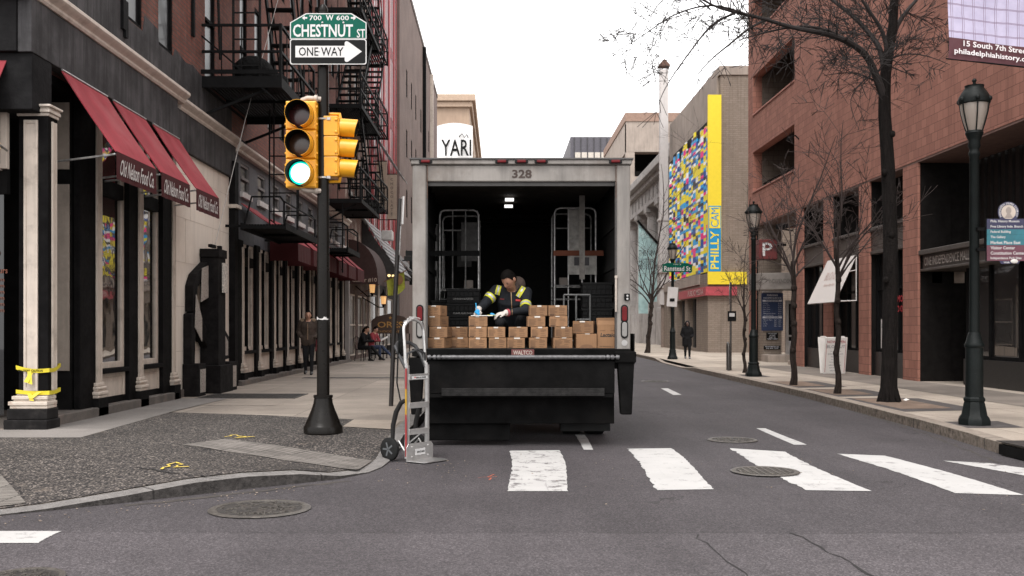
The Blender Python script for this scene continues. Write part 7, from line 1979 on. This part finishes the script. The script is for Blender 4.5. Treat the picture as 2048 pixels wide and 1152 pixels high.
def hand_into(mb, w, d, nrm, curl=.5, s=1.0, right=True, segs=None, thumb=.6):
    d = d.normalized(); nrm = (nrm - d * nrm.dot(d)).normalized(); sd = d.cross(nrm).normalized() * (1 if right else -1)
    M_ = Matrix((sd, d, nrm)).transposed(); mb.ell(w + d * .05 * s, (.046 * s, .062 * s, .021 * s), M_, 12, 8); mb.ell(w + d * .005, (.032 * s, .04 * s, .025 * s), M_, 10, 6)
    for i, L in enumerate((.076, .086, .08, .063)):
        p = w + (d * (.095 - .004 * abs(i - 1.2)) + sd * (i - 1.5) * .0215) * s; a = .12; dd = d; pts = [p - d * .02 * s, p]
        for q in (.42, .32, .26):
            a += curl * (1 + .12 * i); dd = d * math.cos(a) + nrm * math.sin(a); p = p + dd * L * q * s; pts.append(p)
        mb.tube(pts, [.0108 * s, .0108 * s, .0100 * s, .0094 * s, .0082 * s], 8); mb.ell(pts[-1], (.0082 * s,) * 3, n=8, k=5)
        for q in pts[1:-1]: mb.ell(q, (.0104 * s,) * 3, n=8, k=5)
    p = w + (d * .028 - sd * .036) * s; pts = [p, p + (d * .55 - sd * .6 + nrm * .35 * thumb) * .036 * s]; pts.append(pts[-1] + (d * .85 - sd * .15 + nrm * .45 * thumb) * .034 * s); pts.append(pts[-1] + (d * .9 + sd * .15 + nrm * .4 * thumb) * .024 * s)
    mb.tube(pts, [.015 * s, .0125 * s, .0112 * s, .0092 * s], 8); mb.ell(pts[-1], (.0092 * s,) * 3, n=8, k=5)


def person(name, label, loc, J, mats, rz=0.0, vox=.011, smooth=4, bulk=1.0, hands=None, gait=None, long_coat=None):
    """J: joints in local metres; mats: skin, top, bottom, shoes, gloves"""
    t = thing(name, label, 'person', loc, rz, local=True)
    j = {k: V(*v) for k, v in J.items()}; mb = MB(); seg = []
    def limb_(a, b, r0, r1, mi, ell_=True):
        mb.tube([a, a.lerp(b, .35), b], [r0, r0 * .6 + r1 * .42, r1], 12); mb.ell(a, (r0,) * 3, n=12, k=8); mb.ell(b, (r1,) * 3, n=12, k=8); seg.append((a, b, r0, r1, mi))
    sh = (j['sr'] - j['sl']); hp = (j['hr'] - j['hl']); pel = (j['hl'] + j['hr']) / 2; nk = j['neck']; che = j['chest']; wai = j['waist']
    rings = []
    sp = [(pel - (wai - pel).normalized() * .09, hp, .10 * bulk, .085 * bulk), (pel, hp, .165 * bulk, .115 * bulk), (wai, hp * .5 + sh * .5, .150 * bulk, .108 * bulk), (che, sh, .178 * bulk, .128 * bulk), (che.lerp(nk, .55), sh, .17 * bulk, .105 * bulk), (che.lerp(nk, .85), sh, .11 * bulk, .08 * bulk), (nk + (nk - che).normalized() * .02, sh, .068, .062)]
    for i, (c, ax, rx, ry) in enumerate(sp):
        tdir = (sp[min(i + 1, len(sp) - 1)][0] - sp[max(i - 1, 0)][0]).normalized(); ax = (ax - tdir * ax.dot(tdir)).normalized(); fw = tdir.cross(ax).normalized()
        rings.append([c + ax * rx * math.cos(2 * PI * k / 18) + fw * ry * math.sin(2 * PI * k / 18) for k in range(18)])
    mb.loft(rings)
    for a, b, r, mi in ((pel, wai, .15, 1), (wai, che, .15, 1)): seg.append((a, b, r * bulk, r * bulk, mi))
    seg.append((che, che.lerp(nk, .8), .16 * bulk, .07, 1))
    seg.append((pel - V(0, 0, .05), pel - V(0, 0, .1), .13, .1, 2))
    for s_ in 'lr':
        limb_(che.lerp(nk, .6), j['s' + s_], .075 * bulk, .068 * bulk, 1)
        limb_(j['s' + s_], j['e' + s_], .066 * bulk, .052 * bulk, 1); limb_(j['e' + s_], j['w' + s_], .052 * bulk, .038 * bulk, 1)
        limb_(j['h' + s_], j['k' + s_], .092, .064, 2); limb_(j['k' + s_], j['a' + s_], .062, .043, 2)
        f = j['f' + s_] - j['a' + s_]; f.z = 0; f = f.normalized() if f.length > 0 else V(0, -1, 0)
        heel = j['a' + s_] - f * .04 + V(0, 0, -.045); toe = j['a' + s_] + f * .17 + V(0, 0, -.06)
        mb.tube([heel, j['a' + s_] + f * .06 + V(0, 0, -.035), toe], [.042, .046, .034], 10); mb.ell(toe, (.036, .036, .028), n=10, k=6); mb.ell(heel, (.042, .042, .04), n=10, k=6); seg.append((heel, toe, .05, .04, 3))
    hc = j['head']; fwd = j['look']; up = j.get('up', V(0, 0, 1))
    mb.tube([nk - (nk - che).normalized() * .04, hc - V(0, 0, .06) - fwd.normalized() * .01], [.06, .054], 12); seg.append((nk + V(0, 0, .03), hc - V(0, 0, .09), .05, .05, 0))
    rt, fw, upv = head_into(mb, hc, fwd, up); seg.append((hc - upv * .05, hc + upv * .05, .1, .1, 0)); seg.append((hc - upv * .105 + fw * .02, hc - upv * .05 + fw * .03, .075, .08, 0))
    for h in hands or ():
        hand_into(mb, *h); seg.append((h[0] + h[1].normalized() * .02, h[0] + h[1].normalized() * .15, .055, .05, 4))
    for (a, b, r0, r1, mi) in long_coat or (): limb_(V(*a), V(*b), r0, r1, mi)
    ob = mb.build('body_source', mats[0])
    rm = ob.modifiers.new('r', 'REMESH'); rm.mode = 'VOXEL'; rm.voxel_size = vox
    sm = ob.modifiers.new('s', 'SMOOTH'); sm.factor = .5; sm.iterations = smooth
    me = evalmesh(ob); bpy.data.objects.remove(ob)
    me.materials.clear()
    for m in mats: me.materials.append(m)
    for pz in me.polygons:
        c = pz.center; best = 9; bi = 0
        for a, b, r0, r1, mi in seg:
            d = b - a; tt = max(0, min(1, (c - a).dot(d) / max(d.length_squared, 1e-9))); e = (c - (a + d * tt)).length - (r0 + (r1 - r0) * tt)
            if e < best: best = e; bi = mi
        pz.material_index = min(bi, len(mats) - 1); pz.use_smooth = True
    body = link('body', me, t)
    # face details
    ey = MB(); M_ = Matrix((rt, fw, upv)).transposed()
    for sg in (-1, 1): ey.ell(hc + rt * sg * .029 + fw * .0795 + upv * .007, (.0105, .006, .005), M_, 8, 5)
    ey.build('eye', mat('dark_eye', (.015, .012, .010), .3), t)
    br = MB()
    for sg in (-1, 1): br.ell(hc + rt * sg * .030 + fw * .083 + upv * .024, (.017, .006, .0035), M_ @ Matrix.Rotation(-sg * .12, 3, 'Y'), 8, 5)
    br.build('eyebrow', mat('black_hair', (.012, .010, .009), .6), t)
    li = MB(); li.ell(hc + fw * .086 - upv * .060, (.021, .006, .0045), M_, 10, 5); li.build('lips', mat('lip_skin', (.26, .11, .085), .5), t)
    return t, body, (hc, rt, fw, upv, M_)


def hair(t, H_, mt, back=.0, cap=.2, bun=False, long=0.0):
    hc, rt, fw, up, M_ = H_; mb = MB(); n, k = 26, 14; vs = []; fs = []; rr = random.Random(6)
    for i in range(k + 1):
        for j in range(n):
            a = 2 * PI * j / n; fr_ = math.sin(a)   # +1 = front
            lim = PI * (.27 if fr_ > .55 else .27 + (.62 - .27) * min(1, (.55 - fr_) / .55))
            th = lim * i / k; x, y, z = math.sin(th) * math.cos(a), math.sin(th) * fr_, math.cos(th); e = 1.075 + rr.uniform(-.02, .025) + (.05 if z > .6 else 0)
            vs.append(hc + rt * x * .078 * e + fw * (y * .098 * e - .002) + up * z * .12 * e)
    for i in range(k):
        for j in range(n): a = i * n + j; b = i * n + (j + 1) % n; fs.append((a, a + n, b + n, b))
    mb.add(vs, fs)
    if bun: mb.ell(hc - fw * .06 + up * .10, (.045, .04, .04), M_)
    if long: mb.tube([hc - fw * .07 + up * .02, hc - fw * .10 - up * .1, hc - fw * .09 - up * (.1 + long)], [.07, .075, .04], 10)
    return mb.build('hair', mt, t, smooth=70)


skin1 = mat('brown_skin', (.36, .185, .12), .55, var=.08, bump=0); skin2 = mat('light_skin', (.52, .29, .20), .55, var=.08, bump=0)
blackhair = mat('black_hair_strands', (.006, .005, .0045), .8, spec=.06)
jacket = mat('navy_work_jacket', (.012, .0135, .017), .85, var=.25, scale=12, bump=.4, bscale=25, bdist=.02, spec=.25); trousers = mat('black_trousers', (.016, .016, .018), .85, var=.25, spec=.2); shoes = mat('black_leather', (.014, .013, .013), .5)
glove = mat('off_white_glove', (.50, .46, .42), .85, var=.12, scale=20)
hiv = mat('hi_vis_yellow', (.50, .49, .03), .7, var=.1, bump=.1); refl = mat('reflective_grey', (.42, .42, .43), .4, .3)
# --- the worker crouching in the truck (world metres minus the floor point)
O = V(.14, 12.3, 1.132)
def w_(x, y, z): return (x - O.x, y - O.y, z - O.z)
Jw = dict(neck=w_(.155, 12.17, 1.865), chest=w_(.145, 12.2, 1.70), waist=w_(.145, 12.33, 1.50), head=w_(.108, 12.0, 1.95), look=(-.52, -.55, -.85), up=(-.36, -.5, .8),
          sl=w_(.325, 12.17, 1.80), sr=w_(-.045, 12.17, 1.825), el=w_(.305, 11.93, 1.575), er=w_(-.215, 12.04, 1.625), wl=w_(.075, 11.755, 1.545), wr=w_(-.255, 11.83, 1.59),
          hl=w_(.245, 12.45, 1.37), hr=w_(.055, 12.45, 1.37), kl=w_(.27, 12.08, 1.49), kr=w_(.0, 12.13, 1.43), al=w_(.27, 12.30, 1.215), ar=w_(.03, 12.42, 1.215), fl=w_(.27, 12.1, 1.17), fr=w_(.03, 12.2, 1.17))
hl_ = (V(*w_(.065, 11.75, 1.545)), V(-.86, -.36, -.16), V(-.1, .15, -1), .30, 1.0, False)
hr_ = (V(*w_(-.25, 11.815, 1.59)), V(-.15, -.75, -.28), V(.55, .1, -.8), .75, 1.0, True)
wk, body, Hh = person('person', 'worker in dark jacket with yellow reflective stripes crouching in the truck writing on papers', tuple(O), Jw, [skin1, jacket, trousers, shoes, glove], vox=.0075, smooth=3, bulk=1.06, hands=[hl_, hr_])
hair(wk, Hh, blackhair)
jj = {k: V(*v) for k, v in Jw.items()}


def band(t, a, b, f0, f1, r0, r1, extra, mt, name, parent=None):
    a = V(*a); b = V(*b); mb = MB(); pts = [a.lerp(b, f0 + (f1 - f0) * k / 4) for k in range(5)]
    rr = [(r0 + (r1 - r0) * (f0 + (f1 - f0) * k / 4)) + extra for k in range(5)]; mb.tube(pts, rr, 18); return mb.build(name, mt, parent or t, smooth=50)


for a, b, f0 in (('sr', 'er', .36), ('sl', 'el', .62)):
    q = band(wk, jj[a], jj[b], f0, f0 + .22, .070, .055, .008, hiv, 'reflective_band'); band(wk, jj[a], jj[b], f0 + .07, f0 + .15, .070, .055, .0115, refl, 'reflective_stripe', q)


def drape(t, pts, w, side, mt, name, up_off, parent=None):
    mb = MB(); vs = []
    for p in pts: p = V(*p) + up_off; vs += [p - side * w / 2, p + side * w / 2]
    mb.add(vs, [(2 * i, 2 * i + 2, 2 * i + 3, 2 * i + 1) for i in range(len(pts) - 1)]); return mb.build(name, mt, parent or t, smooth=80)


def surf(px, pz, y0=11.5):
    """nearest jacket point on a line of constant x, z coming from the camera side"""
    hit, loc_, nrm, idx = body.ray_cast(V(px - O.x, y0 - O.y, pz - O.z), V(0, 1, 0)); return loc_ if hit else None


def strip(poly, w, name, mt, off, parent=None):
    pts = [surf(x, z) for x, z in poly]; pts = [p for p in pts if p is not None and p.y + O.y < 12.4]
    if len(pts) < 2: return None
    d = (pts[-1] - pts[0]).normalized(); sd = V(d.z, 0, -d.x).normalized(); vs = []; mb = MB()
    for p in pts:
        for sg in (-1, 1):
            c = p + sd * sg * w / 2; s2 = surf(c.x + O.x, c.z + O.z); yy = s2.y if s2 is not None and abs(s2.y - p.y) < .06 else p.y; vs.append((c.x, min(yy, p.y + .02) - off, c.z))
    mb.add(vs, [(2 * i, 2 * i + 2, 2 * i + 3, 2 * i + 1) for i in range(len(pts) - 1)]); return mb.build(name, mt, parent or wk, smooth=80)


def lerp2(a, b, n): return [(a[0] + (b[0] - a[0]) * i / n, a[1] + (b[1] - a[1]) * i / n) for i in range(n + 1)]


for a, b in (((-.005, 1.90), (-.035, 1.77)), ((.30, 1.885), (.215, 1.745))):
    bpy.context.view_layer.update(); q = strip(lerp2(a, b, 8), .058, 'shoulder_strip', hiv, .010)
    if q: strip(lerp2(a, b, 8), .020, 'reflective_stripe', refl, .014, q)
bpy.context.view_layer.update()
strip(lerp2((.135, 1.80), (.145, 1.52), 12), .010, 'zipper', mat('brass_zip', (.30, .20, .12), .4, .6), .008)
strip(lerp2((.19, 1.705), (.25, 1.70), 3), .022, 'chest_logo', mat('red_logo', (.45, .03, .03)), .008); strip(lerp2((.0, 1.72), (.05, 1.715), 3), .012, 'name_patch', mat('dark_red_patch', (.16, .02, .02), .8), .008)
cl_ = MB(); nk = jj['neck']; cl_.tube([nk + V(-.005, .02, -.05), nk + V(-.01, .02, .03), nk + V(0, .045, .07)], [.105, .098, .06], 16); cl_.ell(nk + V(.06, .09, .04), (.10, .07, .10)); cl_.build('hood', mat('brown_hood', (.075, .052, .043), .9), wk, smooth=70)
tag(MB().tube([(-.272, 11.70, 1.535), (-.285, 11.735, 1.66)], .0055, 6).build('pen', mat('cyan_pen', (.01, .32, .62), .4)), 'bright blue pen held upright in the crouching worker\'s gloved hand', 'pen')
gp_ = MB(); gw = V(-.25, 11.815, 1.59) - O
for k in range(4): gp_.ell(gw + V(-.035 + .012 * k, -.105 - .004 * k, -.035 - .008 * k), (.014, .014, .02), n=8, k=5)
gp_.ell(gw + V(-.01, -.09, -.03), (.03, .02, .028)); gp_.build('blue_glove_grip', mat('blue_glove_rubber', (.01, .22, .45), .6), wk, smooth=60)
MB().ell(V(-.085, 11.675, 1.525) - O, (.035, .018, .016), Matrix.Rotation(.3, 3, 'Y'), 8, 5).build('blue_fingertips', mat('blue_glove_rubber', (.01, .22, .45)), wk, smooth=60)
band(wk, jj['el'], jj['wl'], .9, 1.0, .055, .040, .004, mat('red_cuff', (.30, .05, .06), .8), 'cuff')

# --- walking figures
def stand(h, lean=0.0, stride=.12, arms='pockets'):
    k = h / 1.75; j = dict(neck=(0, .0, 1.47), chest=(0, .01, 1.28), waist=(0, .015, 1.06), head=(0, -.03, 1.635), look=(0, -1, -.06), sl=(.185, .01, 1.42), sr=(-.185, .01, 1.42), el=(.27, .05, 1.15), er=(-.27, .05, 1.15), hl=(.09, .01, .93), hr=(-.09, .01, .93), kl=(.095, -.05 - stride * .2, .50), kr=(-.09, .02, .50), al=(.095, -stride, .085), ar=(-.085, stride, .10), fl=(.1, -1, .085), fr=(-.1, -1, .085))
    if arms == 'pockets': j.update(wl=(.195, -.11, 1.02), wr=(-.195, -.11, 1.02))
    else: j.update(el=(.25, .03, 1.14), er=(-.25, .03, 1.14), wl=(.27, -.05, .90), wr=(-.27, -.05, .90))
    return {a: tuple(x * (1 if a in ('look', 'up') else k) for x in v) for a, v in j.items()}


Jm = stand(1.72); Jm.update(head=(0, -.045, 1.575), neck=(0, .0, 1.43)); parka = mat('brown_parka', (.062, .044, .034), .85, var=.3, scale=10, bump=.4, bscale=20, bdist=.02)
wo, bo_, Hw = person('person', 'woman in brown fur collared parka walking towards the camera on the left sidewalk', (-5.10, 26.5, .135), Jm, [skin2, parka, trousers, shoes, parka], rz=rad(6), bulk=1.18, vox=.012, long_coat=[((-.07, .01, .98), (-.07, .01, .86), .13, .12, 1), ((.07, .01, .98), (.07, .01, .86), .13, .12, 1)])
hair(wo, Hw, blackhair, bun=True, long=.03)
fu = MB(); rr = random.Random(2)
for k in range(26):
    a = PI * (1.05 + .9 * -k / 25 * 1.0) + PI; a = rad(200) + rad(-220) * k / 25
    fu.ell(V(.165 * math.cos(a), .03 + .13 * math.sin(a) * .8 - .02, 1.435 + rr.uniform(-.015, .02) - .05 * max(0, -math.sin(a))), (.058, .055, .05), n=8, k=6)
MB().box(-.006, .006, -.205, -.185, .92, 1.36).build('zip', mat('brass_zip', (.3, .2, .12)), wo)
fu.build('fur_collar', mat('tan_fur', (.30, .22, .15), .95, var=.4, scale=30, bump=1, bscale=150, bdist=.02), wo, smooth=60)
bg = thing('handbag', 'shiny dark red handbag hanging from the walking woman\'s arm', 'bag', (-4.72, 26.42, .9))
MB().prism([(-4.90, .76), (-4.56, .76), (-4.60, 1.08), (-4.68, 1.12), (-4.80, 1.12), (-4.88, 1.06)], 'y', 26.36, 26.48).build('body', mat('wine_leather', (.14, .014, .025), .3, var=.2), bg, bevel=.03); MB().tube([(-4.84, 26.42, 1.1), (-4.83, 26.42, 1.22), (-4.76, 26.42, 1.30), (-4.68, 26.42, 1.22), (-4.65, 26.42, 1.08)], .012, 6).build('strap', mat('wine_leather', (.14, .014, .025)), bg)
Jn = stand(1.50, stride=.10); blk = mat('black_coat', (.012, .012, .013), .9, var=.2, spec=.15)
mn, bo_, Hm = person('person', 'figure in black hooded coat with hands in pockets by the farthest street lamp', (7.62, 40.5, .135), Jn, [mat('shadowed_skin', (.10, .055, .04), .6), blk, blk, mat('grey_shoes', (.12, .12, .13), .6), blk], rz=rad(-6), bulk=1.12, vox=.014, long_coat=[((-.06, .02, .85), (-.07, .02, .58), .12, .125, 1), ((.06, .02, .85), (.07, .02, .58), .12, .125, 1)])
hd_ = MB(); hc = Hm[0]; hd_.ell(hc + V(0, .025, .012), (.105, .105, .135), n=16, k=10); hd_.tube([hc + V(0, .05, -.05), hc + V(0, .04, -.19)], [.10, .13], 12); hd_.build('hood', blk, mn, smooth=60)
# --- two people sitting by the chocolate shop
def sit(h=1.0, lean=.12, legs=.42):
    return dict(neck=(0, -.02 - lean, 1.06), chest=(0, .02 - lean * .6, .86), waist=(0, .05, .64), head=(0, -.09 - lean, 1.19), look=(0, -1, -.5), sl=(.18, -.01 - lean, 1.0), sr=(-.18, -.01 - lean, 1.0), el=(.22, -.12 - lean, .74), er=(-.22, -.12 - lean, .74), wl=(.06, -.36 - lean, .76), wr=(-.06, -.36 - lean, .76), hl=(.09, .05, .50), hr=(-.09, .05, .50), kl=(.10, -.38, .52), kr=(-.09, -.38, .50), al=(.12, -.38 - legs * .9, .13), ar=(-.08, -.40, .09), fl=(.12, -3, .1), fr=(-.1, -3, .1))


def chair(label, loc, rz):
    t = thing('cafe_chair', label, 'chair', loc, rz, local=True)
    MB().box(-.2, .2, -.2, .2, .42, .45).build('seat', blackmetal, t, bevel=.01)
    MB().tube([(-.19, .2, .45), (-.19, .26, .85), (0, .28, .92), (.19, .26, .85), (.19, .2, .45)], .015, 6).tube([(-.1, .21, .45), (-.1, .27, .88)], .01, 6).tube([(.1, .21, .45), (.1, .27, .88)], .01, 6).build('backrest', blackmetal, t)
    for sx_ in (-1, 1):
        for sy_ in (-1, 1): MB().tube([(sx_ * .17, sy_ * .17, .43), (sx_ * .2, sy_ * .21, 0)], .014, 6).build('leg', blackmetal, t)
    return t


redtop = mat('red_top', (.24, .025, .035), .8); jeans = mat('blue_jeans', (.035, .05, .10), .85)
p1, b1, H1 = person('person', 'seated person in black bent forward, nearer of the two by the chocolate shop', (-5.2, 37.6, .135), sit(), [skin2, blk, blk, shoes, skin2], rz=rad(62), vox=.014, bulk=1.1)
hair(p1, H1, blackhair, long=.25)
p2, b2, H2 = person('person', 'seated person in a red top reading white papers beside the figure in black', (-4.95, 38.6, .135), sit(lean=.06, legs=.5), [skin2, redtop, jeans, shoes, skin2], rz=rad(66), vox=.014)
hair(p2, H2, blackhair)
chair('black metal chair under the nearer seated person in black', (-5.2, 37.6, .135), rad(62)); chair('black metal chair under the seated person in the red top', (-4.95, 38.6, .135), rad(66))
tag(MB().obox((-4.45, 38.3, .97), (.3, .25, .012), Matrix.Rotation(-.5, 3, 'Y') @ Matrix.Rotation(.3, 3, 'X')).build('papers', paper), 'white papers held by the seated person in the red top', 'paper')

# ================================================================== LIGHT, SKY, CAMERA
w = bpy.data.worlds.new('World'); sc.world = w; w.use_nodes = True; nt = w.node_tree; nt.nodes.clear()
out = nt.nodes.new('ShaderNodeOutputWorld'); sky = nt.nodes.new('ShaderNodeTexSky'); sky.sky_type = 'NISHITA'; sky.sun_disc = False
EL, AZ = 58, 200
sky.sun_elevation = rad(EL); sky.sun_rotation = rad(AZ); sky.dust_density = 4; sky.air_density = 1.0
hs = nt.nodes.new('ShaderNodeHueSaturation'); hs.inputs['Saturation'].default_value = .15; nt.links.new(sky.outputs[0], hs.inputs['Color'])
b1_ = nt.nodes.new('ShaderNodeBackground'); b1_.inputs[1].default_value = .10; nt.links.new(hs.outputs[0], b1_.inputs[0])
# overcast cloud layer, brighter overhead
tc = nt.nodes.new('ShaderNodeTexCoord'); no = nt.nodes.new('ShaderNodeTexNoise'); no.inputs['Scale'].default_value = 1.6; no.inputs['Detail'].default_value = 5; nt.links.new(tc.outputs['Generated'], no.inputs['Vector'])
rp_ = nt.nodes.new('ShaderNodeValToRGB'); rp_.color_ramp.elements[0].color = (.93, .92, .92, 1); rp_.color_ramp.elements[1].color = (1.0, .985, .975, 1); nt.links.new(no.outputs[0], rp_.inputs[0])
b2_ = nt.nodes.new('ShaderNodeBackground'); b2_.inputs[1].default_value = 1.9; nt.links.new(rp_.outputs[0], b2_.inputs[0])
ad = nt.nodes.new('ShaderNodeAddShader'); nt.links.new(b1_.outputs[0], ad.inputs[0]); nt.links.new(b2_.outputs[0], ad.inputs[1]); nt.links.new(ad.outputs[0], out.inputs[0])
sd = bpy.data.lights.new('sun', 'SUN'); sd.energy = 1.6; sd.angle = rad(20); sd.color = (1, .96, .92)
so = bpy.data.objects.new('sun', sd); COL.objects.link(so); so.location = (0, -20, 40)
az = rad(AZ); dirv = V(math.sin(az) * math.cos(rad(EL)), math.cos(az) * math.cos(rad(EL)), math.sin(rad(EL)))   # towards the sun
so.rotation_euler = dirv.to_track_quat('Z', 'Y').to_euler()
cam = bpy.data.cameras.new('camera'); co = bpy.data.objects.new('camera', cam); COL.objects.link(co); sc.camera = co
co.location = (0, 0, 1.36); co.rotation_euler = (rad(90), 0, 0); cam.sensor_width = 36; cam.lens = 35.0
cam.shift_x = 24 / 2048; cam.shift_y = 81 / 2048; cam.clip_start = .1; cam.clip_end = 2000
cam.dof.use_dof = True; cam.dof.focus_distance = 11.6; cam.dof.aperture_fstop = 5.0
sc.render.engine = 'CYCLES'; sc.render.resolution_x = 1024; sc.render.resolution_y = 576
sc.cycles.use_denoising = True; sc.cycles.max_bounces = 8; sc.cycles.diffuse_bounces = 4; sc.cycles.sample_clamp_indirect = 3; sc.cycles.caustics_reflective = False; sc.cycles.caustics_refractive = False; sc.cycles.blur_glossy = 1.0; sc.cycles.use_adaptive_sampling = False
sc.view_settings.view_transform = 'Standard'; sc.view_settings.look = 'None'; sc.view_settings.exposure = 0; sc.view_settings.gamma = 1
